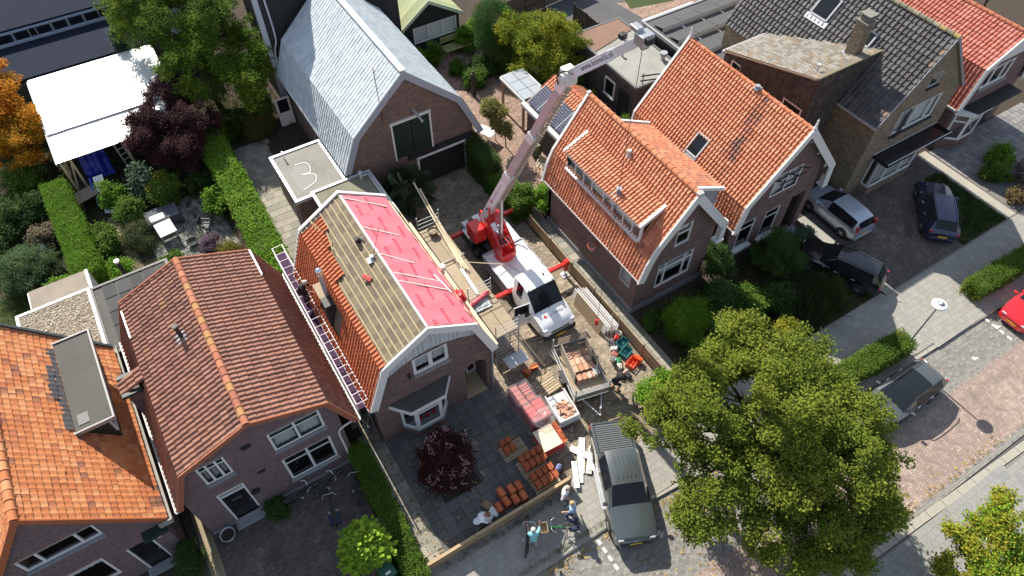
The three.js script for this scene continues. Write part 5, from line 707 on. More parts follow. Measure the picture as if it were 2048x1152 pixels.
// solar veranda
{
  const t = thing('solar_veranda', 'timber veranda roofed with pale translucent solar panels by the terrace', 'veranda'); for (const [x, z] of [[19.7, -32.9], [21.2, -32.9], [19.7, -30.4], [21.2, -30.4]]) M('post', uvBox(bx(0.14, 2.4, 0.14, x, 1.2, z)), MT.wood, t); M('frame', merge([bx(0.1, 0.16, 2.9, 19.62, 2.44, -31.65), bx(0.1, 0.16, 2.9, 21.3, 2.5, -31.65), bx(1.6, 0.16, 0.1, 20.46, 2.46, -33.1)]), MT.white, t);
  const cell = mat([0.3, 0.34, 0.38], 0.12, { metalness: 0.1 }), line = MT.whiteClean; for (let i = 0; i < 2; i++) for (let k = 0; k < 3; k++) { const x = 20.05 + i * 0.83, z = -32.6 + k * 0.95; const p = M('glass_panel', uvBox(bx(0.8, 0.03, 0.92, x, 2.58, z)), cell, t); const g = []; for (let a = 1; a < 5; a++) g.push(bx(0.012, 0.004, 0.9, x - 0.4 + a * 0.16, 2.6, z)); for (let a = 1; a < 6; a++) g.push(bx(0.78, 0.004, 0.012, x, 2.6, z - 0.46 + a * 0.153)); M('cell_lines', merge(g), line, p); }
}
// lean-to behind the dormered house
{
  const h = thing('garden_room', 'brick garden room with small hipped orange roof and solar panels', 'extension'); const A = [19.45, 2.6], B = [21.7, 3.85];
  M('wall', uvBox(bx(0.2, 2.6, 6.4, 19.7, 1.3, -26.6)), MT.brickDark, h); M('wall', uvBox(bx(2.9, 2.6, 0.2, 21.2, 1.3, -28.7)), MT.brickDark, h); M('wall', uvBox(bx(0.2, 2.6, 5.4, 22.9, 1.3, -26.1)), MT.brickDark, h);
  const roof = M('roof', merge([deckGeo(A, B, -29.9, -23), deckGeo([23.1, 2.9], B, -28.9, -23)]), MT.greyWood, h); const st = tileStore(terracotta); slope(st, A, B, -29.9, -23, { w: 0.22, g: 0.28, seed: 80, tone: skew(0.02, 0.5), skip: (s, t) => t < 0.55 }); slope(st, [23.1, 2.9], B, -28.9, -23, { w: 0.22, g: 0.28, seed: 81, tone: skew(0.02, 0.5) }); layTiles(st, roof, 'roof_tile', 200); ridgeTiles(roof, 'ridge_tile', B[0], B[1] + 0.03, -28.9, -23, tones([[0.5, 0.16, 0.08]], { map: T.fine }), 0.13, 0.4);
  M('box_gutter', merge([bx(0.3, 0.22, 7, 19.4, 2.55, -26.5)]), MT.leadPale, h); windowIn(h, place(19.6, 0.9, -25.8, -PI / 2), 1.5, 1.4, { f: 0.08, v: [0.5], glass: MT.carGlass, rec: -0.02 });
  const a = Math.atan2(B[1] - A[1], B[0] - A[0]); for (let i = 0; i < 6; i++) { const p = M('solar_panel', uvBox(rb(1.5, 0.04, 0.98, 0.01)), MT.solar, h); p.position.set(lerp(A[0], B[0], 0.36) - 0.05, lerp(A[1], B[1], 0.36) + 0.13, -29.2 + i * 1.02); p.rotation.z = a; const g = []; for (let k = 1; k < 6; k++) g.push(bx(1.46, 0.003, 0.006, 0, 0.0215, -0.49 + k * 0.163)); for (let k = 1; k < 9; k++) g.push(bx(0.006, 0.003, 0.96, -0.75 + k * 0.166, 0.0215, 0)); g.push(bx(1.5, 0.006, 0.02, 0, 0.022, 0.485), bx(1.5, 0.006, 0.02, 0, 0.022, -0.485)); M('cell_lines', merge(g), mat([0.4, 0.42, 0.45], 0.4), p); }
}
// extensions at the back of the brown and orange houses
{
  const [h, r] = flatRoof('brick_extension', 'flat roof covered in pale gravel with white edging', -9.82, -6.6, -28.65, -23.98, 2.8, MT.brickPurple, { edge: MT.white });
  const g = new THREE.DodecahedronGeometry(0.035, 0), n = 5200, im = new THREE.InstancedMesh(g, mat(W1, 0.9), n), R = rng(90), cs = [lin(0.45, 0.4, 0.32), lin(0.36, 0.31, 0.24), lin(0.55, 0.51, 0.43), lin(0.25, 0.21, 0.17), lin(0.4, 0.3, 0.2)]; im.name = 'gravel'; im.userData.kind = 'stuff'; for (let i = 0; i < n; i++) { dummy.position.set(rnd(-9.72, -6.7, R), 2.895 + rnd(0, 0.025, R), rnd(-28.55, -24, R)); dummy.rotation.set(R() * 6, R() * 6, R() * 6); const s = rnd(0.6, 1.5, R); dummy.scale.set(s, s * 0.7, s); dummy.updateMatrix(); im.setMatrixAt(i, dummy.matrix); im.setColorAt(i, cs[Math.floor(R() * 5)]); } r.add(im);
  const gb = M('gravel_bed', uvBox(bx(3.1, 0.03, 4.6, -8.2, 2.89, -26.3)), mat([0.34, 0.3, 0.23], 1, { map: T.fine, bumpMap: T.bump, bumpScale: 0.02 }), r);
  const [h2, r2] = flatRoof('brick_extension', 'dark bitumen flat roof behind the brown-tiled house', -6.5, -2.88, -28.6, -24.2, 2.75, MT.brickPurple, { edge: mat([0.06, 0.06, 0.06], 0.6) });
  const pm = tones([[0.05, 0.05, 0.052], [0.062, 0.062, 0.064], [0.042, 0.042, 0.045]], { map: T.coarse }); for (let i = 0; i < 5; i++) for (let k = 0; k < 4; k++) { const e = M('roofing_sheet', uvBox(rb(0.56, 0.02, 0.86, 0.005)), pm[(i + k) % 3], r2); e.position.set(-5.75 + i * 0.64, 2.85, -28.05 + k * 0.92); }
  const hc = thing('lean_to', 'low lean-to with weathered corrugated sheet roof and white ends', 'lean-to'); const pts = []; for (let i = 0; i <= 44; i++) pts.push([-1.38 + i * 2.76 / 44, i % 2 ? 0.035 : 0]); const g2 = uvBox(plain(ext([...pts, ...pts.slice().reverse().map(([x, y]) => [x, y - 0.012])], 1.9))); const e = M('roof', g2, mat([0.27, 0.23, 0.19], 0.9, { map: T.coarse }), hc); e.position.set(-7.98, 2.2, -30.75); e.rotation.x = -0.06; M('side_wall', merge([bx(0.14, 2.3, 1.9, -6.6, 1.15, -29.75), bx(0.12, 2.2, 1.9, -9.36, 1.1, -29.75)]), MT.white, hc); M('rear_wall', uvBox(bx(2.7, 2.05, 0.1, -8, 1.0, -30.6)), MT.greyWood, hc);
}
// fences: every plank and post a part
function fence(label, a, b, hgt, nPlank, step, m, mp, o = {}) {
  const t = thing('plank_fence', label, 'fence'); const L = Math.hypot(b[0] - a[0], b[1] - a[1]), n = Math.max(1, Math.round(L / step)), ang = -Math.atan2(b[1] - a[1], b[0] - a[0]), ph = hgt / nPlank, geo = uvBox(rb(L / n - 0.02, ph - 0.015, 0.035, 0.006));
  for (let i = 0; i <= n; i++) { const x = lerp(a[0], b[0], i / n), z = lerp(a[1], b[1], i / n); const p = M('post', uvBox(rb(0.11, hgt + 0.12, 0.11, 0.012, 0, (hgt + 0.12) / 2, 0)), mp, t); p.position.set(x, 0, z); p.rotation.y = ang; }
  for (let i = 0; i < n; i++) for (let k = 0; k < nPlank; k++) { const u = (i + 0.5) / n, p = M('plank', geo, m[Math.floor(R0() * m.length)], t); p.position.set(lerp(a[0], b[0], u), 0.05 + ph * (k + 0.5), lerp(a[1], b[1], u)); p.rotation.y = ang; p.rotation.x = rnd(-0.03, 0.03); }
  if (o.cap) M('cap_rail', uvBox(beam([a[0], hgt + 0.08, a[1]], [b[0], hgt + 0.08, b[1]], 0.13, 0.04)), o.cap, t);
  return t;
}
const plankM = tones([[0.36, 0.26, 0.15], [0.32, 0.225, 0.13], [0.4, 0.29, 0.17], [0.3, 0.22, 0.14]], { map: T.fine, bumpMap: T.bump, bumpScale: 0.002 }), darkPlank = tones([[0.085, 0.062, 0.045], [0.07, 0.05, 0.038], [0.1, 0.072, 0.05]], { map: T.fine });
fence('low timber plank fence between the truck driveway and the side path', [15.5, -23], [15.5, -10.6], 0.85, 4, 2.05, plankM, plankM[3], {});
fence('low timber plank fence along the front yard of the scaffolded house', [1.35, -8.97], [8.55, -8.97], 0.72, 4, 2.4, plankM, plankM[3], { cap: plankM[2] });
fence('dark upright garden fence beyond the red-berried tree', [29.4, -38.6], [29.4, -35.6], 1.8, 8, 1.5, darkPlank, darkPlank[0]);
fence('dark tall fence at the rear yard by the asphalt', [25, -41.5], [33, -42.5], 1.8, 8, 2, darkPlank, darkPlank[1]);
// ---------------------------------------------------------------- plants
const leafMat = (o = {}) => phys(W1, 0.85, { specularIntensity: 0.2, transmission: 0.3, thickness: 0, side: THREE.DoubleSide, ...o });
const LM = leafMat();
const clumpCache = {};
function clump(kind, seed = 1) { // a spray of small leaves
  if (clumpCache[kind]) return clumpCache[kind];
  const S = { small: [9, 0.16, 0.115, 0.07], tiny: [12, 0.13, 0.07, 0.048], broad: [8, 0.2, 0.16, 0.12], blade: [10, 0.1, 0.5, 0.018], feather: [16, 0.2, 0.13, 0.02], needle: [14, 0.13, 0.12, 0.014], big: [6, 0.22, 0.22, 0.2] }[kind], r = rng(seed + kind.length * 31 + kind.charCodeAt(0)), pos = [];
  const [n, R, L, W] = S, q = new THREE.Quaternion(), e = new THREE.Euler();
  for (let i = 0; i < n; i++) {
    const c = kind === 'blade' ? V3(rnd(-R, R, r), 0, rnd(-R, R, r)) : V3(rnd(-1, 1, r), rnd(-1, 1, r), rnd(-1, 1, r)).multiplyScalar(R);
    if (kind === 'blade') e.set(rnd(-0.6, 0.6, r), r() * 6.3, rnd(-0.6, 0.6, r)); else e.set(rnd(-1.0, 1.0, r) + PI / 2 * 0.9, 0, r() * 6.3, 'YXZ'); q.setFromEuler(e); if (kind !== 'blade') q.premultiply(new THREE.Quaternion().setFromAxisAngle(up0, r() * 6.3));
    const l = L * rnd(0.7, 1.25, r), w = W * rnd(0.8, 1.2, r), P = [[0, 0, 0], [w / 2, l * 0.45, 0.012], [0, l, 0], [-w / 2, l * 0.45, 0.012]].map((p) => V3(...p).applyQuaternion(q).add(c));
    for (const k of [0, 1, 2, 0, 2, 3]) pos.push(P[k].x, P[k].y, P[k].z);
  }
  const g = new THREE.BufferGeometry(); g.setAttribute('position', new THREE.Float32BufferAttribute(pos, 3)); g.computeVertexNormals(); return (clumpCache[kind] = g);
}
// leaves through a crown: blobs [x,y,z,rx,ry,rz]; cols linear triplets
function leaves(name, parent, blobs, n, cols, o = {}) {
  const { kind = 'small', seed = 1, shell = 0.45, gap = 0.34, freq = 0.9, size = 1, floor = -9, patch = 0.6, m = LM } = o, r = rng(seed * 131 + 5), im = new THREE.InstancedMesh(clump(kind), m, (n = Math.round(n * (kind === 'small' || kind === 'tiny' ? 0.72 : 1)))); im.name = name; im.userData.kind = 'stuff';
  if (o.tufts) { const tb = []; for (const b of blobs) { const cnt = Math.max(3, Math.round(o.tufts * Math.pow(b[3] * b[4] * b[5], 0.62))); for (let i = 0; i < cnt; i++) { const u = r() * 1.75 - 0.75, a = r() * 6.2832, q = Math.sqrt(Math.max(0, 1 - u * u)), k = 0.62 + 0.62 * Math.pow(r(), 1.3), f = (k > 1.02 ? rnd(0.22, 0.45, r) : rnd(0.34, 0.72, r)) * (o.tuftSize ?? 1); tb.push([b[0] + b[3] * k * q * Math.cos(a), b[1] + b[4] * k * u, b[2] + b[5] * k * q * Math.sin(a), f * rnd(0.8, 1.3, r), f * rnd(0.5, 0.8, r), f * rnd(0.8, 1.3, r)]); } } blobs = tb; }
  const vol = blobs.map((b) => Math.pow(b[3] * b[4] * b[5], 0.7)), tot = vol.reduce((a, b) => a + b, 0), C = cols.map((c) => lin(...c)), col = new THREE.Color(); let k = 0, tries = 0;
  while (k < n && tries++ < n * 12) {
    let t = r() * tot, i = 0; while (i < blobs.length - 1 && (t -= vol[i]) > 0) i++;
    const b = blobs[i], u = r() * 2 - 1, a = r() * 6.2832, s = Math.sqrt(1 - u * u), rad = 1 - shell * Math.pow(r(), 1.6), x = b[0] + b[3] * rad * s * Math.cos(a), y = b[1] + b[4] * rad * u, z = b[2] + b[5] * rad * s * Math.sin(a);
    if (y < floor || noise3(x * freq + seed * 7.1, y * freq, z * freq) < gap) continue;
    const sc = size * rnd(0.55, 1.45, r); dummy.position.set(x, y, z); if (kind === 'blade') dummy.rotation.set(0, r() * 6.3, 0); else dummy.rotation.set(rnd(-0.5, 0.5, r), r() * 6.3, rnd(-0.5, 0.5, r)); dummy.scale.setScalar(sc); dummy.updateMatrix(); im.setMatrixAt(k, dummy.matrix);
    const f = Math.max(0, Math.min(0.999, (noise3(x * patch + 31 + seed, y * patch, z * patch) * 0.65 + r() * 0.5 - 0.08))) * (C.length - 1), j = Math.floor(f); col.copy(C[j]).lerp(C[Math.min(C.length - 1, j + 1)], f - j).multiplyScalar(rnd(0.8, 1.2, r)); im.setColorAt(k, col); k++;
  }
  im.count = k; parent.add(im); return im;
}
function limbs(parent, base, blobs, r0, m, o = {}) { // trunk and a limb to every blob
  const t = [], fork = [base[0], o.fork ?? base[1] + 2, base[2]]; const cx = blobs.reduce((a, b) => a + b[0], 0) / blobs.length, cz = blobs.reduce((a, b) => a + b[2], 0) / blobs.length; fork[0] = lerp(base[0], cx, 0.2); fork[2] = lerp(base[2], cz, 0.2);
  M('trunk', uvBox(bar(base, fork, r0, 10, r0 * 0.75)), m, parent);
  for (const b of blobs) { const mid = [lerp(fork[0], b[0], 0.5) + rnd(-0.2, 0.2), lerp(fork[1], b[1], 0.5) + 0.25, lerp(fork[2], b[2], 0.5) + rnd(-0.2, 0.2)], end = [b[0], b[1] + b[4] * 0.3, b[2]]; t.push(bar(fork, mid, r0 * 0.55, 7, r0 * 0.35), bar(mid, end, r0 * 0.35, 6, r0 * 0.12)); for (let i = 0; i < 4; i++) { const a = R0() * 6.3, p = [b[0] + b[3] * 0.75 * Math.cos(a), b[1] + b[4] * rnd(-0.2, 0.6), b[2] + b[5] * 0.75 * Math.sin(a)]; t.push(bar(mid, [lerp(mid[0], p[0], 0.6), lerp(mid[1], p[1], 0.6) + 0.1, lerp(mid[2], p[2], 0.6)], r0 * 0.2, 5, r0 * 0.1), bar([lerp(mid[0], p[0], 0.6), lerp(mid[1], p[1], 0.6) + 0.1, lerp(mid[2], p[2], 0.6)], p, r0 * 0.1, 5, 0.008)); } }
  M('branches', merge(t), m, parent);
}
const tree = (name, label, base, blobs, n, cols, r0, o = {}) => { const t = thing(name, label, 'tree', [0, 0, 0], 0, o.group); limbs(t, base, blobs, r0, o.bark ?? MT.bark, o); leaves('crown', t, blobs, n, cols, o); return t; };
function shrub(label, x, z, rx, ry, rz, n, cols, o = {}) {
  const t = thing(o.name ?? 'shrub', label, o.cat ?? 'shrub', [x, 0, z], 0, o.group), R = rng((o.seed ?? 1) * 17 + 3), b = [];
  const nb = o.lobes ?? 5; for (let i = 0; i < nb; i++) { const a = i / nb * 6.28 + R(), d = i ? 0.42 : 0; b.push([rx * d * Math.cos(a), ry * (i ? rnd(0.7, 1.05, R) : 1.1), rz * d * Math.sin(a), rx * (i ? 0.62 : 0.75), ry * (i ? 0.75 : 0.9), rz * (i ? 0.62 : 0.75)]); }
  const st = []; for (const q of b) st.push(bar([q[0] * 0.2, 0, q[2] * 0.2], [q[0], q[1], q[2]], 0.025, 5, 0.01)); M('stems', merge(st), MT.bark, t);
  leaves('foliage', t, b, n, cols, { floor: 0.03, shell: 0.7, gap: 0.18, freq: 1.6, patch: 1.2, tufts: 34, tuftSize: 0.22 + 0.3 * Math.min(rx, ry), ...o }); return t;
}
function hedge(label, pts, w, h, n, cols, o = {}) { // pts: centre line [x,z]
  const t = thing('hedge', label, 'hedge'), core = [], per = []; let tot = 0;
  for (let i = 0; i + 1 < pts.length; i++) { const [ax, az] = pts[i], [bX, bz] = pts[i + 1], L = Math.hypot(bX - ax, bz - az); core.push(bx(L - 0.5, h - 0.2, w - 0.22, (ax + bX) / 2, (h - 0.16) / 2, (az + bz) / 2, -Math.atan2(bz - az, bX - ax))); per.push(L); tot += L; }
  M('twigs', merge(core), MT.bark, t);
  const r = rng((o.seed ?? 2) * 71), kind = o.kind ?? 'tiny'; n = Math.round(n * 0.72); const im = new THREE.InstancedMesh(clump(kind), LM, n), C = cols.map((c) => lin(...c)), col = new THREE.Color(); im.name = 'foliage'; im.userData.kind = 'stuff';
  for (let k = 0; k < n; k++) { let d = r() * tot, i = 0; while (i < per.length - 1 && d > per[i]) { d -= per[i]; i++; } const u = d / per[i], [ax, az] = pts[i], [bX, bz] = pts[i + 1], nx = -(bz - az) / per[i], nzz = (bX - ax) / per[i]; const bump = 0.34 * (fbm(d * 1.1 + i * 9 + (o.seed ?? 2) * 5, 1.7) - 0.45) + (r() < 0.04 ? 0.16 * r() : 0); let lat, y, end = 0; if (r() < 0.5 * w / tot) { end = r() < 0.5 ? -1 : 1; lat = rnd(-w / 2, w / 2, r); y = rnd(0.08, h, r); } else if (r() < w / (w + 1.6 * h)) { lat = rnd(-w / 2, w / 2, r); y = h - 0.06 + bump + rnd(-0.12, 0.05, r); } else { lat = (r() < 0.5 ? -1 : 1) * (w / 2 - 0.06 + bump * 0.6 + rnd(-0.1, 0.05, r)); y = rnd(0.08, h - 0.05, r); }
    let x = lerp(ax, bX, u) + nx * lat, z = lerp(az, bz, u) + nzz * lat; if (end) { const e = end < 0 ? pts[0] : pts[pts.length - 1]; x = e[0] + nx * lat + nzz * end * rnd(-0.15, 0.03, r); z = e[1] + nzz * lat - nx * end * rnd(-0.15, 0.03, r); } dummy.position.set(x, y, z); dummy.rotation.set(rnd(-0.6, 0.6, r), r() * 6.3, rnd(-0.6, 0.6, r)); dummy.scale.setScalar((o.size ?? 1) * rnd(0.7, 1.25, r)); dummy.updateMatrix(); im.setMatrixAt(k, dummy.matrix); const f = Math.max(0, Math.min(0.999, noise3(x * 0.9, y * 0.9, z * 0.9) * 0.6 + r() * 0.5 - 0.05)) * (C.length - 1), j = Math.floor(f); im.setColorAt(k, col.copy(C[j]).lerp(C[Math.min(j + 1, C.length - 1)], f - j).multiplyScalar(rnd(0.8, 1.2, r))); }
  t.add(im); return t;
}
const GR = { mid: [[0.05, 0.1, 0.012], [0.08, 0.15, 0.018], [0.115, 0.19, 0.022]], dark: [[0.03, 0.065, 0.014], [0.045, 0.09, 0.02], [0.065, 0.12, 0.028]], lime: [[0.14, 0.25, 0.02], [0.22, 0.35, 0.03], [0.3, 0.4, 0.05]], olive: [[0.065, 0.11, 0.014], [0.105, 0.155, 0.018], [0.155, 0.195, 0.022], [0.21, 0.22, 0.026]], yellowish: [[0.1, 0.16, 0.015], [0.21, 0.23, 0.02], [0.3, 0.26, 0.025]], purple: [[0.03, 0.012, 0.014], [0.05, 0.018, 0.022], [0.075, 0.028, 0.032]], orange: [[0.22, 0.18, 0.012], [0.48, 0.22, 0.012], [0.6, 0.24, 0.016], [0.62, 0.17, 0.02]], fresh: [[0.075, 0.17, 0.012], [0.12, 0.24, 0.018], [0.17, 0.3, 0.028]], blue: [[0.06, 0.1, 0.06], [0.1, 0.15, 0.095]] };
// big street tree
tree('street_tree', 'big leafy olive-green street tree spreading over footway and road', [16.2, 0, -5.9], [
  [15.1, 6.2, -5.3, 2.4, 1.8, 2.3], [12.9, 5.8, -6.9, 1.9, 1.3, 1.6], [11.7, 4.9, -7.6, 1.2, 0.9, 1.1], [14.4, 6.1, -7.6, 1.7, 1.1, 1.3], [16.4, 6.3, -6.7, 1.7, 1.2, 1.4], [17.6, 5.6, -5.8, 1.4, 1.1, 1.3], [17.3, 5.6, -3.8, 1.5, 1.1, 1.4], [15.7, 5.6, -2.9, 1.6, 1.2, 1.5], [13.9, 5.5, -3.8, 1.7, 1.2, 1.5], [12.2, 4.8, -4.9, 1.3, 1.0, 1.2], [10.9, 4.2, -4.2, 0.9, 0.8, 0.9], [12.8, 4.1, -2.4, 0.9, 1.0, 0.9], [18.0, 4.5, -2.3, 1.0, 1.0, 0.9], [16.3, 4.1, -1.3, 1.2, 1.1, 1.0], [14.5, 4.1, -1.4, 1.0, 1.1, 0.9], [18.3, 4.9, -4.3, 0.8, 0.8, 0.9], [16.2, 6.7, -8.2, 1.1, 0.7, 0.8], [15.0, 3.3, -0.4, 0.8, 1.0, 0.7], [13.2, 3.2, -1.1, 0.7, 0.9, 0.6], [17.4, 3.2, -0.7, 0.8, 0.9, 0.6]], 26000, GR.olive, 0.24, { seed: 3, gap: 0.24, freq: 0.75, fork: 2.8, shell: 0.85, patch: 0.5, tufts: 15 });
tree('far_tree', 'light green young tree standing on the far footway tiles', [20.6, 0, 2.8], [[20.5, 2.0, 2.3, 1.2, 0.7, 0.9], [19.3, 1.7, 2.7, 1.0, 0.6, 0.8], [21.6, 2.6, 1.9, 0.9, 0.6, 0.7], [20.6, 1.6, 3.3, 1.2, 0.7, 0.9], [19.9, 2.5, 1.5, 0.5, 0.5, 0.4]], 3600, GR.yellowish.concat(GR.lime), 0.09, { seed: 4, gap: 0.25, freq: 1.3, fork: 1.2, tufts: 14, shell: 0.8, tuftSize: 0.75 });
tree('maple_tree', 'autumn tree with orange and gold leaves beside the white shed', [-8.6, 0, -45.8], [[-8.4, 3.6, -45.2, 1.7, 1.5, 1.6], [-7.6, 2.8, -43.6, 1.5, 1.2, 1.4], [-7.9, 4.2, -46.9, 1.3, 1.0, 1.2], [-9.3, 3.0, -44.3, 1.5, 1.3, 1.4], [-8.3, 2.0, -42.3, 1.3, 1.0, 1.1]], 7000, GR.orange, 0.14, { seed: 5, gap: 0.2, kind: 'small', tufts: 12, shell: 0.7 });
tree('plum_tree', 'purple-leaved plum tree overhanging the white shed roof', [0.2, 0, -38.8], [[0.1, 3.5, -39.4, 1.8, 1.2, 1.7], [-0.9, 3.3, -38.6, 1.2, 1.0, 1.2], [1.3, 3.0, -38.2, 1.3, 1.0, 1.2], [0.0, 2.4, -37.2, 1.3, 1.0, 1.1], [0.7, 3.9, -40.6, 1.1, 0.8, 1.0]], 8000, GR.purple, 0.13, { seed: 6, gap: 0.2, bark: MT.barkDark, kind: 'small', tufts: 11, shell: 0.8 });
tree('ash_tree', 'large mid-green tree with yellowing top between shed and barn', [3.6, 0, -43.8], [[3.4, 6.0, -44.5, 2.6, 2.2, 2.5], [1.9, 6.6, -46.5, 2.0, 1.5, 1.8], [4.9, 5.2, -42.9, 2.0, 1.8, 2.0], [2.6, 4.2, -41.5, 1.9, 1.6, 1.8], [4.7, 3.2, -40.3, 1.8, 1.6, 1.7], [5.6, 6.4, -45.5, 1.6, 1.4, 1.6], [0.9, 5.6, -47.5, 1.4, 1.0, 1.3], [6.0, 4.0, -41.0, 1.2, 1.6, 1.2]], 20000, [[0.05, 0.1, 0.01], [0.08, 0.15, 0.014], [0.12, 0.2, 0.018], [0.22, 0.25, 0.02]], 0.22, { seed: 7, gap: 0.2, freq: 1.2, fork: 2.4, tufts: 12, shell: 0.7, tuftSize: 1.2 });
tree('sapling', 'slender pale sapling rising in front of the factory roof', [-0.2, 0, -47.9], [[-0.4, 3.8, -48.1, 0.4, 1.0, 0.4], [-0.1, 3.0, -47.8, 0.5, 0.5, 0.5]], 700, GR.blue, 0.05, { seed: 8, fork: 2 });
tree('berry_tree', 'rounded tree with yellow-green leaves and red berries by the terrace', [23.6, 0, -34.4], [[23.7, 3.2, -34.4, 1.9, 1.5, 1.8], [22.4, 2.7, -33.6, 1.3, 1.2, 1.2], [24.8, 2.7, -33.3, 1.4, 1.3, 1.3], [23.6, 2.1, -32.6, 1.4, 1.2, 1.1], [25.0, 3.1, -35.5, 1.2, 1.1, 1.1], [22.6, 3.2, -36.0, 1.1, 1.0, 1.1]], 8500, [[0.06, 0.115, 0.01], [0.11, 0.18, 0.014], [0.21, 0.24, 0.016], [0.32, 0.28, 0.02]], 0.13, { seed: 9, gap: 0.2, tufts: 13, shell: 0.7 });
tree('feathery_conifer', 'soft bright green feathery conifer behind the garden bench', [22.2, 0, -38.4], [[22.2, 2.9, -38.3, 1.4, 1.6, 1.4], [21.6, 2.2, -37.7, 1.1, 1.0, 1.0]], 3600, [[0.06, 0.14, 0.03], [0.09, 0.2, 0.045]], 0.1, { seed: 10, kind: 'needle', gap: 0.22 });
tree('lime_leaf_tree', 'small tree with big lime-green leaves in the dark forecourt', [-0.3, 0, -10.7], [[-0.3, 2.0, -10.7, 0.8, 0.6, 0.75], [0.1, 1.7, -10.3, 0.5, 0.45, 0.5], [-0.7, 1.6, -10.4, 0.5, 0.45, 0.5]], 420, GR.lime, 0.05, { seed: 11, kind: 'big', gap: 0.2, size: 0.8, fork: 1.0 });
tree('thin_tree', 'thin sparse tree with pale leaves beside the white garden table', [17.9, 0, -29.6], [[17.7, 2.2, -29.7, 0.7, 0.9, 0.7], [18.2, 1.7, -29.2, 0.6, 0.7, 0.6], [17.3, 2.8, -30.4, 0.6, 0.6, 0.6]], 1200, [[0.13, 0.16, 0.045], [0.2, 0.2, 0.06], [0.27, 0.19, 0.07]], 0.045, { seed: 12, gap: 0.45, fork: 0.9 });
// fan palm beside the scaffold
{ const t = thing('fan_palm', 'dark green fan palm growing between barn and scaffold', 'palm', [10.1, 0, -27.5]); M('trunk', uvBox(cyl(0.16, 0.2, 1.6, 0, 0.8, 0)), MT.barkDark, t); const g = []; for (let k = 0; k < 16; k++) g.push(k); const fan = (() => { const l = []; for (let i = 0; i < 17; i++) { const a = (i / 16 - 0.5) * 3.9, c = Math.cos(a), s = Math.sin(a); l.push([0, 0, 0, 0.62 * c - 0.03 * s, 0.04, 0.62 * s + 0.03 * c, 0.85 * c, -0.06, 0.85 * s, 0.62 * c + 0.03 * s, 0.04, 0.62 * s - 0.03 * c]); } const p = []; for (const q of l) { const v = (i) => q.slice(i * 3, i * 3 + 3); p.push(...v(0), ...v(1), ...v(2), ...v(0), ...v(2), ...v(3)); } const bg = new THREE.BufferGeometry(); bg.setAttribute('position', new THREE.Float32BufferAttribute(p, 3)); bg.computeVertexNormals(); return bg; })();
  const pm = tones([[0.035, 0.06, 0.022], [0.05, 0.085, 0.03], [0.028, 0.05, 0.02]], { side: THREE.DoubleSide }, 0.45), R = rng(55); for (let k = 0; k < 30; k++) { const a = k * 2.4, el = 1.25 - k / 30 * 1.55, L = 0.95, d = V3(Math.cos(a) * Math.cos(el), Math.sin(el), Math.sin(a) * Math.cos(el)), f = M('frond', fan, pm[k % 3], t); f.position.set(d.x * L, 1.75 + d.y * L, d.z * L); f.quaternion.setFromUnitVectors(V3(1, 0, 0), d.clone().add(V3(0, -0.35, 0)).normalize()); f.rotateX(rnd(-0.5, 0.5, R)); M('stalk', bar([0, 0, 0], [-L, 0.03, 0], 0.015, 5), pm[0], f); } }
// hedges
hedge('long clipped bright green hedge beside the shed garden path', [[-7.05, -39.4], [-6.85, -35], [-6.75, -31.3]], 1.25, 1.6, 7500, GR.fresh, { seed: 1 });
hedge('tall bright hedge along the slab path to the barn', [[1.9, -38.4], [1.95, -31], [1.75, -24.7]], 1.35, 1.8, 8500, GR.fresh.concat([[0.2, 0.29, 0.06]]), { seed: 2, kind: 'small' });
hedge('narrow hedge dividing the dark forecourt from the slab path', [[1.2, -15.1], [1.15, -12], [1.0, -8.6]], 0.72, 1.2, 4200, GR.mid.concat([[0.2, 0.22, 0.04]]), { seed: 3 });
hedge('clipped box hedge on the footway beside the street lamp', [[22.4, -6.3], [26.9, -6.05]], 0.95, 1.05, 3600, GR.mid.concat([[0.14, 0.15, 0.03]]), { seed: 4 });
hedge('clipped street hedge beyond the drive crossing by the red car', [[32.6, -6.35], [39, -6.2]], 0.95, 1.0, 4200, GR.mid.concat([[0.16, 0.18, 0.03]]), { seed: 5 });
hedge('dark conifer hedge against the barn gable corner', [[15.2, -30.2], [15.25, -26.6]], 0.95, 2.3, 4600, GR.dark.concat([[0.06, 0.11, 0.03]]), { seed: 6 });
hedge('leafy hedge at the end of the truck driveway', [[15.3, -26.4], [15.4, -23.6]], 1.0, 1.5, 2600, GR.mid, { seed: 7, kind: 'small' });
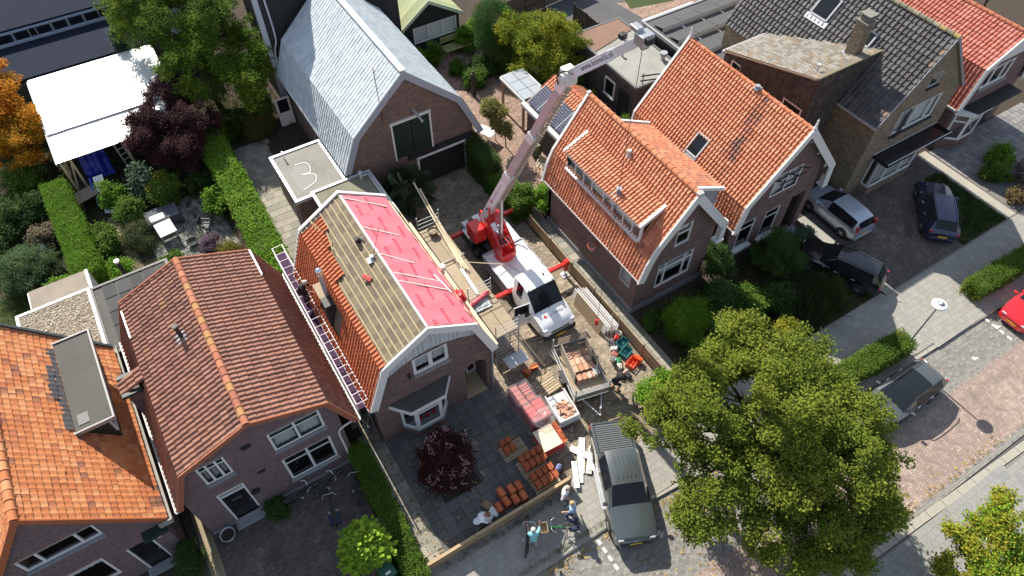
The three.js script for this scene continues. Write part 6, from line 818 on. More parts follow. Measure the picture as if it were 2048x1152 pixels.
// shrubs
const sh = [
  ['round dense bush with pale green leaves beside the lawn', -9.7, -34.0, 1.5, 0.95, 1.5, 3600, [[0.05, 0.1, 0.035], [0.09, 0.15, 0.06], [0.14, 0.21, 0.09]], { seed: 1, kind: 'tiny', lobes: 6 }],
  ['dark garden bush between the maple and the long hedge', -9.2, -38.6, 1.5, 0.9, 1.4, 1500, GR.dark, { seed: 2 }], ['pinkish flowering shrub by the long clipped hedge', -8.5, -36.2, 0.8, 0.6, 0.8, 900, [[0.08, 0.1, 0.04], [0.22, 0.16, 0.12], [0.12, 0.14, 0.05]], { seed: 3 }],
  ['broad loose shrub filling the bed beside the sand path', -5.7, -34.2, 0.75, 0.6, 1.3, 1500, GR.mid, { seed: 4 }], ['low leafy shrub near the lean-to wall', -5.5, -31.6, 0.8, 0.5, 0.9, 1200, GR.fresh, { seed: 5 }], ['grey-green feathery bush by the covered garden table', -3.9, -33.8, 0.7, 0.6, 1.2, 1300, [[0.09, 0.12, 0.05], [0.14, 0.16, 0.07]], { seed: 6, kind: 'feather' }],
  ['silver-green shrub leaning across the shed clutter', -2.6, -37.4, 0.6, 0.95, 0.8, 1000, GR.blue, { seed: 7, kind: 'broad' }], ['yellow-green bush under the plum tree', -1.7, -36.6, 0.7, 0.9, 0.7, 1100, GR.yellowish, { seed: 8 }], ['dark shrub at the foot of the plum tree', 0.3, -36.0, 0.9, 0.6, 0.8, 900, GR.dark, { seed: 9 }],
  ['mauve flowering heather bush on the patio', -0.7, -31.2, 0.5, 0.35, 0.5, 500, [[0.1, 0.07, 0.1], [0.22, 0.14, 0.2], [0.06, 0.08, 0.03]], { seed: 10, kind: 'tiny' }], ['golden fern by the brown-tiled roof edge', 0.1, -30.1, 0.5, 0.35, 0.5, 360, [[0.2, 0.2, 0.04], [0.3, 0.26, 0.05]], { seed: 11, kind: 'feather' }], ['leafy shrub at the patio edge by the bitumen roof', -2.9, -30.6, 0.8, 0.45, 0.7, 800, GR.mid, { seed: 12 }],
  ['ornamental grass tuft beside the barn side wall', 5.0, -39.0, 0.9, 0.35, 0.8, 420, [[0.14, 0.15, 0.04], [0.2, 0.19, 0.06]], { seed: 13, kind: 'blade', size: 1.3 }], ['dark undergrowth bush below the large ash tree', 3.6, -40.2, 1.4, 0.8, 1.3, 1300, GR.dark, { seed: 14 }], ['white-flowered plant in the shady border', -8.9, -35.0, 0.5, 0.5, 0.5, 320, [[0.06, 0.08, 0.05], [0.5, 0.55, 0.6]], { seed: 15, kind: 'tiny' }],
  ['bushy shrub with green and gold leaves at the corner of the hoop house', 16.9, -23.5, 0.75, 0.95, 0.7, 1500, GR.fresh.concat([[0.22, 0.22, 0.04]]), { seed: 16 }], ['glossy shrub spilling over the driveway end', 15.9, -24.4, 0.6, 0.9, 0.7, 1100, GR.mid, { seed: 17 }],
  ['potted shrub beside the outbuilding door', 25.2, -26.9, 0.4, 0.6, 0.4, 420, GR.mid, { seed: 18, kind: 'small' }], ['fresh green shrub against the dark outbuilding wall', 24.7, -30.4, 0.8, 0.5, 0.6, 800, GR.fresh, { seed: 19 }], ['climbing plant on the rusty roof corner', 28.6, -34.4, 1.1, 0.5, 0.5, 700, GR.fresh, { seed: 20, floor: 0.1 }],
  ['upright shrub in front of the cottage window', 18.2, -39.6, 0.55, 1.0, 0.5, 900, GR.mid, { seed: 21 }], ['broad shrub with bright leaves beside the cottage', 21.5, -40.6, 0.9, 0.95, 0.7, 1300, GR.fresh, { seed: 22 }], ['shady mass of leaves under the feathery conifer', 20.9, -37.2, 1.1, 0.6, 0.9, 1300, GR.dark, { seed: 23 }], ['dark shrub behind the veranda posts', 22.4, -32.4, 0.9, 0.8, 0.8, 1000, GR.dark, { seed: 24 }], ['small clipped ball bush at the barn corner', 15.9, -31.6, 0.5, 0.42, 0.5, 600, GR.dark, { seed: 25, kind: 'tiny' }],
  ['pale flowering shrub below the terrace bench', 19.2, -38.3, 0.8, 0.4, 0.6, 500, GR.mid, { seed: 26 }],
  ['tall stag-horn shrub with drooping green leaflets before the hoop house', 18.2, -12.4, 0.95, 1.25, 0.95, 1500, GR.fresh, { seed: 27, kind: 'feather', size: 1.3 }], ['hydrangea with pale green flower heads', 19.7, -11.6, 0.75, 0.7, 0.75, 900, [[0.05, 0.09, 0.02], [0.11, 0.17, 0.05], [0.26, 0.33, 0.14]], { seed: 28, kind: 'broad' }], ['dark glossy laurel by the house corner', 20.7, -12.9, 1.0, 0.85, 0.9, 1500, GR.dark.concat([[0.05, 0.1, 0.03]]), { seed: 29 }],
  ['dense dark evergreen dome before the tall pantiled house', 25.4, -13.4, 1.35, 1.25, 1.3, 3200, GR.dark.concat([[0.1, 0.12, 0.02]]), { seed: 30, kind: 'tiny', lobes: 6 }], ['arching ornamental grass clump by the parked black car', 25.2, -10.0, 1.3, 0.55, 0.9, 900, [[0.05, 0.08, 0.025], [0.08, 0.12, 0.035]], { seed: 31, kind: 'blade', size: 1.5 }], ['low dark ground shrub beside the ornamental grass', 23.6, -11.4, 1.1, 0.6, 0.9, 1400, GR.dark, { seed: 32 }], ['yellow variegated bush under the street tree', 22.3, -9.5, 0.85, 0.6, 0.75, 1300, GR.yellowish, { seed: 33 }], ['silvery shrub beside the porch step', 28.3, -14.0, 0.45, 0.4, 0.4, 420, GR.blue, { seed: 34 }], ['dark yew between two brick houses', 21.9, -14.6, 0.7, 1.3, 0.8, 1500, GR.dark, { seed: 35, kind: 'tiny' }],
  ['bright green bush by the footway and the fence end', 14.4, -10.1, 0.9, 1.0, 0.8, 1700, GR.fresh, { seed: 36 }], ['low green shrub beside the side path end', 17.1, -13.9, 0.4, 0.3, 0.4, 300, GR.mid, { seed: 37 }], ['green undergrowth bush beneath the street tree', 17.0, -10.0, 1.2, 0.8, 0.9, 1600, GR.mid, { seed: 38 }],
  ['mixed green shrub in the bed beside the pale path', 42.0, -11.4, 0.9, 0.6, 0.8, 1100, GR.mid, { seed: 39 }], ['pink flowering shrub in the garden bed', 43.5, -10.2, 0.9, 0.7, 0.8, 1100, [[0.08, 0.1, 0.04], [0.24, 0.17, 0.2], [0.14, 0.12, 0.06]], { seed: 40 }], ['leafy green shrub near the white bay window', 43.6, -12.2, 0.9, 0.5, 0.7, 900, GR.fresh, { seed: 41 }], ['brown dried bush at the garden bed corner', 41.3, -9.4, 0.6, 0.5, 0.5, 500, [[0.14, 0.11, 0.05], [0.2, 0.14, 0.07]], { seed: 42 }],
  ['small bush growing beside the dark front door', -2.8, -14.6, 0.42, 0.42, 0.4, 500, GR.dark, { seed: 43 }], ['hedge-like bush beside the orange house door', -6.55, -14.2, 0.5, 0.75, 0.8, 1100, GR.dark.concat([[0.07, 0.11, 0.03]]), { seed: 44, kind: 'tiny' }], ['low bush behind the wheelie bins', 0.2, -9.4, 0.6, 0.35, 0.5, 500, GR.dark, { seed: 45 }], ['dark leafy border bush beside the lawn', -11.2, -37, 1.5, 0.9, 1.6, 1500, GR.dark, { seed: 46 }],
  ['tall leafy shrub behind the covered garden table', -1.6, -35.9, 0.9, 1.0, 0.8, 1300, GR.mid, { seed: 70 }], ['fresh green bush beside the tall hedge and patio', 0.6, -33.6, 0.6, 0.8, 0.9, 1200, GR.fresh, { seed: 71 }], ['sprawling bush between the two garden tables and path', -3.9, -35.6, 0.7, 0.8, 0.8, 1200, GR.mid, { seed: 72 }], ['loose bush with bright tips at the end of the sand path', -4.4, -37.5, 0.8, 0.8, 0.8, 1100, GR.fresh, { seed: 73 }], ['spreading bush under the maple', -8.6, -41.2, 1.3, 1.0, 1.2, 1500, GR.mid, { seed: 74 }], ['mixed border bush against the lean-to roof', -8.3, -31.8, 0.8, 0.6, 0.7, 1100, GR.fresh, { seed: 75 }], ['low spreading bush beside the brown roof edge', -3.6, -29.9, 0.7, 0.45, 0.6, 800, GR.fresh, { seed: 76 }],
  ['big leafy bush beside the ash trunk', 2.6, -39.6, 1.0, 1.0, 0.9, 1300, GR.mid, { seed: 77 }], ['dense green bush by the barn side door', 5.6, -40.6, 1.0, 1.2, 1.0, 1500, GR.mid, { seed: 78 }], ['broad dark bush under the berry tree', 24.6, -32.2, 1.0, 0.8, 0.9, 1300, GR.mid, { seed: 79 }], ['tall bush between conifer and berry tree', 22.6, -36.4, 1.2, 1.2, 1.1, 1700, GR.mid, { seed: 80 }], ['wide bush at the rear fence corner', 26.6, -37.0, 1.6, 1.2, 1.4, 2000, GR.fresh, { seed: 81 }], ['flowering shrub in the terrace bed by the post', 19.6, -36.3, 0.9, 0.6, 0.8, 1000, GR.mid, { seed: 82 }], ['leafy bush beside the timber cottage wall', 17.2, -39.9, 0.6, 0.7, 0.5, 700, GR.fresh, { seed: 83 }], ['shaggy bush beside the garden room gutter', 23.4, -30.8, 0.9, 0.7, 0.7, 1000, GR.fresh, { seed: 84 }], ['rounded green bush between laurel and hydrangea', 22.0, -11.9, 1.0, 0.8, 0.9, 1400, GR.mid, { seed: 85 }], ['bright leafy bush by the tall stag-horn shrub', 19.0, -10.2, 0.9, 0.8, 0.8, 1400, GR.fresh, { seed: 86 }],
];
for (const q of sh) shrub(...q);
// purple smoke bush with pale pink flower heads in the front yard
{ const t = shrub('dark purple bush with pink flower tufts in front yard bed', 4.4, -12.4, 1.25, 0.95, 1.25, 3000, [[0.035, 0.014, 0.012], [0.06, 0.022, 0.018], [0.1, 0.035, 0.03]], { seed: 60, kind: 'small' }); leaves('flowers', t, [[0, 1.25, 0, 1.35, 0.75, 1.35], [0.3, 1.0, 0.5, 1.2, 0.6, 1.0]], 110, [[0.45, 0.27, 0.27], [0.55, 0.36, 0.34]], { seed: 61, kind: 'tiny', shell: 0.06, gap: 0.42, freq: 2.2, floor: 0.9, size: 0.65, m: mat(W1, 0.9, { side: THREE.DoubleSide }) }); }
// loose grass on the lawns and weeds along the kerb
function grassOn(name, label, pts, n, cols, s, seed) { const g = new THREE.Group(); g.name = numbered(name); g.userData = { kind: 'stuff', label, category: 'grass' }; scene.add(g); const r = rng(seed), im = new THREE.InstancedMesh(clump('blade'), LM, n), xs = pts.map((p) => p[0]), zs = pts.map((p) => p[1]), C = cols.map((c) => lin(...c)); im.name = 'blades'; let k = 0, t = 0; const inside = (x, z) => { let c = false; for (let i = 0, j = pts.length - 1; i < pts.length; j = i++) { const [xi, zi] = pts[i], [xj, zj] = pts[j]; if ((zi > z) !== (zj > z) && x < (xj - xi) * (z - zi) / (zj - zi) + xi) c = !c; } return c; }; while (k < n && t++ < n * 20) { const x = rnd(Math.min(...xs), Math.max(...xs), r), z = rnd(Math.min(...zs), Math.max(...zs), r); if (!inside(x, z)) continue; dummy.position.set(x, 0, z); dummy.rotation.set(0, r() * 6.3, 0); dummy.scale.setScalar(s * rnd(0.6, 1.3, r)); dummy.updateMatrix(); im.setMatrixAt(k, dummy.matrix); im.setColorAt(k, C[Math.floor(r() * C.length)]); k++; } im.count = k; g.add(im); }
grassOn('grass', 'short bright lawn grass by the round bush', [[-13, -33.5], [-9.6, -33.5], [-9.6, -24], [-13, -24]], 2600, [[0.09, 0.15, 0.02], [0.13, 0.19, 0.03], [0.16, 0.19, 0.03]], 0.28, 5);
grassOn('grass', 'rough grass wedge beside the parked dark blue car', [[37.2, -13.5], [39.5, -13.5], [39.5, -8.8], [35.6, -8.8]], 2200, [[0.05, 0.09, 0.02], [0.08, 0.13, 0.03]], 0.4, 6);
grassOn('weeds', 'thin weeds growing along the kerb edge', [[3, -6.95], [9.5, -6.9], [9.5, -6.7], [3, -6.72]], 260, [[0.14, 0.18, 0.03], [0.2, 0.2, 0.04], [0.24, 0.18, 0.06]], 0.28, 7);
grassOn('weeds', 'dry weeds at the foot of the front fence', [[2, -8.85], [8.6, -8.85], [8.6, -8.55], [2, -8.6]], 300, [[0.1, 0.08, 0.03], [0.14, 0.12, 0.04]], 0.3, 8);
grassOn('ground_cover', 'low leafy ground cover in the shaded garden', [[-11, -46], [7.2, -46], [7.2, -38.8], [3, -38.8], [1, -29], [-11, -30]], 8500, [[0.06, 0.11, 0.02], [0.08, 0.14, 0.025], [0.1, 0.15, 0.03]], 0.5, 9);
grassOn('ground_cover', 'dark leafy ground cover below the front garden shrubs', [[17, -14.5], [28.8, -14.5], [28.8, -9], [17, -9]], 4200, [[0.06, 0.11, 0.02], [0.08, 0.14, 0.025]], 0.45, 10);
grassOn('ground_cover', 'leafy ground cover beneath the terrace trees', [[20, -41], [29, -41], [29, -31], [22, -31]], 3200, [[0.06, 0.11, 0.02], [0.08, 0.14, 0.025]], 0.5, 11);

// fallen leaves on the street, tile chips and sand on the drive
function litter(name, label, n, spot, geo, cols, seed, y) { const g = new THREE.Group(); g.name = numbered(name); g.userData = { kind: 'stuff', label, category: 'litter' }; scene.add(g); const r = rng(seed), im = new THREE.InstancedMesh(geo, mat(W1, 0.9, { side: THREE.DoubleSide }), n), C = cols.map((c) => lin(...c)); im.name = 'pieces'; for (let i = 0; i < n; i++) { const [x, z] = spot(r); dummy.position.set(x, y(x, z), z); dummy.rotation.set(rnd(-0.3, 0.3, r), r() * 6.3, rnd(-0.3, 0.3, r)); dummy.scale.setScalar(rnd(0.5, 1.4, r)); dummy.updateMatrix(); im.setMatrixAt(i, dummy.matrix); im.setColorAt(i, C[Math.floor(r() * C.length)]); } g.add(im); }
const leafFlat = new THREE.CircleGeometry(0.05, 5).rotateX(-PI / 2), chip = new THREE.BoxGeometry(0.07, 0.02, 0.05);
litter('fallen_leaves', 'dry fallen leaves along the kerbs below the street tree', 1500, (r) => { const x = rnd(5, 27, r); return r() < 0.45 ? [x, lerp(-6.5, -5.25, Math.max(0, Math.min(1, (x - 10) / 15))) + 0.1 + r() * r() * 0.6] : r() < 0.5 ? [x, -0.1 - r() * r() * 0.8] : [rnd(9, 20, r), rnd(-6, -0.3, r)]; }, leafFlat, [[0.3, 0.2, 0.08], [0.22, 0.14, 0.06], [0.34, 0.27, 0.08], [0.16, 0.12, 0.05]], 21, () => -0.082);
litter('tile_chips', 'broken tile chips and sawdust scattered over the drive', 520, (r) => { const a = r() * 6.3, d = Math.sqrt(r()) * 2.6; return [10.6 + Math.cos(a) * d * 0.9, -13.2 + Math.sin(a) * d * 1.5]; }, chip, [[0.45, 0.2, 0.12], [0.5, 0.38, 0.25], [0.35, 0.17, 0.11], [0.55, 0.5, 0.42]], 22, () => 0.03);
litter('path_litter', 'small leaves and crumbs strewn over the slab path and yard', 600, (r) => r() < 0.6 ? [rnd(1.75, 2.4, r), rnd(-24, -9, r)] : [rnd(2.6, 8.3, r), rnd(-14.5, -9.2, r)], leafFlat, [[0.2, 0.15, 0.07], [0.12, 0.1, 0.05], [0.25, 0.2, 0.1]], 23, () => 0.042);
// ---------------------------------------------------------------- vehicles (local x = forwards)
// stations: [x, half width, sill y, belt y, roof half width, roof y]; seg kinds between stations
function carBody(st, seg, creaseA = 0.5) {
  const ring = (s) => { const [x, w, ys, yb, wr, yr] = s, h = [[w * 0.9, ys], [w * 0.985, ys + 0.1], [w, lerp(ys, yb, 0.55)], [w * 0.965, yb], [wr, yr - Math.min(0.05, (yr - yb) * 0.5)], [wr * 0.62, yr - 0.008], [0, yr]]; const o = h.map(([z, y]) => [x, y, z]); for (let i = h.length - 2; i >= 0; i--) o.push([x, h[i][1], -h[i][0]]); return o; };
  const rings = st.map(ring), n = rings[0].length, parts = {}; const put = (k, a, b, c, d) => (parts[k] ??= []).push(...a, ...b, ...c, ...a, ...c, ...d);
  for (let i = 0; i + 1 < st.length; i++) for (let j = 0; j + 1 < n; j++) {
    const side = j === 3 || j === n - 5, top = j >= 4 && j <= n - 6, kd = seg[i]; let k = 'body';
    if (kd === 'wind' && top) k = 'windscreen'; else if (kd === 'rear' && top) k = 'rear_window'; else if (kd === 'pano') k = top ? 'glass_roof' : side ? (j === 3 ? 'side_glass' : 'side_glass2') : 'body'; else if (kd === 'roof' && side) k = j === 3 ? 'side_glass' : 'side_glass2'; else if (kd === 'grille' && top) k = 'grille';
    put(k, rings[i][j], rings[i][j + 1], rings[i + 1][j + 1], rings[i + 1][j]);
  }
  for (const [r, f] of [[rings[0], 1], [rings[rings.length - 1], -1]]) { const c = [r[0][0], (r[0][1] + r[6][1]) / 2, 0]; for (let j = 0; j < n; j++) { const a = r[j], b = r[(j + 1) % n]; (parts.body).push(...(f > 0 ? [...c, ...b, ...a] : [...c, ...a, ...b])); } }
  const out = {}; for (const k in parts) { const g = new THREE.BufferGeometry(); g.setAttribute('position', new THREE.Float32BufferAttribute(parts[k], 3)); g.computeVertexNormals(); out[k] = uvBox(toCreasedNormals(g, creaseA)); } return out;
}
const wheelGeo = (() => { const t = new THREE.LatheGeometry([[0.2, -0.1], [0.3, -0.11], [0.335, -0.08], [0.34, 0], [0.335, 0.08], [0.3, 0.11], [0.2, 0.1]].map(([x, y]) => new THREE.Vector2(x, y)), 28).rotateX(PI / 2); const rim = [cyl(0.215, 0.215, 0.13, 0, 0, 0, 24).rotateX(PI / 2)], sp = []; for (let i = 0; i < 5; i++) { const a = i * PI * 0.4; sp.push(bx(0.19, 0.05, 0.03, 0.11, 0, 0).rotateZ(a).translate(0, 0, 0.085)); } return { tyre: t, hub: merge(rim), spokes: merge([...sp, cyl(0.05, 0.05, 0.04, 0, 0.085, 0, 10).rotateX(PI / 2)]) }; })();
function wheel(par, x, z, s = 1, y = 0.34) { const g = new THREE.Group(); g.name = 'wheel'; g.position.set(x, y * s, z); g.scale.setScalar(s); if (z < 0) g.rotation.y = PI; M('tyre', wheelGeo.tyre, MT.tyre, g); M('hub', wheelGeo.hub, MT.black, g); M('rim', wheelGeo.spokes, MT.alu, g); par.add(g); return g; }
function car(label, x, z, dx, dz, paint, st, seg, o = {}) {
  const t = thing(o.name ?? 'parked_car', label, o.cat ?? 'car', [x, o.y ?? 0.012, z], Math.atan2(-dz, dx), o.group), g = carBody(st, seg), f = st[0][0], r = st[st.length - 1][0], w = Math.max(...st.map((s) => s[1]));
  M('body', g.body, paint, t); for (const k of ['windscreen', 'rear_window', 'side_glass', 'side_glass2', 'glass_roof', 'grille']) if (g[k]) M(k.replace('2', '').replace('side_glass', 'side_window'), g[k], k === 'grille' ? MT.black : MT.carGlass, t);
  const [wf, wr_] = o.axles, ws = o.ws ?? 1, arch = new THREE.CylinderGeometry(0.39 * ws, 0.39 * ws, 0.06, 24, 1, false).rotateX(PI / 2);
  for (const ax of [wf, wr_]) for (const s of [-1, 1]) { const a = M('wheel_arch', arch, MT.rubber, t); a.position.set(ax, 0.36 * ws, s * (w - 0.025)); wheel(t, ax, s * (w - 0.08), ws); }
  for (const s of [-1, 1]) { const m = M('mirror', rb(0.16, 0.12, 0.2, 0.04, o.mirror?.[0] ?? 0.75, o.mirror?.[1] ?? 1.0, s * (w + 0.08)), o.mirrorMat ?? paint, t); M('headlight', rb(0.24, 0.1, 0.26, 0.05, f - 0.13, (o.lamp?.[0] ?? 0.66) - 0.02, s * (st[0][1] - 0.06), 0), MT.lampClear, t); M('taillight', rb(0.16, o.tailH ?? 0.2, 0.2, 0.03, r + 0.11, o.lamp?.[1] ?? 0.86, s * (st[st.length - 1][1] - 0.05)), MT.lampRed, t); for (const hx of o.handles ?? [0.1, -0.85]) M('door_handle', rb(0.2, 0.03, 0.04, 0.01, hx, (o.belt ?? 0.92) - 0.08, s * (w * 0.985)), o.trim ?? paint, t); }
  M('number_plate', rb(0.015, 0.11, 0.52, 0.004, f + 0.02, o.plate?.[0] ?? 0.42, 0), MT.plateY, t); M('number_plate', rb(0.015, 0.11, 0.52, 0.004, r - 0.02, o.plate?.[1] ?? 0.62, 0), MT.plateY, t);
  M('bumper', merge([rb(0.16, 0.22, st[0][1] * 1.86, 0.06, f - 0.05, 0.34, 0), rb(0.16, 0.24, st[st.length - 1][1] * 1.86, 0.06, r + 0.05, 0.4, 0)]), o.bumper ?? paint, t); M('sill', merge([rb(wf - wr_ - 0.8, 0.1, 0.06, 0.02, (wf + wr_) / 2, 0.26, w - 0.03), rb(wf - wr_ - 0.8, 0.1, 0.06, 0.02, (wf + wr_) / 2, 0.26, 0.03 - w)]), MT.rubber, t);
  if (o.rails) M('roof_rail', merge([-1, 1].map((s) => tube([[o.rails[0], o.rails[2] - 0.03, s * o.rails[3]], [o.rails[0] - 0.15, o.rails[2] + 0.05, s * o.rails[3]], [o.rails[1] + 0.15, o.rails[2] + 0.05, s * o.rails[3]], [o.rails[1], o.rails[2] - 0.03, s * o.rails[3]]], 0.022, 6))), MT.black, t);
  return t;
}
const pillarMat = MT.blackGlossy;
const paintOf = (c, rough = 0.32, metal = 0.35) => phys(c, rough, { metalness: metal, clearcoat: 1, clearcoatRoughness: 0.06 });
const estate = (L, h, k = 1) => { const a = L / 2; return [[a, 0.6, 0.3, 0.6, 0.5, 0.64], [a - 0.12, 0.78, 0.24, 0.7, 0.62, 0.76], [a - 0.55, 0.87, 0.22, 0.82, 0.66, 0.88], [a - 1.15, 0.9, 0.22, 0.91, 0.68, 0.98], [a - 1.22, 0.9, 0.22, 0.92, 0.7, 1.0], [a - 1.95, 0.9, 0.22, 0.95, 0.6, h - 0.03], [a - 2.5, 0.91, 0.22, 0.96, 0.6, h], [a - 3.2, 0.91, 0.22, 0.98, 0.59, h - 0.01], [-a + 0.62, 0.9, 0.24, 1.0, 0.57, h - 0.07], [-a + 0.5, 0.89, 0.25, 1.0, 0.56, h - 0.1], [-a + 0.14, 0.83, 0.3, 0.98, 0.58, 1.04], [-a, 0.76, 0.36, 0.8, 0.55, 0.86]]; };
const segE = ['body', 'hood', 'hood', 'hood', 'wind', 'roof', 'roof', 'roof', 'body', 'rear', 'body'];
const segP = ['body', 'hood', 'hood', 'hood', 'wind', 'pano', 'pano', 'roof', 'body', 'rear', 'body'];
car('dark grey estate car with glass roof parked at the kerb', 24.42, -4.12, -1, 0.02, paintOf([0.075, 0.085, 0.09], 0.3, 0.25), estate(4.5, 1.47), segP, { axles: [1.4, -1.3], y: -0.095, trim: MT.chrome, rails: [0.35, -1.75, 1.42, 0.6], belt: 0.95 });
car('glossy red hatchback parked facing the dashed bay line', 34.85, -4.0, -1, 0.0, paintOf([0.6, 0.012, 0.02], 0.25, 0.1), estate(4.2, 1.46), segE, { axles: [1.3, -1.2], y: -0.095, belt: 0.95 });
car('silver people carrier parked beside the pale drive edging', 31.0, -14.2, 0.02, -1, paintOf([0.38, 0.43, 0.51], 0.28, 0.4), [[2.02, 0.6, 0.3, 0.66, 0.5, 0.7], [1.9, 0.78, 0.24, 0.78, 0.6, 0.84], [1.45, 0.86, 0.22, 0.93, 0.66, 1.0], [1.05, 0.88, 0.22, 0.98, 0.68, 1.08], [0.15, 0.89, 0.22, 1.0, 0.62, 1.56], [-0.5, 0.89, 0.22, 1.02, 0.61, 1.6], [-1.2, 0.88, 0.24, 1.04, 0.6, 1.58], [-1.68, 0.87, 0.26, 1.06, 0.58, 1.52], [-1.78, 0.86, 0.28, 1.06, 0.57, 1.48], [-1.98, 0.82, 0.32, 1.0, 0.6, 1.08], [-2.04, 0.76, 0.36, 0.8, 0.55, 0.9]], ['body', 'hood', 'hood', 'wind', 'roof', 'roof', 'roof', 'body', 'rear', 'body'], { axles: [1.25, -1.25], ws: 0.93, tailH: 0.5, lamp: [0.72, 1.05], mirror: [0.85, 1.08], belt: 1.02, handles: [0.0, -0.8] });
car('black station wagon with roof rails parked beside the garden shrubs', 27.98, -11.2, -0.4, -0.917, paintOf([0.012, 0.013, 0.016], 0.2, 0.2), estate(4.6, 1.6), segE, { axles: [1.42, -1.3], rails: [0.4, -1.9, 1.56, 0.6], belt: 0.96, trim: MT.chrome });
car('dark blue sports utility car parked slantwise by the grass wedge', 36.0, -11.2, 0.71, -0.704, paintOf([0.018, 0.028, 0.075], 0.22, 0.4), estate(4.5, 1.56), segE, { axles: [1.4, -1.32], rails: [0.35, -1.8, 1.52, 0.6], belt: 0.98, trim: MT.chrome });
// pickup with ribbed bed cover
{
  const P = paintOf([0.068, 0.082, 0.086], 0.3, 0.3);
  const st = [[2.66, 0.72, 0.4, 0.78, 0.62, 0.86], [2.56, 0.88, 0.34, 0.92, 0.76, 1.0], [2.1, 0.95, 0.32, 1.02, 0.8, 1.1], [1.35, 0.96, 0.32, 1.1, 0.8, 1.17], [1.25, 0.96, 0.32, 1.12, 0.78, 1.2], [0.55, 0.96, 0.32, 1.16, 0.68, 1.78], [-0.2, 0.96, 0.32, 1.18, 0.67, 1.83], [-0.85, 0.96, 0.34, 1.2, 0.67, 1.8], [-1.0, 0.96, 0.36, 1.2, 0.68, 1.76], [-1.12, 0.96, 0.36, 1.2, 0.86, 1.22], [-1.16, 0.96, 0.4, 1.12, 0.9, 1.16], [-2.5, 0.95, 0.42, 1.12, 0.9, 1.17], [-2.66, 0.92, 0.46, 1.1, 0.86, 1.13]];
  const t = car('dark grey double-cab pickup with ribbed bed cover parked across the footway', 10.42, -7.7, -0.407, 0.913, P, st, ['body', 'hood', 'hood', 'hood', 'wind', 'roof', 'roof', 'body', 'rear', 'body', 'body', 'body'], { name: 'pickup_truck', cat: 'pickup truck', axles: [1.72, -1.5], ws: 1.1, mirror: [1.1, 1.22], belt: 1.14, handles: [0.25, -0.65], y: -0.03, plate: [0.52, 0.72], lamp: [0.92, 0.95], mirrorMat: MT.black });
  M('bed_cover', merge([bx(1.34, 0.03, 1.5, -1.84, 1.19, 0), ...Array.from({ length: 13 }, (_, i) => rb(0.075, 0.03, 1.5, 0.01, -2.44 + i * 0.1, 1.215, 0))]), mat([0.09, 0.1, 0.105], 0.5), t); M('bed_rail', merge([rb(1.5, 0.07, 0.1, 0.02, -1.84, 1.2, 0.84), rb(1.5, 0.07, 0.1, 0.02, -1.84, 1.2, -0.84), rb(0.1, 0.07, 1.7, 0.02, -2.58, 1.2, 0)]), P, t);
  M('roof_rib', merge([-0.36, -0.18, 0, 0.18, 0.36].map((z) => rb(1.0, 0.02, 0.035, 0.008, -0.2, 1.838, z))), P, t); M('grille', merge([rb(0.06, 0.2, 1.2, 0.02, 2.62, 0.76, 0), rb(0.05, 0.2, 1.3, 0.02, 2.66, 0.48, 0)]), MT.black, t); M('grille_bar', merge([bx(0.03, 0.025, 1.2, 2.66, 0.8, 0), bx(0.03, 0.025, 1.2, 2.66, 0.72, 0)]), MT.chrome, t); M('grille_badge', cyl(0.085, 0.085, 0.02, 0, 0, 0, 20).rotateZ(PI / 2).translate(2.68, 0.77, 0), MT.chrome, t); M('side_step', merge([1, -1].map((s) => rb(1.9, 0.05, 0.16, 0.02, 0.1, 0.36, s * 1.0))), MT.alu, t);
}
// lettering helper: flat canvas print on a thin plate
function print(w, h, draw, bg, px = 512) { const cv = document.createElement('canvas'); cv.width = px; cv.height = Math.round(px * h / w); const c = cv.getContext('2d'); c.fillStyle = bg; c.fillRect(0, 0, cv.width, cv.height); draw(c, cv.width, cv.height); const t = new THREE.CanvasTexture(cv); t.colorSpace = THREE.SRGBColorSpace; return new THREE.MeshStandardMaterial({ map: t, roughness: 0.4 }); }
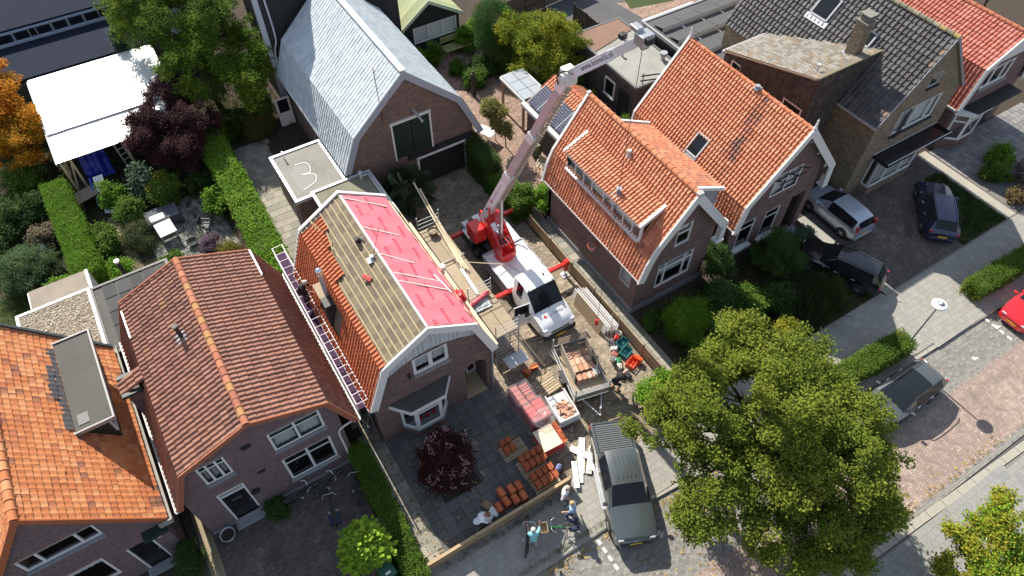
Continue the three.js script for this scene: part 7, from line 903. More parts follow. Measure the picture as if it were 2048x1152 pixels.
// crane truck (local z = forwards, driver's cab towards the street)
const craneWhite = phys([0.78, 0.78, 0.78], 0.35, { clearcoat: 0.6, map: T.fine });
{
  const t = thing('crane_truck', 'white truck with red base and long raised crane boom on the driveway', 'crane truck', [12.6, 0.012, 0]);
  const CM = phys([0.8, 0.81, 0.82], 0.25, { clearcoat: 1, clearcoatRoughness: 0.05 });
  // cab built as a loft along x, turned to face +z
  const st = [[2.75, 0.78, 0.5, 0.78, 0.6, 0.86], [2.66, 0.92, 0.42, 0.95, 0.72, 1.04], [2.3, 0.98, 0.4, 1.14, 0.78, 1.26], [1.75, 1.0, 0.4, 1.3, 0.86, 1.42], [1.68, 1.0, 0.4, 1.32, 0.86, 1.46], [0.85, 1.0, 0.4, 1.36, 0.82, 2.28], [0.55, 1.0, 0.4, 1.38, 0.82, 2.36], [0.05, 1.0, 0.42, 1.4, 0.82, 2.38], [-0.3, 0.98, 0.46, 1.4, 0.82, 2.34], [-0.35, 0.96, 0.5, 1.38, 0.8, 2.28]], g = carBody(st, ['body', 'hood', 'hood', 'hood', 'wind', 'body', 'roof', 'body', 'body'], 0.6), cab = new THREE.Group(); cab.name = 'cab'; cab.rotation.y = -PI / 2; cab.position.set(0, 0, -18.42); t.add(cab);
  M('cab_body', g.body, CM, cab); M('windscreen', g.windscreen, MT.carGlass, cab); M('side_window', g.side_glass, MT.carGlass, cab); if (g.side_glass2) M('side_window', g.side_glass2, MT.carGlass, cab);
  M('bumper', rb(0.3, 0.35, 1.9, 0.1, 2.66, 0.52, 0), MT.rubber, cab); M('grille', merge([rb(0.06, 0.1, 1.1, 0.02, 2.73, 0.86, 0), rb(0.06, 0.14, 1.3, 0.02, 2.76, 0.68, 0)]), MT.black, cab); for (const s of [-1, 1]) { M('headlight', rb(0.36, 0.14, 0.3, 0.05, 2.5, 0.98, s * 0.8), MT.lampClear, cab); const m = M('mirror', merge([rb(0.12, 0.34, 0.22, 0.04, 1.55, 1.55, s * 1.25), bar([1.55, 1.4, s * 1.0], [1.55, 1.45, s * 1.2], 0.03)]), MT.black, cab); }
  M('number_plate', rb(0.015, 0.11, 0.52, 0.004, 2.83, 0.5, 0), MT.plateY, cab); M('marker_lamp', merge([-1, 1].map((s) => rb(0.12, 0.05, 0.12, 0.02, 0.8, 2.32, s * 0.72))), MT.greyPaint, cab); M('roof_vent', rb(0.16, 0.05, 0.08, 0.02, 0.35, 2.4, -0.45), MT.black, cab); M('wiper', merge([tube([[1.75, 1.44, 0.1], [1.55, 1.62, -0.3], [1.5, 1.68, -0.6]], 0.012, 5), tube([[1.75, 1.44, 0.6], [1.55, 1.62, 0.3], [1.5, 1.68, 0.0]], 0.012, 5)]), MT.black, cab);
  // open driver's door on the house side
  const door = M('cab_door', merge([rb(0.9, 0.95, 0.06, 0.02, 0.45, 0.48, 0), rb(0.06, 0.75, 0.05, 0.02, 0.04, 1.3, 0), rb(0.9, 0.06, 0.05, 0.02, 0.45, 1.66, 0), rb(0.06, 0.75, 0.05, 0.02, 0.86, 1.3, 0)]), CM, t); door.position.set(-1.0, 0.5, -17.0); door.rotation.y = PI - 0.15; M('pane', bx(0.78, 0.7, 0.015, 0.45, 1.3, 0), MT.carGlass, door);
  // lettering on the bonnet and grille
  const bon = M('bonnet_lettering', new THREE.PlaneGeometry(1.25, 0.36), print(1.25, 0.36, (c, w, h) => { c.fillStyle = '#c01825'; c.fillRect(30, 30, 34, 70); c.fillRect(60, 55, 26, 66); c.fillStyle = '#4a5058'; c.font = '84px serif'; c.fillText('Leo', 100, 108); c.fillStyle = '#333a44'; c.font = 'bold 98px serif'; c.fillText('Nelis', 250, 108); }, '#eceeef'), t); bon.rotation.set(-PI / 2 + 0.42, 0, 0, 'XYZ'); bon.position.set(0, 1.335, -16.36);
  const iv = M('grille_lettering', new THREE.PlaneGeometry(0.62, 0.12), print(0.62, 0.12, (c, w, h) => { c.fillStyle = '#2b2f35'; c.font = 'bold 78px sans-serif'; c.fillText('IVECO', 110, 82); }, '#eceeef'), t); iv.rotation.x = -PI / 2 + 0.75; iv.position.set(0, 1.09, -15.92);
  // chassis, deck, boxes
  M('chassis', merge([bx(0.9, 0.25, 6.6, 0, 0.6, -21), bx(2.2, 0.3, 0.5, 0, 0.6, -18.95)]), MT.black, t);
  const deck = M('deck', merge([rb(2.48, 0.1, 2.6, 0.02, 0.15, 1.12, -20.3), rb(1.5, 0.1, 2.9, 0.02, 0.63, 1.12, -23.05), rb(0.9, 0.1, 0.8, 0.02, -0.62, 1.13, -23.5)]), craneWhite, t); M('deck_trim', merge([bx(0.06, 0.12, 2.6, -1.08, 1.18, -20.3), bx(0.06, 0.12, 2.6, 1.38, 1.18, -20.3), bx(1.0, 0.09, 0.12, -0.55, 1.19, -21.6), bx(0.9, 0.09, 0.12, 0.9, 1.19, -21.6)]), MT.greyPaint, deck); M('tool_box', merge([rb(0.34, 0.75, 2.4, 0.03, -0.92, 0.7, -20.3), rb(0.34, 0.75, 2.4, 0.03, 1.2, 0.7, -20.3)]), MT.greyPaint, deck); M('side_locker', merge([rb(0.85, 0.7, 1.3, 0.04, -0.64, 0.75, -23.4)]), MT.blackGlossy, deck); M('control_box', rb(0.4, 0.25, 0.4, 0.03, -0.75, 1.3, -24), MT.leadPale, deck); M('hose', tube([[0.5, 1.2, -21.4], [0.7, 1.25, -21.2], [0.9, 1.2, -21.35], [1.15, 1.22, -21.05], [1.25, 1.2, -20.7]], 0.02, 6), MT.black, deck); M('deck_rail', merge([bar([1.36, 1.15, -20.9], [1.36, 1.55, -20.9], 0.02), bar([1.36, 1.15, -19.6], [1.36, 1.6, -19.6], 0.02), bar([-0.2, 1.19, -20.3], [0.15, 1.19, -19.3], 0.02)]), MT.alu, deck);
  for (const [z, s] of [[-17.25, 1], [-22.6, 1]]) for (const k of [-1, 1]) { const w = wheel(t, 0, k * 0.8, 1.1); w.rotation.y = k > 0 ? PI / 2 : -PI / 2; w.position.set(k * 0.85, 0.375, z); }
  // outriggers with legs and pads
  const red = MT.red; for (const z of [-18.95, -23.85]) { const arm = M('outrigger', merge([rb(5.4, 0.2, 0.22, 0.03, 0.0, 0.98, z)]), red, t); for (const s of [-1, 1]) { const x = s > 0 ? 2.55 : -2.2; const leg = M('outrigger_leg', merge([rb(0.24, 0.34, 0.28, 0.04, x + s * 0.05, 1.04, z), rb(0.18, 0.55, 0.2, 0.02, x, 0.72, z)]), red, t); M('leg_ram', cyl(0.06, 0.06, 0.5, x, 0.32, z), MT.chrome, leg); M('foot_pad', merge([cyl(0.1, 0.2, 0.1, x, 0.08, z), rb(0.4, 0.05, 0.4, 0.01, x, 0.025, z)]), MT.leadPale, leg); } }
  M('boom_rest', merge([bx(0.1, 0.7, 0.1, -0.1, 1.45, -19.1), bx(0.1, 0.7, 0.1, 0.55, 1.45, -19.1), bx(0.75, 0.1, 0.1, 0.22, 1.25, -19.1)]), red, t);
  // slewing base
  const tt = M('turntable', merge([cyl(0.52, 0.56, 0.3, 0, 1.32, -21.1, 28), cyl(0.46, 0.46, 0.14, 0, 1.54, -21.1, 28)]), red, t);
  const P0 = [-0.3, 3.1, -22.45], cheek = (x) => { const g = ext([[21.6, 1.55], [20.65, 1.6], [20.6, 2.1], [21.3, 2.7], [22.2, 3.3], [22.75, 3.35], [22.9, 2.9], [22.5, 2.2]], 0.09, [], 0.015); g.applyMatrix4(new THREE.Matrix4().makeBasis(V3(0, 0, -1), V3(0, 1, 0), V3(1, 0, 0))); g.translate(x, 0, 0); return g; };
  const baseG = new THREE.Group(); baseG.name = 'crane_base'; t.add(baseG); M('cheek_plate', merge([cheek(-0.48)]), red, baseG); M('cheek_plate', merge([cheek(0.3)]), red, baseG); M('slew_frame', merge([rb(0.86, 0.3, 1.1, 0.04, -0.05, 1.72, -21.0), rb(0.7, 0.08, 0.5, 0.02, -0.05, 2.35, -21.0, 0), rb(0.5, 0.4, 0.4, 0.05, -0.05, 2.0, -21.7)]), red, baseG); M('engine_hood', merge([rb(0.72, 0.95, 0.95, 0.1, -0.85, 2.1, -22.6)]), red, baseG); M('valve_block', merge([rb(0.3, 0.2, 0.3, 0.03, -0.05, 2.5, -21.6), cyl(0.07, 0.07, 0.3, 0.05, 2.7, -21.75)]), MT.chrome, baseG);
  for (let i = 0; i < 3; i++) for (let k = 0; k < 2; k++) M('base_slot', bx(0.17, 0.02, 0.16, -0.28 + i * 0.23, 2.4, -20.9 - k * 0.2), MT.black, baseG);
  // boom: elbow and tip in truck coordinates
  const E = [0.72, 14.4, -17.55], TIP = [1.32, 17.35, -14.55];
  const boomPart = (name, a, b, f0, f1, w, h, m, par) => M(name, uvBox(beam([0, 1, 2].map((i) => lerp(a[i], b[i], f0)), [0, 1, 2].map((i) => lerp(a[i], b[i], f1)), w, h)), m, par);
  const boom = new THREE.Group(); boom.name = 'boom'; t.add(boom); const pinkish = phys([0.47, 0.41, 0.41], 0.4, { clearcoat: 0.4 });
  boomPart('boom_section', P0, E, -0.02, 0.38, 0.45, 0.45, craneWhite, boom); boomPart('boom_section', P0, E, 0.36, 0.66, 0.38, 0.38, pinkish, boom); boomPart('boom_section', P0, E, 0.64, 0.99, 0.32, 0.32, pinkish, boom); boomPart('boom_collar', P0, E, 0.355, 0.385, 0.5, 0.5, craneWhite, boom); boomPart('boom_collar', P0, E, 0.63, 0.67, 0.43, 0.43, craneWhite, boom); boomPart('boom_collar', P0, E, 0.93, 1.0, 0.4, 0.4, craneWhite, boom);
  // cable chain under the boom: separate links
  const ch = mat([0.42, 0.36, 0.28], 0.6); const dirE = V3(E[0] - P0[0], E[1] - P0[1], E[2] - P0[2]).normalize(), side = V3(0, 1, 0).cross(dirE).normalize(), nrm = dirE.clone().cross(side).normalize(); for (let i = 0; i < 46; i++) { const f = 0.12 + i * 0.0185, p = V3(lerp(P0[0], E[0], f), lerp(P0[1], E[1], f), lerp(P0[2], E[2], f)).addScaledVector(nrm, f < 0.37 ? -0.3 : -0.27).addScaledVector(side, 0.1); const m = M('chain_link', bx(0.2, 0.09, 0.1), ch, boom); m.position.copy(p); m.quaternion.setFromUnitVectors(up0, dirE); }
  M('lift_ram', merge([bar([-0.08, 2.2, -21.3], [0.02, 5.2, -21.35], 0.11, 12), bar([0.02, 5.2, -21.35], [0.05, 6.2, -21.25], 0.06, 10)]), MT.alu, boom); M('hydraulics', merge([rb(0.4, 0.5, 0.5, 0.06, -0.25, 3.3, -22.1), bar([0.2, 2.3, -21.8], [0.12, 4.6, -21.7], 0.05), bar([-0.5, 2.4, -21.9], [-0.42, 4.4, -21.8], 0.05)]), MT.redDull, boom);
  const lettering = (name, a, b, f, w, h, off, txt, lift) => { const d = V3(b[0] - a[0], b[1] - a[1], b[2] - a[2]).normalize(), s = V3(0, 1, 0).cross(d).normalize(), n = d.clone().cross(s).normalize(), m = M(name, new THREE.PlaneGeometry(w, h), txt, boom); const out = lift === 'side' ? s.clone().negate() : n; const yv = out.clone().cross(d); m.quaternion.setFromRotationMatrix(new THREE.Matrix4().makeBasis(d, yv, out)); m.position.set(lerp(a[0], b[0], f), lerp(a[1], b[1], f), lerp(a[2], b[2], f)).addScaledVector(out, off); return m; };
  lettering('boom_lettering', P0, E, 0.2, 3.2, 0.4, 0.229, print(3.2, 0.42, (c, w, h) => { c.fillStyle = '#22356e'; c.fillRect(20, 12, 34, 40); c.fillStyle = '#c01825'; c.fillRect(200, 12, 26, 40); c.fillStyle = '#5a5f69'; c.font = 'italic 46px serif'; c.fillText('Leo Nelis', 232, 48); c.font = '26px sans-serif'; c.fillText('verhuurbedrijf', 420, 46); }, '#e9ebee', 640), 'side');
  const jib = new THREE.Group(); jib.name = 'jib'; t.add(jib); boomPart('jib_section', E, TIP, -0.02, 0.62, 0.42, 0.36, craneWhite, jib); boomPart('jib_section', E, TIP, 0.6, 0.98, 0.34, 0.3, craneWhite, jib); M('elbow_joint', merge([rb(0.5, 0.62, 0.55, 0.08, E[0], E[1] + 0.02, E[2] + 0.02), cyl(0.16, 0.16, 0.62, 0, 0, 0).rotateZ(PI / 2).translate(E[0], E[1] - 0.05, E[2])]), craneWhite, jib); M('elbow_hose', tube([[E[0] - 0.3, E[1] - 0.4, E[2] - 0.2], [E[0] - 0.42, E[1] + 0.1, E[2] - 0.1], [E[0] - 0.34, E[1] + 0.45, E[2] + 0.25], [E[0] - 0.26, E[1] + 0.5, E[2] + 0.6]], 0.03, 6), MT.black, jib);
  const jl = lettering('jib_lettering', E, TIP, 0.42, 2.3, 0.3, 0.214, print(2.3, 0.3, (c, w, h) => { c.fillStyle = '#20262f'; c.font = 'bold 66px sans-serif'; c.fillText('www.leonelis.nl', 120, 60); }, '#e9ebee', 640), 'side');
  M('jib_head', merge([rb(0.5, 0.4, 0.45, 0.04, TIP[0], TIP[1], TIP[2]), cyl(0.14, 0.14, 0.2, 0, 0, 0).rotateZ(PI / 2).translate(TIP[0], TIP[1] - 0.22, TIP[2] + 0.05), rb(0.28, 0.16, 0.4, 0.03, TIP[0] - 0.1, TIP[1] + 0.25, TIP[2] - 0.3)]), MT.alu, jib); M('head_camera', rb(0.24, 0.2, 0.24, 0.04, TIP[0] - 0.28, TIP[1] - 0.2, TIP[2] - 0.7), MT.black, jib); M('head_lamp', rb(0.3, 0.22, 0.16, 0.04, TIP[0], TIP[1] + 0.05, TIP[2] + 0.28), MT.black, jib);
  M('hoist_rope', bar([TIP[0], TIP[1] - 0.3, TIP[2]], [TIP[0], 1.95, TIP[2]], 0.012, 5), MT.black, t); const hk = M('hook_block', merge([cyl(0.07, 0.1, 0.36, TIP[0], 1.78, TIP[2], 12)]), red, t); M('hook', tube([[TIP[0], 1.6, TIP[2]], [TIP[0] + 0.06, 1.5, TIP[2]], [TIP[0], 1.42, TIP[2]], [TIP[0] - 0.05, 1.48, TIP[2]]], 0.018, 6), MT.galv, hk);
}
// cage trailer with old tiles
const oldTile = tones([[0.5, 0.28, 0.19], [0.56, 0.34, 0.24], [0.44, 0.22, 0.14], [0.6, 0.38, 0.28]], { map: T.fine });
{
  const t = thing('box_trailer', 'grey plank-sided trailer loaded with old salvaged roof tiles', 'trailer', [12.13, 0.012, -13.28], -0.225); const L = 2.95, W = 1.72;
  M('floor', uvBox(bx(W, 0.06, L, 0, 0.55, 0)), MT.ply, t); M('frame', merge([bx(W + 0.08, 0.08, 0.08, 0, 0.52, L / 2), bx(W + 0.08, 0.08, 0.08, 0, 0.52, -L / 2), bx(0.08, 0.08, L, W / 2, 0.52, 0), bx(0.08, 0.08, L, -W / 2, 0.52, 0)]), MT.galv, t);
  for (const s of [-1, 1]) M('side_board', uvBox(rb(0.04, 0.35, L, 0.01, s * W / 2, 0.78, 0)), MT.alu, t); M('tail_board', uvBox(rb(W, 0.35, 0.04, 0.01, 0, 0.78, L / 2)), MT.alu, t); M('tail_board', uvBox(rb(W, 0.35, 0.04, 0.01, 0, 0.78, -L / 2)), MT.alu, t);
  for (let i = 0; i < 5; i++) M('rail', uvBox(rb(W - 0.25, 0.06, 0.03, 0.005, 0.1, 1.05 + i * 0.12, -L / 2 + 0.03)), MT.greyWood, t); for (let i = 0; i < 3; i++) M('rail', uvBox(rb(W, 0.05, 0.03, 0.005, 0, 1.02 + i * 0.13, L / 2 - 0.02)), MT.galv, t);
  const ply = M('ply_side', uvBox(rb(0.03, 0.75, 1.9, 0.005, -W / 2 + 0.32, 1.0, -0.35)), mat([0.42, 0.37, 0.29], 0.8, { map: T.fine }), t); M('ply_side', uvBox(rb(0.03, 0.75, 1.6, 0.005, W / 2 - 0.06, 1.0, -0.55)), mat([0.4, 0.35, 0.27], 0.8, { map: T.fine }), t); for (const [x, z] of [[-W / 2, L / 2], [W / 2, L / 2], [-W / 2, -L / 2], [W / 2, -L / 2]]) M('corner_post', uvBox(bx(0.06, 1.1, 0.06, x, 1.0, z)), MT.galv, t);
  M('drawbar', merge([beam([-0.5, 0.5, L / 2], [0, 0.45, L / 2 + 1.05], 0.06, 0.08), beam([0.5, 0.5, L / 2], [0, 0.45, L / 2 + 1.05], 0.06, 0.08), cyl(0.05, 0.05, 0.7, 0.06, 0.5, L / 2 + 0.85)]), MT.galv, t); for (const s of [-1, 1]) { const w = wheel(t, 0, 0, 0.85); w.rotation.y = s * PI / 2; w.position.set(s * 0.93, 0.29, 0.1); M('mudguard', rb(0.24, 0.04, 0.75, 0.02, s * 0.93, 0.62, 0.1), MT.black, t); } M('winch_post', merge([bar([0.62, 0.6, -0.9], [0.66, 2.0, 0.35], 0.05, 8), bar([0.6, 0.9, 0.6], [0.66, 2.0, 0.35], 0.03, 6), bx(0.3, 0.1, 0.5, 0.62, 0.9, 0.4)]), MT.galv, t);
  const tg = tileGeo('pan', 0.24, 0.36, 0.0, 0.02); const rows = []; for (let a = 0; a < 4; a++) for (let b = 0; b < 4; b++) { const n = 6 + ((a * 3 + b) % 3); const stack = thing('tile_stack', 'stack of old pinkish roof tiles in the plank-sided trailer', 'tile stack', [0, 0, 0], 0, 'stacks of old tiles in the trailer'); const px = -0.32 + a * 0.27, pz = -0.75 + b * 0.42; stack.position.copy(V3(px, 0.6, pz).applyAxisAngle(up0, -0.225).add(V3(12.13, 0, -13.28))); stack.rotation.y = -0.225 + rnd(-0.08, 0.08); for (let k = 0; k < n; k++) { const m = M('tile', tg, oldTile[Math.floor(R0() * 4)], stack); m.position.set(rnd(-0.015, 0.015) - 0.12, 0.03 + k * 0.05, rnd(-0.02, 0.02) - 0.18); } }
}
// ---------------------------------------------------------------- building site: scaffolds, pallets, materials
{
  const t = thing('scaffold', 'tower scaffold with plywood platforms beside the red roof membrane', 'scaffold'); const X0 = 8.92, X1 = 10.18, Y = 2.6, zs = [-23.75, -21.1, -18.4, -15.8];
  for (const z of zs) { const top = z === -21.1 ? 2.8 : 3.65; for (const x of [X0, X1]) M('standard', bar([x, 0.02, z], [x, top, z], 0.025, 8), MT.galv, t); for (let k = 0; k < (z === -15.8 || z === -23.75 ? 12 : 4); k++) { const y = z === -15.8 || z === -23.75 ? 0.3 + k * 0.28 : 2.75 + k * 0.27; if (y > top) break; M('rung', bar([X0, y, z], [X1, y, z], 0.019, 6), MT.galv, t); } }
  for (let i = 0; i < 3; i++) { M('ledger', merge([bar([X0, 2.5, zs[i]], [X0, 2.5, zs[i + 1]], 0.022), bar([X1, 2.5, zs[i]], [X1, 2.5, zs[i + 1]], 0.022)]), MT.galv, t); M('brace', merge([bar([X1, 0.4, zs[i]], [X1, 2.3, zs[i + 1]], 0.018), bar([X0, 2.3, zs[i]], [X0, 0.4, zs[i + 1]], 0.018)]), MT.galv, t); for (let k = 0; k < 2; k++) M('platform_board', uvBox(rb(0.6, 0.05, zs[i + 1] - zs[i] - 0.05, 0.01, X0 + 0.33 + k * 0.62, Y - (i % 2) * 0.03, (zs[i] + zs[i + 1]) / 2)), k + i === 1 ? mat([0.36, 0.29, 0.2], 0.85, { map: T.coarse }) : MT.ply, t); }
  for (let k = 0; k < 8; k++) M('rung', bar([X0 + 0.05, 0.3 + k * 0.28, -16.5], [X1 - 0.05, 0.3 + k * 0.28, -16.5], 0.019, 6), MT.galv, t); for (const x of [X0 + 0.05, X1 - 0.05]) M('standard', bar([x, 0.02, -16.5], [x, 2.5, -16.5], 0.024, 8), MT.galv, t); M('low_platform', uvBox(rb(1.1, 0.05, 0.7, 0.01, 9.7, 0.9, -15.3)), MT.leadPale, t);
}
const lumber = (n, label, a, b, w, h, m, group) => { const e = M(n, uvBox(beam([0, 0, 0], [b[0] - a[0], b[1] - a[1], b[2] - a[2]], w, h)), m, null); e.position.set(...a); return tag(e, label, 'timber', group); };
const fresh = mat([0.66, 0.54, 0.36], 0.7, { map: T.fine });
for (let i = 0; i < 6; i++) { const s = i % 3, l = Math.floor(i / 3); lumber('timber_length', ['long pale batten sticking far out past the scaffold end', 'pale batten in the bundle lying along the scaffold platform'][i < 2 ? 0 : 1], [10.05 + s * 0.07 - (i > 1 ? 0.1 : 0), 2.95 + l * 0.05 + (i < 2 ? 0.6 : 0), i < 2 ? -26.3 + i * 0.6 : -24.6 + i * 0.12], [9.66 + s * 0.09, 2.68 + l * 0.05, -20.8 + i * 0.15], 0.07, 0.04, fresh, 'battens on the scaffold'); }
lumber('guttering', 'white plastic gutter length lying on the scaffold platform', [9.58, 2.7, -20.3], [9.5, 2.7, -18.5], 0.16, 0.08, MT.whiteClean); lumber('long_pole', 'thin white pole reaching from scaffold to truck deck', [9.45, 2.68, -21.0], [12.35, 1.3, -20.3], 0.035, 0.035, fresh);
lumber('leaning_plank', 'pale plank leaning from the scaffold to the ground by the truck door', [9.8, 2.75, -17.8], [10.75, 0.05, -15.2], 0.1, 0.03, fresh); lumber('leaning_plank', 'narrow plank propped against the street end of the scaffold', [10.2, 2.0, -16.0], [11.0, 0.05, -14.6], 0.08, 0.03, fresh);
{ const b = thing('bucket', 'brown rubber bucket of mortar on the scaffold platform', 'bucket', [9.5, 2.63, -23.2]); M('tub', new THREE.LatheGeometry([[0.0, 0.0], [0.2, 0], [0.27, 0.3], [0.25, 0.3], [0.19, 0.03], [0, 0.03]].map(([x, y]) => new THREE.Vector2(x, y)), 20), MT.greyWood, b); M('contents', cyl(0.23, 0.23, 0.02, 0, 0.22, 0, 18), MT.ply, b); M('handle', tube([[-0.26, 0.29, 0], [-0.2, 0.42, 0.05], [0.2, 0.42, 0.05], [0.26, 0.29, 0]], 0.01, 5), MT.black, b); }
{ const r = thing('membrane_roll', 'rolled red roofing membrane on the scaffold guard frame', 'roll', [9.38, 2.78, -18.15], 0.25); M('roll', cyl(0.12, 0.12, 1.2, 0, 0, 0, 18).rotateZ(PI / 2), mat([0.75, 0.12, 0.16], 0.6, { bumpMap: T.bump, bumpScale: 0.01 }), r); M('core', cyl(0.04, 0.04, 1.22, 0, 0, 0, 10).rotateZ(PI / 2), MT.paleWood, r); }
{ const r = thing('folded_sheet', 'folded grey plastic sheet draped on the scaffold deck', 'sheet', [9.3, 2.64, -17.85]); const g = new THREE.PlaneGeometry(0.95, 0.6, 14, 10).rotateX(-PI / 2), p = g.attributes.position; for (let i = 0; i < p.count; i++) p.setY(i, 0.1 * fbm(p.getX(i) * 5, p.getZ(i) * 5)); g.computeVertexNormals(); M('sheet', g, mat([0.3, 0.34, 0.34], 0.35, { side: THREE.DoubleSide }), r); }
// edge-protection walkway on the other side
{
  const t = thing('edge_scaffold', 'long white lattice walkway scaffold under the orange eave tiles', 'scaffold'); const wm = mat([0.74, 0.7, 0.74], 0.45, { metalness: 0.1 }), Y = 3.55, a = -25.3, b = -15.25;
  const n = 20; for (const [x, y] of [[1.86, Y + 0.5], [2.36, Y + 0.5], [1.86, Y], [2.36, Y]]) M('rail', bar([x, y, a], [x, y, b], 0.024, 6), wm, t);
  for (let i = 0; i <= n; i++) { const z = lerp(a, b, i / n); M('cross_bar', bar([1.86, Y + 0.5, z], [2.36, Y + 0.5, z], 0.016, 5), wm, t); if (i < n) M('lattice_bar', merge([bar([1.86, Y, z], [1.86, Y + 0.5, lerp(a, b, (i + 1) / n)], 0.014, 5), bar([2.36, Y + (i % 2) * 0.5, z], [2.36, Y + ((i + 1) % 2) * 0.5, lerp(a, b, (i + 1) / n)], 0.014, 5)]), wm, t); }
  const pl = mat([0.045, 0.018, 0.05], 0.95); for (let i = 0; i < 5; i++) M('deck_panel', uvBox(bx(0.46, 0.04, (b - a) / 5 - 0.04, 2.11, Y - 0.02, lerp(a, b, (i + 0.5) / 5))), pl, t);
  for (const z of [-24.6, -20.6, -18.2, -15.6]) M('support', merge([bar([1.9, 0.02, z], [1.9, Y, z], 0.026), bar([2.3, 0.02, z], [2.3, Y, z], 0.026), bar([1.9, 0.6, z], [2.3, 2.6, z], 0.018), bar([2.3, 0.6, z], [1.9, 2.6, z + 0.4], 0.018), bar([1.9, 1.8, z], [1.9, 3.4, z + 1.2], 0.018)]), MT.galv, t); M('toe_board', uvBox(bx(0.03, 0.2, 3.6, 2.4, Y + 0.12, -22.6)), MT.whiteClean, t);
}
// things lying on the roof under repair
{ const m = thing('roof_winch', 'small dark winch clamped to the bare battens near the ridge', 'winch', [5.0, 7.24, -20.6]); M('drum', merge([cyl(0.12, 0.12, 0.26, 0, 0.16, 0).rotateZ(0.4), rb(0.36, 0.1, 0.2, 0.03, 0, 0.05, 0)]), MT.black, m); M('frame', merge([bar([-0.2, 0.02, -0.1], [0.2, 0.25, 0.1], 0.025), bar([0.22, 0, -0.12], [-0.12, 0.26, 0.1], 0.025)]), MT.galv, m); }
{ const m = thing('roof_hook', 'bright metal roof bracket with thin rod by the membrane edge', 'bracket', [5.05, 7.22, -19.4]); M('plate', merge([rb(0.3, 0.04, 0.34, 0.01, -0.1, 0.05, 0.05), rb(0.2, 0.18, 0.2, 0.03, 0, 0.14, 0)]), MT.chrome, m); M('rod', bar([0.1, 0.15, -0.05], [0.75, 1.1, -0.55], 0.012, 6), MT.black, m); }
{ const m = thing('kneeling_pad', 'red kneeling pad lying on the stripped roof slope', 'pad', [4.5, 6.98, -18.75]); const e = M('pad', rb(0.22, 0.09, 0.46, 0.04, 0, 0.08, 0), mat([0.5, 0.09, 0.07], 0.7), m); e.rotation.set(0.05, 0.5, 0.5); }
{ const m = thing('membrane_remnant', 'crumpled red membrane offcut at the lower roof edge', 'offcut', [8.0, 4.85, -17.3]); const g = new THREE.IcosahedronGeometry(0.24, 2), p = g.attributes.position; for (let i = 0; i < p.count; i++) { const k = 0.6 + 0.7 * noise3(p.getX(i) * 9, p.getY(i) * 9, p.getZ(i) * 9); p.setXYZ(i, p.getX(i) * k, p.getY(i) * k + 0.12, p.getZ(i) * k * 1.6); } g.computeVertexNormals(); M('offcut', g, MT.redDull, m); }
// pallets
const palletM = tones([[0.4, 0.31, 0.2], [0.34, 0.26, 0.17], [0.45, 0.36, 0.25]], { map: T.fine });
function pallet(label, x, z, turn = 0, w = 1.2, d = 0.8) { const p = thing('wooden_pallet', label, 'pallet', [x, 0.03, z], turn); const n = 7; for (let i = 0; i < n; i++) M('deck_slat', uvBox(rb(w, 0.022, d / n - 0.03, 0.004, 0, 0.13, -d / 2 + (i + 0.5) * d / n)), palletM[i % 3], p); for (const s of [-1, 0, 1]) M('bearer', merge([bx(0.1, 0.09, d - 0.02, s * (w / 2 - 0.06), 0.065, 0)]), palletM[1], p); for (const s of [-1, 1]) M('base_slat', uvBox(bx(w, 0.02, 0.1, 0, 0.012, s * (d / 2 - 0.06))), palletM[0], p); return p; }
const newTile = tones([[0.5, 0.13, 0.05], [0.46, 0.115, 0.045], [0.54, 0.15, 0.06]], { map: T.fine }), tilePack = tileGeo('pan', 0.24, 0.4, 0, 0.02);
function pack(label, x, y, z, turn, n, group) { const s = thing('tile_pack', label, 'tile pack', [x, y, z], turn, group); for (let k = 0; k < n; k++) { const m = M('tile', tilePack, newTile[k % 3], s); m.rotation.x = -PI / 2 + 0.04; m.rotation.z = 0; m.position.set(-0.12, 0.4, -n * 0.0175 + k * 0.035); } return s; }
pallet('half-loaded wooden pallet with four tile packs', 7.28, -11.64, 0.0); for (let i = 0; i < 2; i++) for (let k = 0; k < 2; k++) pack('orange tile pack on the half-loaded pallet', 6.86 + i * 0.29, 0.175, -11.85 + k * 0.4, 0, 8, 'tile packs on the half-loaded pallet');
pallet('fully loaded wooden pallet nearer the wrapped stacks', 7.62, -10.55, 0.02, 1.25, 0.9); pallet('fully loaded wooden pallet touching the front fence', 7.68, -9.6, -0.03, 1.25, 0.9);
for (const [zc, lb] of [[-10.55, 'upright orange tile pack on the pallet by the wrapped stacks'], [-9.6, 'upright orange tile pack on the pallet by the front fence']]) for (let i = 0; i < 4; i++) for (let k = 0; k < 2; k++) pack(lb, 7.2 + i * 0.29, 0.175, zc - 0.2 + k * 0.4, rnd(-0.05, 0.05), 9, lb.replace('upright orange tile pack', 'tile packs'));
{ const rg = new THREE.CylinderGeometry(0.15, 0.16, 0.42, 14, 1, true, -PI / 2, PI).rotateX(-PI / 2); const half = merge([rg, new THREE.CylinderGeometry(0.135, 0.145, 0.42, 14, 1, true, -PI / 2, PI).rotateX(-PI / 2)]); let i = 0; for (const [x, z] of [[5.74, -10.14], [5.72, -9.66], [5.3, -9.62], [6.2, -10.03], [6.12, -9.55], [6.56, -10.0], [6.5, -9.5]]) { const s = thing('ridge_tile_stack', 'stack of half-round orange ridge tiles on the yard slabs', 'ridge tiles', [x, 0.03, z], rnd(-0.12, 0.12), 'ridge tile stacks in the front yard'); for (let k = 0; k < 6; k++) { const m = M('ridge_tile', half, newTile[(k + i) % 3], s); m.position.set(0, 0.02 + k * 0.055, rnd(-0.01, 0.01)); m.material.side = THREE.DoubleSide; } i++; } }
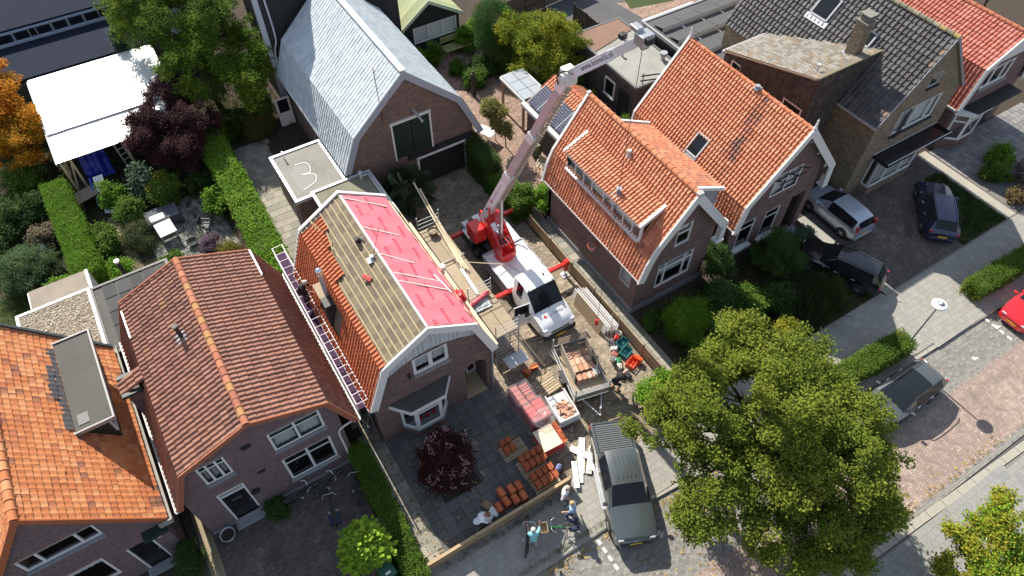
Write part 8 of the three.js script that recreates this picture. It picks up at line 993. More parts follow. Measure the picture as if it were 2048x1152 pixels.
// shrink-wrapped pallet loads
const wrap = phys([0.97, 0.97, 0.98], 0.12, { transmission: 0.93, thickness: 0, side: THREE.DoubleSide }), packRed = mat([0.62, 0.05, 0.05], 0.5, { map: T.fine }), packBrown = mat([0.42, 0.1, 0.08], 0.6, { map: T.fine });
function wrapped(label, x, z, w, d, h, m, seed) { const t = thing('wrapped_pallet', label, 'pallet load', [x, 0.03, z], -0.02); M('pallet', merge([bx(w, 0.13, d, 0, 0.065, 0)]), palletM[1], t); for (let i = 0; i < 2; i++) for (let k = 0; k < 4; k++) M('pack', uvBox(rb(w / 2 - 0.02, h - 0.14, d / 4 - 0.015, 0.02, -w / 4 + i * w / 2, h / 2 + 0.07, -d / 2 + (k + 0.5) * d / 4)), (i + k) % 3 ? m : packBrown, t);
  const g = new THREE.BoxGeometry(w + 0.1, h + 0.06, d + 0.1, 16, 12, 16), p = g.attributes.position; for (let i = 0; i < p.count; i++) { const k = 0.09 * (fbm(p.getX(i) * 5 + seed, p.getY(i) * 6, p.getZ(i) * 5) - 0.35), n = V3(p.getX(i), p.getY(i), p.getZ(i)).normalize(), low = p.getY(i) < -h / 2 + 0.1 ? 0.12 * noise3(p.getX(i) * 6, seed, p.getZ(i) * 6) : 0; p.setXYZ(i, p.getX(i) + n.x * (k + low), p.getY(i) + Math.max(0, n.y) * k, p.getZ(i) + n.z * (k + low)); } g.computeVertexNormals(); const e = M('plastic_wrap', uvBox(plain(g)), wrap, t); e.position.y = h / 2 + 0.05; return t; }
wrapped('shrink-wrapped load of red tile packs closest to the house porch', 8.92, -13.5, 1.0, 1.05, 0.95, packBrown, 1); wrapped('shrink-wrapped load of red tile packs with torn loose film', 9.0, -12.4, 1.05, 1.0, 1.0, packRed, 4);
{ const t = thing('film_bundle', 'billow of loose crumpled plastic film over the pallet load', 'film', [9.15, 0.95, -11.95]); const g = new THREE.IcosahedronGeometry(0.55, 4), p = g.attributes.position; for (let i = 0; i < p.count; i++) { const k = 0.65 + 0.7 * fbm(p.getX(i) * 5, p.getY(i) * 5, p.getZ(i) * 5); p.setXYZ(i, p.getX(i) * k * 1.1, p.getY(i) * k * 0.5, p.getZ(i) * k * 0.8); } g.computeVertexNormals(); M('film', g, wrap, t); }
{ const t = thing('opened_pallet', 'opened pallet load with pale board on top of orange tiles', 'pallet load', [8.85, 0.03, -11.05], -0.05); M('pallet', bx(1.1, 0.13, 1.1, 0, 0.065, 0), palletM[0], t); for (let k = 0; k < 5; k++) for (let i = 0; i < 2; i++) M('pack', uvBox(rb(0.52, 0.6, 0.2, 0.02, -0.27 + i * 0.53, 0.44, -0.44 + k * 0.22)), packRed, t); M('cover_board', uvBox(rb(0.95, 0.02, 1.1, 0.004, -0.1, 0.77, 0)), mat([0.66, 0.55, 0.42], 0.8, { map: T.fine }), t); for (let k = 0; k < 24; k++) { const m = M('tile', tilePack, newTile[k % 3], t); m.rotation.set(-PI / 2 + 0.06, 0, PI / 2, 'YXZ'); m.rotation.set(0, 0, 0); m.position.set(0.4, 0.76 + (k % 2) * 0.01, -0.54 + k * 0.042); m.scale.set(0.95, 1, 0.35); } }
pallet('empty slatted pallet on the drive beside the trailer', 10.38, -13.65, 0.1, 1.2, 1.0);
for (const [x, z, a, lb] of [[9.98, -14.75, 0.3, 'small pile of new orange tiles lying by the scaffold foot'], [10.45, -14.8, 1.4, 'upright handful of new orange tiles beside the tile pile']]) { const s = thing('tile_pile', lb, 'tile pile', [x, 0.02, z], a); for (let k = 0; k < 6; k++) { const m = M('tile', tilePack, newTile[k % 3], s); m.position.set(-0.12, 0.02 + k * 0.045, -0.2); m.rotation.y = rnd(-0.1, 0.1); } }
{ // tipping skip-trailer with broken tiles
  const t = thing('tipper_box', 'low white flatbed box holding broken tile rubble', 'tipper', [10.27, 0.012, -12.12], -0.1); M('bed', uvBox(bx(1.0, 0.06, 1.5, 0, 0.42, 0)), MT.galv, t); for (const s of [-1, 1]) M('side_wall', uvBox(rb(0.05, 0.3, 1.5, 0.01, s * 0.5, 0.56, 0)), MT.whiteClean, t); M('tail_wall', uvBox(rb(1.0, 0.3, 0.05, 0.01, 0, 0.56, 0.75)), MT.whiteClean, t); M('bumper_bar', rb(1.1, 0.12, 0.1, 0.02, 0, 0.36, 0.82), MT.alu, t); for (const s of [-1, 1]) { const w = wheel(t, 0, 0, 0.55); w.rotation.y = s * PI / 2; w.position.set(s * 0.42, 0.2, 0.1); }
  const R = rng(77); for (let i = 0; i < 70; i++) { const m = M('rubble', uvBox(rb(rnd(0.08, 0.22, R), 0.025, rnd(0.08, 0.2, R), 0.006)), oldTile[i % 4], t); const d = R(); m.position.set(0.12 + rnd(-0.32, 0.32, R), 0.48 + (1 - d) * 0.16, 0.2 + rnd(-0.45, 0.5, R)); m.rotation.set(rnd(-0.6, 0.6, R), R() * 6, rnd(-0.6, 0.6, R)); } }
// white boards thrown on the footway
{ const bw = mat([0.8, 0.77, 0.7], 0.6, { map: T.fine }); let i = 0; for (const [ax, az, bX, bz, w] of [[10.32, -10.5, 9.3, -9.1, 0.28], [10.0, -10.2, 9.0, -8.75, 0.26], [9.55, -10.35, 10.1, -9.5, 0.3], [10.45, -9.9, 9.55, -8.9, 0.25], [9.7, -9.2, 10.2, -8.85, 0.4], [9.3, -9.7, 8.72, -8.6, 0.24]]) { const e = M('white_board', uvBox(beam([0, 0, 0], [bX - ax, 0, bz - az], w, 0.02)), bw, null); e.position.set(ax, 0.06 + 0.028 * i, az); e.rotation.z = rnd(-0.03, 0.03); tag(e, 'white sheathing board in the scattered heap beside the pickup', 'board', 'white boards beside the pickup'); i++; } }
// boards stacked on edge along the fence
for (let i = 0; i < 5; i++) { const e = M('edge_board', uvBox(rb(0.035, 0.6, 2.9, 0.008)), [MT.white, MT.whiteClean, mat([0.55, 0.5, 0.48], 0.7)][i % 3], null); e.position.set(14.72 + i * 0.13, 0.36, -16.05 + i * 0.06); e.rotation.z = -0.22; tag(e, 'pale board leaning on edge against the plank fence', 'board', 'boards leaning on the fence'); }
{ const e = M('plywood_panel', uvBox(rb(0.03, 0.95, 2.3, 0.006)), mat([0.36, 0.27, 0.18], 0.8, { map: T.coarse }), null); e.position.set(14.5, 0.48, -15.9); e.rotation.z = -0.2; tag(e, 'brown plywood panel propped against the leaning boards', 'panel'); }
// crates and tools by the fence end
const crate = (label, x, z, turn, c, w = 0.6, d = 0.4, h = 0.3) => { const t = thing('plastic_crate', label, 'crate', [x, 0.015, z], turn), m = mat(c, 0.5); M('base', bx(w, 0.02, d, 0, 0.02, 0), m, t); for (const s of [-1, 1]) { M('side', merge([bx(w, h * 0.25, 0.02, 0, h * 0.14, s * d / 2), bx(w, h * 0.2, 0.02, 0, h * 0.9, s * d / 2), bx(w, h * 0.12, 0.02, 0, h * 0.5, s * d / 2), ...[-0.45, -0.15, 0.15, 0.45].map((k) => bx(0.03, h, 0.022, k * w, h / 2, s * d / 2))]), m, t); M('end', merge([bx(0.02, h, d, s * w / 2, h / 2, 0)]), m, t); } return t; };
crate('teal plastic crate pushed against the fence', 15.02, -13.65, 0.2, [0.02, 0.16, 0.17]); crate('teal plastic crate beside the orange crate', 14.85, -13.1, 0.3, [0.025, 0.19, 0.19]); crate('bright orange plastic crate of tools', 14.75, -12.45, 0.35, [0.75, 0.1, 0.03]); crate('tipped-up orange plastic crate behind the open one', 15.12, -12.45, 0.3, [0.8, 0.08, 0.02]).rotation.z = 1.1;
{ const t = thing('cut_off_saw', 'red petrol cut-off saw lying beside the crates', 'saw', [15.0, 0.03, -14.05], 0.6); M('housing', rb(0.34, 0.24, 0.24, 0.05, 0, 0.14, 0), MT.red, t); M('blade', cyl(0.17, 0.17, 0.012, 0.3, 0.17, 0, 20).rotateX(0), MT.galv, t); M('handle', tube([[-0.15, 0.2, 0], [-0.05, 0.36, 0], [0.14, 0.34, 0], [0.18, 0.22, 0]], 0.02, 6), MT.black, t); }
{ const R = rng(88); const items = [[14.5, -13.6, [0.6, 0.58, 0.55]], [14.35, -13.3, [0.4, 0.12, 0.08]], [14.05, -13.1, [0.65, 0.65, 0.62]], [14.25, -12.9, [0.02, 0.22, 0.09]], [14.1, -12.6, [0.55, 0.5, 0.42]], [13.9, -12.15, [0.05, 0.05, 0.055]], [14.15, -12.0, [0.03, 0.035, 0.05]], [14.55, -13.95, [0.3, 0.3, 0.32]]]; const names = ['pale rubble bag slumped near the teal crate', 'dark red tool case near the teal crate', 'white bucket by the fence end clutter', 'green fuel can in the tool clutter', 'beige sack among the scattered tools', 'black tool bag at the edge of the clutter', 'navy tool bag by the bent-over worker', 'grey bucket near the cut-off saw']; items.forEach(([x, z, c], i) => { const t = thing(['sack', 'tool_case', 'bucket', 'fuel_can', 'sack', 'tool_bag', 'tool_bag', 'bucket'][i], names[i], ['sack', 'case', 'bucket', 'fuel can', 'sack', 'bag', 'bag', 'bucket'][i], [x, 0.015, z], R() * 3); const m = mat(c, 0.6); if (i === 2 || i === 7) { M('pail', new THREE.LatheGeometry([[0, 0], [0.12, 0], [0.15, 0.28], [0.14, 0.28], [0.11, 0.02], [0, 0.02]].map(([a, b]) => new THREE.Vector2(a, b)), 18), m, t); M('handle', tube([[-0.15, 0.27, 0], [-0.1, 0.38, 0], [0.1, 0.38, 0], [0.15, 0.27, 0]], 0.008, 5), MT.galv, t); } else { const g = new RoundedBoxGeometry(0.36, 0.24, 0.26, 4, 0.08), p = g.attributes.position; for (let k = 0; k < p.count; k++) { const s = 1 + 0.35 * (noise3(p.getX(k) * 7 + i * 3, p.getY(k) * 7, p.getZ(k) * 7) - 0.5); p.setXYZ(k, p.getX(k) * s, p.getY(k) * s + 0.11, p.getZ(k) * s); } g.computeVertexNormals(); M('body', g, m, t); M('handle', tube([[-0.1, 0.2, 0], [-0.06, 0.33, 0], [0.06, 0.33, 0], [0.1, 0.2, 0]], 0.012, 5), MT.black, t); } }); }
for (const [x, z, lb] of [[14.75, -14.55, 'long-handled shovel leaning on the fence post'], [15.05, -14.4, 'broom leaning beside the shovel on the fence']]) { const t = thing(lb.startsWith('broom') ? 'broom' : 'shovel', lb, 'tool', [x, 0, z]); M('handle', bar([0, 0.1, 0.35], [0.35, 1.35, -0.2], 0.016, 6), MT.paleWood, t); M('head', lb.startsWith('broom') ? rb(0.4, 0.1, 0.1, 0.02, 0, 0.06, 0.37) : rb(0.24, 0.03, 0.32, 0.01, 0, 0.04, 0.45), MT.greyWood, t); }
{ const t = thing('backpack', 'blue and white patterned rucksack standing by the fence end', 'backpack', [8.5, 0.03, -9.75], 0.5); M('bag', rb(0.34, 0.46, 0.24, 0.09, 0, 0.24, 0), mat([0.3, 0.32, 0.5], 0.8, { map: tex(64, (x, y) => (((x >> 3) ^ (y >> 3)) & 1 ? [0.9, 0.9, 1] : [0.15, 0.17, 0.45]), 0.28) }), t); M('strap', tube([[-0.08, 0.44, 0.05], [-0.05, 0.54, 0.02], [0.05, 0.54, 0.02], [0.08, 0.44, 0.05]], 0.015, 5), MT.black, t); M('pocket', rb(0.26, 0.2, 0.08, 0.03, 0, 0.16, 0.14), MT.black, t); }
for (const [x, z, c, lb] of [[5.05, -9.6, [0.75, 0.77, 0.8], 'white carton next to the ridge tiles'], [4.68, -9.56, [0.75, 0.77, 0.8], 'white carton held open by the crouching person'], [4.95, -10.02, [0.24, 0.17, 0.1], 'brown open carton behind the white cartons']]) { const t = thing('carton', lb, 'box', [x, 0.03, z], 0.5); M('box', rb(0.32, 0.24, 0.26, 0.01, 0, 0.12, 0), mat(c, 0.7, { map: T.fine }), t); M('flap', merge([bx(0.3, 0.01, 0.12, 0, 0.25, 0.17, 0, 0.5), bx(0.3, 0.01, 0.12, 0, 0.25, -0.17, 0, -0.5)]), mat(c, 0.7), t); }
// painted letters on the paving
{ const font = await new FontLoader().loadAsync('fonts/droid/droid_sans_bold.typeface.json'); for (const [txt, x, z, y, sz, a] of [['NP', 10.84, -5.1, -0.088, 0.28, 2.2], ['P', 32.6, -4.15, -0.088, 0.34, 1.57], ['P', 29.9, -3.55, -0.088, 0.3, 1.57], ['H', 19.1, 0.8, 0.038, 0.22, -0.1]]) { const g = new THREE.ShapeGeometry(font.generateShapes(txt, sz)).rotateX(-PI / 2); g.rotateY(a); g.translate(x, y, z); const m = M(numbered('road_marking'), g, GM.paint, scene); m.userData.kind = 'structure'; } }
// street furniture
{ const t = thing('street_lamp', 'slim grey street lamp with white disc head on the footway', 'street lamp', [26.78, 0.02, -5.85]); M('post', merge([bar([0, 0, 0], [0, 3.95, 0], 0.055, 12, 0.035), cyl(0.075, 0.075, 0.9, 0, 0.45, 0, 14)]), mat([0.28, 0.32, 0.36], 0.4, { metalness: 0.4 }), t); const hd = M('lamp_head', new THREE.LatheGeometry([[0, 0.26], [0.06, 0.25], [0.09, 0.16], [0.3, 0.1], [0.36, 0.04], [0.35, 0.0], [0.1, -0.06], [0, -0.06]].map(([x, y]) => new THREE.Vector2(x, y)), 32).translate(0, 4.0, 0), MT.whiteClean, t); M('head_ring', new THREE.TorusGeometry(0.13, 0.018, 8, 28).rotateX(PI / 2).translate(0, 4.17, 0), MT.black, hd); }
const bin = (label, x, z, turn, c, lid) => { const t = thing('wheelie_bin', label, 'bin', [x, 0.01, z], turn); M('body', ext([[-0.24, 0.08], [0.24, 0.08], [0.29, 0.95], [-0.29, 0.95]], 0.6, [], 0.02).translate(0, 0, -0.3), mat(c, 0.5), t); const l = M('lid', rb(0.64, 0.07, 0.72, 0.03, 0, 1.0, 0), mat(lid, 0.45), t); M('lid_label', bx(0.22, 0.004, 0.1, 0, 1.038, 0.15), MT.whiteClean, l); for (const s of [-1, 1]) M('wheel', cyl(0.1, 0.1, 0.06, s * 0.25, 0.1, -0.28).rotateX(0), MT.tyre, t); return t; };
bin('black wheelie bin beside the narrow hedge', 0.62, -11.35, 0.2, [0.03, 0.03, 0.03], [0.035, 0.035, 0.04]); bin('wheelie bin with tan lid beside the narrow hedge', 0.5, -10.55, 0.3, [0.04, 0.04, 0.04], [0.42, 0.25, 0.1]); bin('wheelie bin with dark green lid under the lime tree', 0.05, -9.6, 0.1, [0.02, 0.06, 0.04], [0.03, 0.11, 0.07]);
{ const t = thing('storm_drain', 'iron drain grate in the red brick road gutter', 'drain', [18.85, -0.098, -0.2], 0); M('frame', merge([bx(0.46, 0.02, 0.05, 0, 0.008, 0.2), bx(0.46, 0.02, 0.05, 0, 0.008, -0.2), bx(0.05, 0.02, 0.36, 0.205, 0.008, 0), bx(0.05, 0.02, 0.36, -0.205, 0.008, 0)]), MT.galv, t); for (let i = 0; i < 6; i++) M('grate_bar', bx(0.03, 0.02, 0.35, -0.15 + i * 0.06, 0.008, 0), MT.galv, t); M('sump', bx(0.36, 0.004, 0.35, 0, 0.002, 0), MT.black, t); }
{ const t = thing('manhole_cover', 'round iron manhole cover in the drive paving', 'manhole', [9.0, 0.012, -11.9 + 3]); M('cover', cyl(0.3, 0.3, 0.02, 0, 0.006, 0, 28), MT.lead, t); M('rim', new THREE.TorusGeometry(0.31, 0.02, 6, 28).rotateX(PI / 2).translate(0, 0.01, 0), MT.plinth, t); }
{ const t = thing('plant_pot', 'round grey plant pot beside the brown-tiled house', 'pot', [-5.0, 0.01, -14.65]); M('pot', new THREE.LatheGeometry([[0, 0], [0.22, 0], [0.34, 0.38], [0.29, 0.38], [0.27, 0.3], [0, 0.3]].map(([x, y]) => new THREE.Vector2(x, y)), 24), MT.greyPaint, t); M('soil', cyl(0.27, 0.27, 0.02, 0, 0.3, 0, 20), GM.bed, t); }
// garden things behind
{ const t = thing('garden_table', 'bright white square garden table on the patio', 'table', [-2.5, 0, -33.2], 0.1); M('top', rb(0.95, 0.04, 1.2, 0.01, 0, 0.74, 0), mat([0.5, 0.5, 0.5], 0.8, { map: T.coarse }), t); for (const [a, b] of [[-0.4, -0.5], [0.4, -0.5], [-0.4, 0.5], [0.4, 0.5]]) M('leg', bx(0.05, 0.72, 0.05, a, 0.36, b), MT.greyPaint, t); }
{ const t = thing('covered_table', 'large garden table under a grey cover on the patio', 'table', [-2.4, 0, -34.5], 0.05); const g = new THREE.BoxGeometry(1.8, 0.7, 1.1, 10, 4, 8), p = g.attributes.position; for (let i = 0; i < p.count; i++) { const k = p.getY(i) < 0 ? 1.06 : 1; p.setXYZ(i, p.getX(i) * k + 0.05 * noise3(p.getX(i) * 4, 1, p.getZ(i) * 4), p.getY(i) + 0.03 * noise3(p.getX(i) * 5, 7, p.getZ(i) * 5), p.getZ(i) * k); } g.translate(0, 0.36, 0); g.computeVertexNormals(); M('cover', g, mat([0.07, 0.08, 0.095], 0.9), t); M('runner', rb(0.8, 0.02, 0.5, 0.01, -0.3, 0.74, 0.2), MT.greyPaint, t); }
const chair = (label, x, z, turn, m) => { const t = thing('garden_chair', label, 'chair', [x, 0, z], turn); for (let i = 0; i < 4; i++) M('seat_slat', rb(0.5, 0.025, 0.1, 0.006, 0, 0.44, -0.18 + i * 0.12), m, t); for (let i = 0; i < 5; i++) M('back_slat', rb(0.06, 0.5, 0.025, 0.006, -0.2 + i * 0.1, 0.72, -0.26), m, t); for (const [a, b] of [[-0.24, -0.24], [0.24, -0.24], [-0.24, 0.24], [0.24, 0.24]]) M('leg', bx(0.04, 0.46, 0.04, a, 0.23, b), m, t); M('arm', merge([bx(0.05, 0.03, 0.5, -0.27, 0.65, 0), bx(0.05, 0.03, 0.5, 0.27, 0.65, 0)]), m, t); return t; };
chair('black garden chair beside the patio table', -0.5, -32.6, 1.0, MT.black); chair('weathered slatted chair beside the garden room window', 18.6, -26.6, -0.9, MT.bench); chair('weathered slatted chair by the rain barrel', 18.4, -25.8, -0.7, MT.bench);
{ const t = thing('rain_barrel', 'green ribbed rain barrel against the garden room', 'barrel', [19.1, 0, -27.9]); M('barrel', new THREE.LatheGeometry([[0, 0], [0.26, 0], [0.33, 0.25], [0.35, 0.5], [0.33, 0.75], [0.27, 0.98], [0.24, 0.98], [0.24, 0.9], [0, 0.9]].map(([x, y]) => new THREE.Vector2(x, y)), 24), mat([0.09, 0.11, 0.05], 0.6), t); M('hoop', new THREE.TorusGeometry(0.35, 0.015, 6, 28).rotateX(PI / 2).translate(0, 0.5, 0), MT.black, t); }
{ const t = thing('patio_table', 'white round-edged table beside the thin tree on the terrace', 'table', [17.2, 0, -30.9], 0.4); M('top', rb(0.75, 0.04, 1.25, 0.05, 0, 0.72, 0), MT.whiteClean, t); for (const [a, b] of [[-0.3, -0.5], [0.3, -0.5], [-0.3, 0.5], [0.3, 0.5]]) M('leg', bx(0.05, 0.7, 0.05, a, 0.35, b), MT.whiteClean, t); }
{ const t = thing('fire_bowl', 'black iron fire bowl on the patio stones', 'bowl', [-1.5, 0, -31.9]); M('bowl', new THREE.LatheGeometry([[0, 0.08], [0.2, 0.1], [0.34, 0.28], [0.32, 0.28], [0.19, 0.13], [0, 0.11]].map(([x, y]) => new THREE.Vector2(x, y)), 24), MT.black, t); for (let i = 0; i < 3; i++) M('foot', bar([0.18 * Math.cos(i * 2.1), 0.1, 0.18 * Math.sin(i * 2.1)], [0.24 * Math.cos(i * 2.1), 0, 0.24 * Math.sin(i * 2.1)], 0.02, 5), MT.black, t); }
{ const t = thing('workbench', 'cluttered dark workbench beside the open shed', 'workbench', [-5.9, 0, -38.2], 0.3); M('top', rb(1.6, 0.06, 1.0, 0.01, 0, 0.85, 0), MT.greyWood, t); for (const [a, b] of [[-0.7, -0.4], [0.7, -0.4], [-0.7, 0.4], [0.7, 0.4]]) M('leg', bx(0.08, 0.84, 0.08, a, 0.42, b), MT.greyWood, t); }
for (let i = 0; i < 4; i++) lumber('white_plank', 'white glossy plank standing upright near the shed clutter', [-4.95 + i * 0.14, 1.3, -38.9], [-5.15 + i * 0.12, 0.15, -36.9 + i * 0.1], 0.12, 0.03, MT.whiteClean, 'white planks by the shed');
{ const e = M('blue_tube', bar([0, 0, 0], [-0.15, -0.9, 1.6], 0.07, 10), mat([0.02, 0.06, 0.4], 0.4), null); e.position.set(-5.2, 1.2, -39.0); tag(e, 'blue plastic pipe propped beside the white planks', 'pipe'); }
{ const t = thing('stove_flue', 'tall black stove flue with steel cap beside the sand path', 'flue', [-5.05, 0, -30.0]); M('pipe', bar([0, 0, 0], [0, 2.6, 0], 0.1, 12), MT.black, t); M('cap', cyl(0.13, 0.13, 0.12, 0, 2.66, 0), MT.chrome, t); }
{ const e = M('roofing_board', uvBox(rb(0.9, 0.04, 1.5, 0.02)), mat([0.05, 0.055, 0.06], 0.6), null); e.position.set(2.45, 0.55, -27.2); e.rotation.set(0.5, 0.3, -0.4); tag(e, 'black board dumped on the slab path by the hedge', 'board'); }
// bicycles
function bike(label, x, z, turn, lean, c, o = {}) {
  const t = thing('bicycle', label, 'bicycle', [x, o.y ?? 0.03, z], turn), g = new THREE.Group(); const fm = mat(c, 0.4, { metalness: 0.2 }); const add = (n, geo, m, p = t) => { geo.rotateX(lean); return M(n, geo, m, p); };
  for (const wx of [-0.54, 0.54]) { const w = add('wheel', new THREE.TorusGeometry(0.33, 0.02, 6, 32).translate(wx, 0.35, 0), MT.tyre); const sp = []; for (let i = 0; i < 12; i++) { const a = i * PI / 6; sp.push(bar([wx, 0.35, 0], [wx + 0.32 * Math.cos(a), 0.35 + 0.32 * Math.sin(a), 0], 0.004, 4)); } add('spokes', merge(sp), MT.alu, w); if (o.guards) add('mudguard', new THREE.TorusGeometry(0.37, 0.022, 5, 20, 2.4).rotateZ(0.4).translate(wx, 0.35, 0), MT.black, w); }
  add('frame', merge([bar([-0.12, 0.3, 0], [-0.22, 0.85, 0], 0.02), bar([-0.12, 0.3, 0], [0.42, 0.8, 0], 0.022), bar([-0.17, 0.6, 0], [0.42, 0.85, 0], 0.02), bar([0.54, 0.35, 0], [0.38, 1.0, 0], 0.018), bar([-0.54, 0.35, 0], [-0.2, 0.72, 0], 0.014), bar([-0.54, 0.35, 0], [-0.12, 0.3, 0], 0.014)]), fm); add('handlebar', tube([[0.2, 1.08, 0.3], [0.36, 1.08, 0.2], [0.38, 1.03, 0], [0.36, 1.08, -0.2], [0.2, 1.08, -0.3]], 0.014, 6), MT.chrome); add('saddle', rb(0.28, 0.07, 0.18, 0.03, -0.25, 0.92, 0), MT.black); add('pedals', merge([bar([-0.12, 0.3, -0.15], [-0.12, 0.3, 0.15], 0.012), bx(0.1, 0.02, 0.08, -0.05, 0.18, 0.16), bx(0.1, 0.02, 0.08, -0.19, 0.42, -0.16)]), MT.galv); add('rack', merge([bx(0.45, 0.02, 0.14, -0.6, 0.74, 0)]), MT.black);
  if (o.basket) add('basket', merge([bx(0.3, 0.02, 0.4, 0.68, 0.78, 0), bx(0.02, 0.26, 0.4, 0.83, 0.9, 0), bx(0.02, 0.26, 0.4, 0.53, 0.9, 0), bx(0.3, 0.26, 0.02, 0.68, 0.9, 0.2), bx(0.3, 0.26, 0.02, 0.68, 0.9, -0.2)]), mat([0.4, 0.3, 0.19], 0.9, { map: T.fine })); if (o.bags) for (const s of [-1, 1]) add('pannier', rb(0.42, 0.36, 0.16, 0.04, -0.62, 0.58, s * 0.17), mat([0.02, 0.028, 0.07], 0.7)); return t;
}
bike('green town bicycle with crate and navy panniers on the footway', 7.0, -7.55, 2.75, -0.12, [0.04, 0.22, 0.07], { basket: 1, bags: 1, guards: 1 });
bike('dark bicycle held by the man in the turquoise vest', 5.62, -7.95, 0.95, 0.1, [0.02, 0.022, 0.025], { guards: 1, bags: 0 });
bike('black bicycle leaning under the ground floor windows', -1.7, -14.75, 0.1, 0.2, [0.015, 0.015, 0.016], {}); bike('second black bicycle leaning beside the house wall', -0.6, -14.55, 0.35, 0.22, [0.02, 0.02, 0.022], {}); bike('bicycle with mauve panniers standing on the dark forecourt', -0.85, -13.35, 1.4, 0.08, [0.02, 0.02, 0.02], { bags: 1 }); bike('bicycle parked along the narrow hedge', 0.4, -13.7, 1.3, 0.15, [0.03, 0.03, 0.035], {});
// ---------------------------------------------------------------- people
function person(label, x, y, z, turn, pose, col) {
  const t = thing('person', label, 'person', [x, y, z], turn), S = pose.s ?? 1;
  const v = (a) => V3(a[0], a[1], a[2]); const hip = v(pose.hip ?? [0, 0.95, 0]), tor = v(pose.torso ?? [0, 1, 0.03]).normalize(), chest = hip.clone().addScaledVector(tor, 0.36), neck = hip.clone().addScaledVector(tor, 0.54), headDir = v(pose.head ?? [0, 1, 0.15]).normalize(), head = neck.clone().addScaledVector(headDir, 0.17);
  const side = V3(1, 0, 0); const ik = (a, b, l1, l2, hint) => { const d = b.clone().sub(a); let L = d.length(); const mx = (l1 + l2) * 0.995; if (L > mx) { d.multiplyScalar(mx / L); L = mx; b = a.clone().add(d); } const u = d.clone().normalize(), c = (l1 * l1 + L * L - l2 * l2) / (2 * L), h = Math.sqrt(Math.max(0, l1 * l1 - c * c)), n = hint.clone().addScaledVector(u, -hint.dot(u)).normalize(); return [a.clone().addScaledVector(u, c).addScaledVector(n, h), b]; };
  const B = []; const bone = (a, b, r1, r2, c, r) => B.push({ a, b, r1, r2, c }); 
  bone(hip, chest, 0.145, 0.15, 'top'); bone(chest, neck.clone().addScaledVector(tor, -0.08), 0.155, 0.13, 'top'); bone(chest.clone().add(V3(-0.08, 0.06, 0)), chest.clone().add(V3(0.08, 0.06, 0)), 0.13, 0.13, 'top'); bone(neck.clone().addScaledVector(tor, -0.06), head, 0.06, 0.055, 'skin'); bone(head.clone().addScaledVector(headDir, -0.05), head.clone().addScaledVector(headDir, 0.06), 0.085, 0.1, 'skin'); const face = V3(0, 0, 1).addScaledVector(headDir, -headDir.z).normalize(); bone(head.clone().addScaledVector(face, 0.09), head.clone().addScaledVector(face, 0.115).addScaledVector(headDir, -0.02), 0.014, 0.018, 'skin'); for (const k of [-1, 1]) bone(head.clone().addScaledVector(side, k * 0.1), head.clone().addScaledVector(side, k * 0.105).addScaledVector(headDir, 0.03), 0.018, 0.02, 'skin');
  const hands = [];
  for (const k of [-1, 1]) {
    const h = hip.clone().addScaledVector(side, k * 0.095).addScaledVector(tor, -0.04), ft = v(pose[k < 0 ? 'footL' : 'footR'] ?? [k * 0.12, 0, 0]).add(V3(0, 0.09, 0)), [kn, an] = ik(h, ft, 0.45, 0.45, v(pose.kneeHint ?? [0, 0, 1])); bone(h, kn, 0.095, 0.065, 'legs'); bone(kn, an, pose.shorts ? 0.058 : 0.068, pose.shorts ? 0.04 : 0.052, pose.shorts ? 'skin' : 'legs'); bone(an.clone().add(V3(0, -0.045, -0.03)), an.clone().add(V3(0, -0.055, 0.15)), 0.045, 0.038, 'shoes');
    const sh = neck.clone().addScaledVector(tor, -0.07).addScaledVector(side, k * 0.185), hd = v(pose[k < 0 ? 'handL' : 'handR'] ?? [k * 0.26, 0.85, 0.08]), [el, wr] = ik(sh, hd, 0.29, 0.27, v(pose.elbowHint ?? [k * 0.6, -0.3, -1])); bone(sh, el, 0.06, 0.045, 'top'); bone(sh.clone().lerp(el, 0.65), el, 0.045, 0.042, pose.sleeves ? 'top' : 'skin'); bone(el, wr, 0.043, 0.03, pose.sleeves ? 'top' : 'skin'); hands.push([el, wr, k]);
  }
  const mn = V3(9, 9, 9), mx = V3(-9, -9, -9); for (const b of B) for (const p of [b.a, b.b]) { mn.min(p); mx.max(p); } const c0 = mn.clone().add(mx).multiplyScalar(0.5), half = Math.max(mx.x - mn.x, mx.y - mn.y, mx.z - mn.z) / 2 + 0.22, N = 76, mc = new MarchingCubes(N, MT.black, false, false, 60000); mc.isolation = 0; const p = V3(0, 0, 0), hN = N / 2;
  const dist = (b, p) => { const ab = b.ab ??= b.b.clone().sub(b.a), L = ab.lengthSq() || 1e-6, ax = p.x - b.a.x, ay = p.y - b.a.y, az = p.z - b.a.z, t = Math.max(0, Math.min(1, (ax * ab.x + ay * ab.y + az * ab.z) / L)); const dx = ax - ab.x * t, dy = ay - ab.y * t, dz = az - ab.z * t; return Math.sqrt(dx * dx + dy * dy + dz * dz) - lerp(b.r1, b.r2, t); };
  for (let k = 0; k < N; k++) for (let j = 0; j < N; j++) for (let i = 0; i < N; i++) { p.set((i - hN) / hN * half + c0.x, (j - hN) / hN * half + c0.y, (k - hN) / hN * half + c0.z); let d = 1e3; for (const b of B) { const e = dist(b, p), kk = 0.035, h = Math.max(0, kk - Math.abs(d - e)) / kk; d = Math.min(d, e) - h * h * kk * 0.25; } mc.field[i + j * N + k * N * N] = -d; }
  mc.update(); const n = mc.count, pos = new Float32Array(n * 3); for (let i = 0; i < n * 3; i += 3) { pos[i] = mc.positionArray[i] * half + c0.x; pos[i + 1] = mc.positionArray[i + 1] * half + c0.y; pos[i + 2] = mc.positionArray[i + 2] * half + c0.z; }
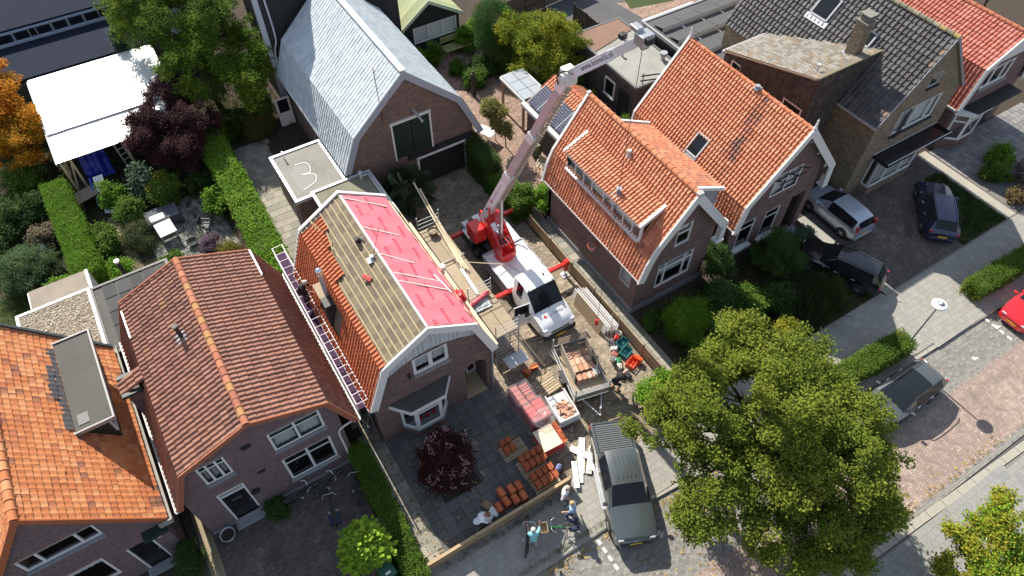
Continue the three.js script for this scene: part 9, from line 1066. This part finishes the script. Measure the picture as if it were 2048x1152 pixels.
  let g = new THREE.BufferGeometry(); g.setAttribute('position', new THREE.BufferAttribute(pos, 3)); g = mergeVertices(g, 1e-4); g.computeVertexNormals();
  const C = { skin: lin(0.42, 0.24, 0.17), ...Object.fromEntries(Object.entries(col).filter(([k, c]) => k !== 'hair' && Array.isArray(c)).map(([k, c]) => [k, lin(...c)])) }; const paintG = (g, fix) => { const q = g.attributes.position, a = new Float32Array(q.count * 3); for (let i = 0; i < q.count; i++) { let best = 9, c = C.skin; if (fix) c = fix; else { p.set(q.getX(i), q.getY(i), q.getZ(i)); for (const b of B) { const e = dist(b, p); if (e < best) { best = e; c = C[b.c]; } } } a.set([c.r, c.g, c.b], i * 3); } g.setAttribute('color', new THREE.BufferAttribute(a, 3)); return g; };
  paintG(g); const list = [g.toNonIndexed()];
  for (const [el, wr, k] of hands) { const d = wr.clone().sub(el).normalize(), up = Math.abs(d.y) > 0.9 ? V3(0, 0, 1) : V3(0, 1, 0), s = d.clone().cross(up).normalize(), nn = s.clone().cross(d); const palm = new THREE.SphereGeometry(0.045, 10, 8).scale(0.9, 1.1, 0.55); const H = [palm.applyMatrix4(new THREE.Matrix4().makeBasis(s, d, nn).setPosition(wr.clone().addScaledVector(d, 0.045)))]; for (let f = 0; f < 4; f++) { const a = wr.clone().addScaledVector(d, 0.075).addScaledVector(s, (f - 1.5) * 0.02), m = a.clone().addScaledVector(d, 0.035 + (f === 1 || f === 2 ? 0.008 : 0)).addScaledVector(nn, -0.008), e = m.clone().addScaledVector(d, 0.022).addScaledVector(nn, -0.022); H.push(bar(a.toArray(), m.toArray(), 0.0095, 6, 0.009), bar(m.toArray(), e.toArray(), 0.009, 6, 0.007)); } const th = wr.clone().addScaledVector(d, 0.03).addScaledVector(s, -k * 0.035); H.push(bar(th.toArray(), th.clone().addScaledVector(d, 0.04).addScaledVector(s, -k * 0.03).toArray(), 0.011, 6, 0.009)); const hg = mergeGeometries(H.map((q) => { const r = plain(q); r.deleteAttribute('uv'); return r; })); list.push(paintG(hg, pose.gloves ? C.shoes : C.skin)); }
  const body = mergeGeometries(list.map((q) => { q.deleteAttribute('uv'); return q; })); M('body', body, mat(W1, 0.8, { vertexColors: true }), t);
  // hair or helmet, eyes
  const cap = new THREE.SphereGeometry(0.112, 18, 12, 0, 6.3, 0, col.helmet ? 1.6 : 1.75); const zb = face.clone(), yb = headDir.clone(), xb = yb.clone().cross(zb).normalize(); const hb = new THREE.Matrix4().makeBasis(xb, yb, xb.clone().cross(yb)); cap.rotateX(col.helmet ? -0.1 : -0.45).scale(1, 1.05, 1.08); cap.applyMatrix4(hb.clone().setPosition(head.clone().addScaledVector(headDir, 0.055))); M(col.helmet ? 'helmet' : 'hair', cap, mat(col.hair, 0.75), t);
  const ey = [-1, 1].map((k) => new THREE.SphereGeometry(0.011, 8, 6).translate(k * 0.035, 0.03, 0.097).applyMatrix4(hb.clone().setPosition(head))); ey.push(bx(0.045, 0.008, 0.01, 0, -0.055, 0.088).applyMatrix4(hb.clone().setPosition(head))); M('face_features', merge(ey), mat([0.06, 0.03, 0.03], 0.5), t); t.scale.setScalar(S); return t;
}
const denim = [0.06, 0.075, 0.13];
person('grey-haired man in white shirt and turquoise vest holding a bicycle', 5.72, 0.03, -7.55, 2.75, { torso: [0, 1, 0.14], handL: [-0.32, 1.55, 0.42], handR: [0.16, 1.15, 0.5], footL: [-0.12, 0, -0.05], footR: [0.12, 0, 0.12], elbowHint: [0, -1, -0.3] }, { top: [0.2, 0.5, 0.55], legs: [0.36, 0.35, 0.32], shoes: [0.05, 0.05, 0.05], hair: [0.45, 0.43, 0.4] });
person('person in white shirt and dark trousers standing by the fence end', 7.86, 0.03, -8.42, 0.6, { torso: [0.02, 1, 0.06], head: [0.05, 1, 0.3], handL: [-0.2, 1.25, 0.22], handR: [0.28, 0.9, 0.1], footL: [-0.14, 0, 0.12], footR: [0.12, 0, -0.08] }, { top: [0.72, 0.73, 0.76], legs: [0.09, 0.1, 0.14], shoes: [0.5, 0.5, 0.5], hair: [0.4, 0.3, 0.24] });
person('fair-haired person in blue checked shirt beside the green bicycle', 7.78, 0.03, -7.68, -2.4, { torso: [0, 1, 0.1], handL: [-0.34, 1.2, 0.3], handR: [0.2, 1.0, 0.35], footL: [-0.12, 0, 0], footR: [0.13, 0, 0.12], s: 0.97, elbowHint: [0, -1, -0.4] }, { top: [0.3, 0.42, 0.6], legs: [0.05, 0.06, 0.12], shoes: [0.45, 0.45, 0.45], hair: [0.42, 0.28, 0.13] });
person('person in white tee shirt bending over the cartons in the yard', 4.18, 0.03, -9.42, 1.25, { hip: [0, 0.78, -0.08], torso: [0, 0.8, 0.6], head: [0, 0.6, 0.8], handL: [-0.14, 0.55, 0.62], handR: [0.14, 0.5, 0.6], footL: [-0.16, 0, 0.02], footR: [0.16, 0, -0.1], elbowHint: [0, -1, -0.3] }, { top: [0.74, 0.75, 0.8], legs: [0.04, 0.045, 0.05], shoes: [0.03, 0.03, 0.03], hair: [0.16, 0.09, 0.05] });
person('worker in black shirt and shorts bending over tools by the trailer', 13.2, 0.02, -11.75, 1.5, { hip: [0, 0.88, -0.14], torso: [0, 0.7, 0.72], head: [0, 0.4, 0.9], handL: [-0.15, 0.5, 0.6], handR: [0.16, 0.52, 0.62], footL: [-0.16, 0, 0.0], footR: [0.14, 0, -0.14], shorts: 1, elbowHint: [0, -1, -0.3] }, { top: [0.014, 0.014, 0.015], legs: [0.016, 0.016, 0.018], shoes: [0.06, 0.04, 0.03], hair: [0.3, 0.29, 0.28], helmet: 1 });
person('worker in black with pale cap on the white lattice walkway', 2.12, 3.58, -21.75, 0.95, { hip: [0, 0.85, -0.1], torso: [0, 0.85, 0.5], head: [0, 0.8, 0.5], handL: [-0.16, 1.0, 0.6], handR: [0.18, 1.05, 0.6], footL: [-0.13, 0, 0.08], footR: [0.12, 0, -0.12], elbowHint: [0, -1, -0.3] }, { top: [0.012, 0.012, 0.014], legs: [0.025, 0.025, 0.03], shoes: [0.05, 0.04, 0.03], hair: [0.5, 0.48, 0.45], helmet: 1 });
scene.traverse((o) => { if (o.isMesh) { o.castShadow = true; o.receiveShadow = true; } });
renderer.render(scene, camera);
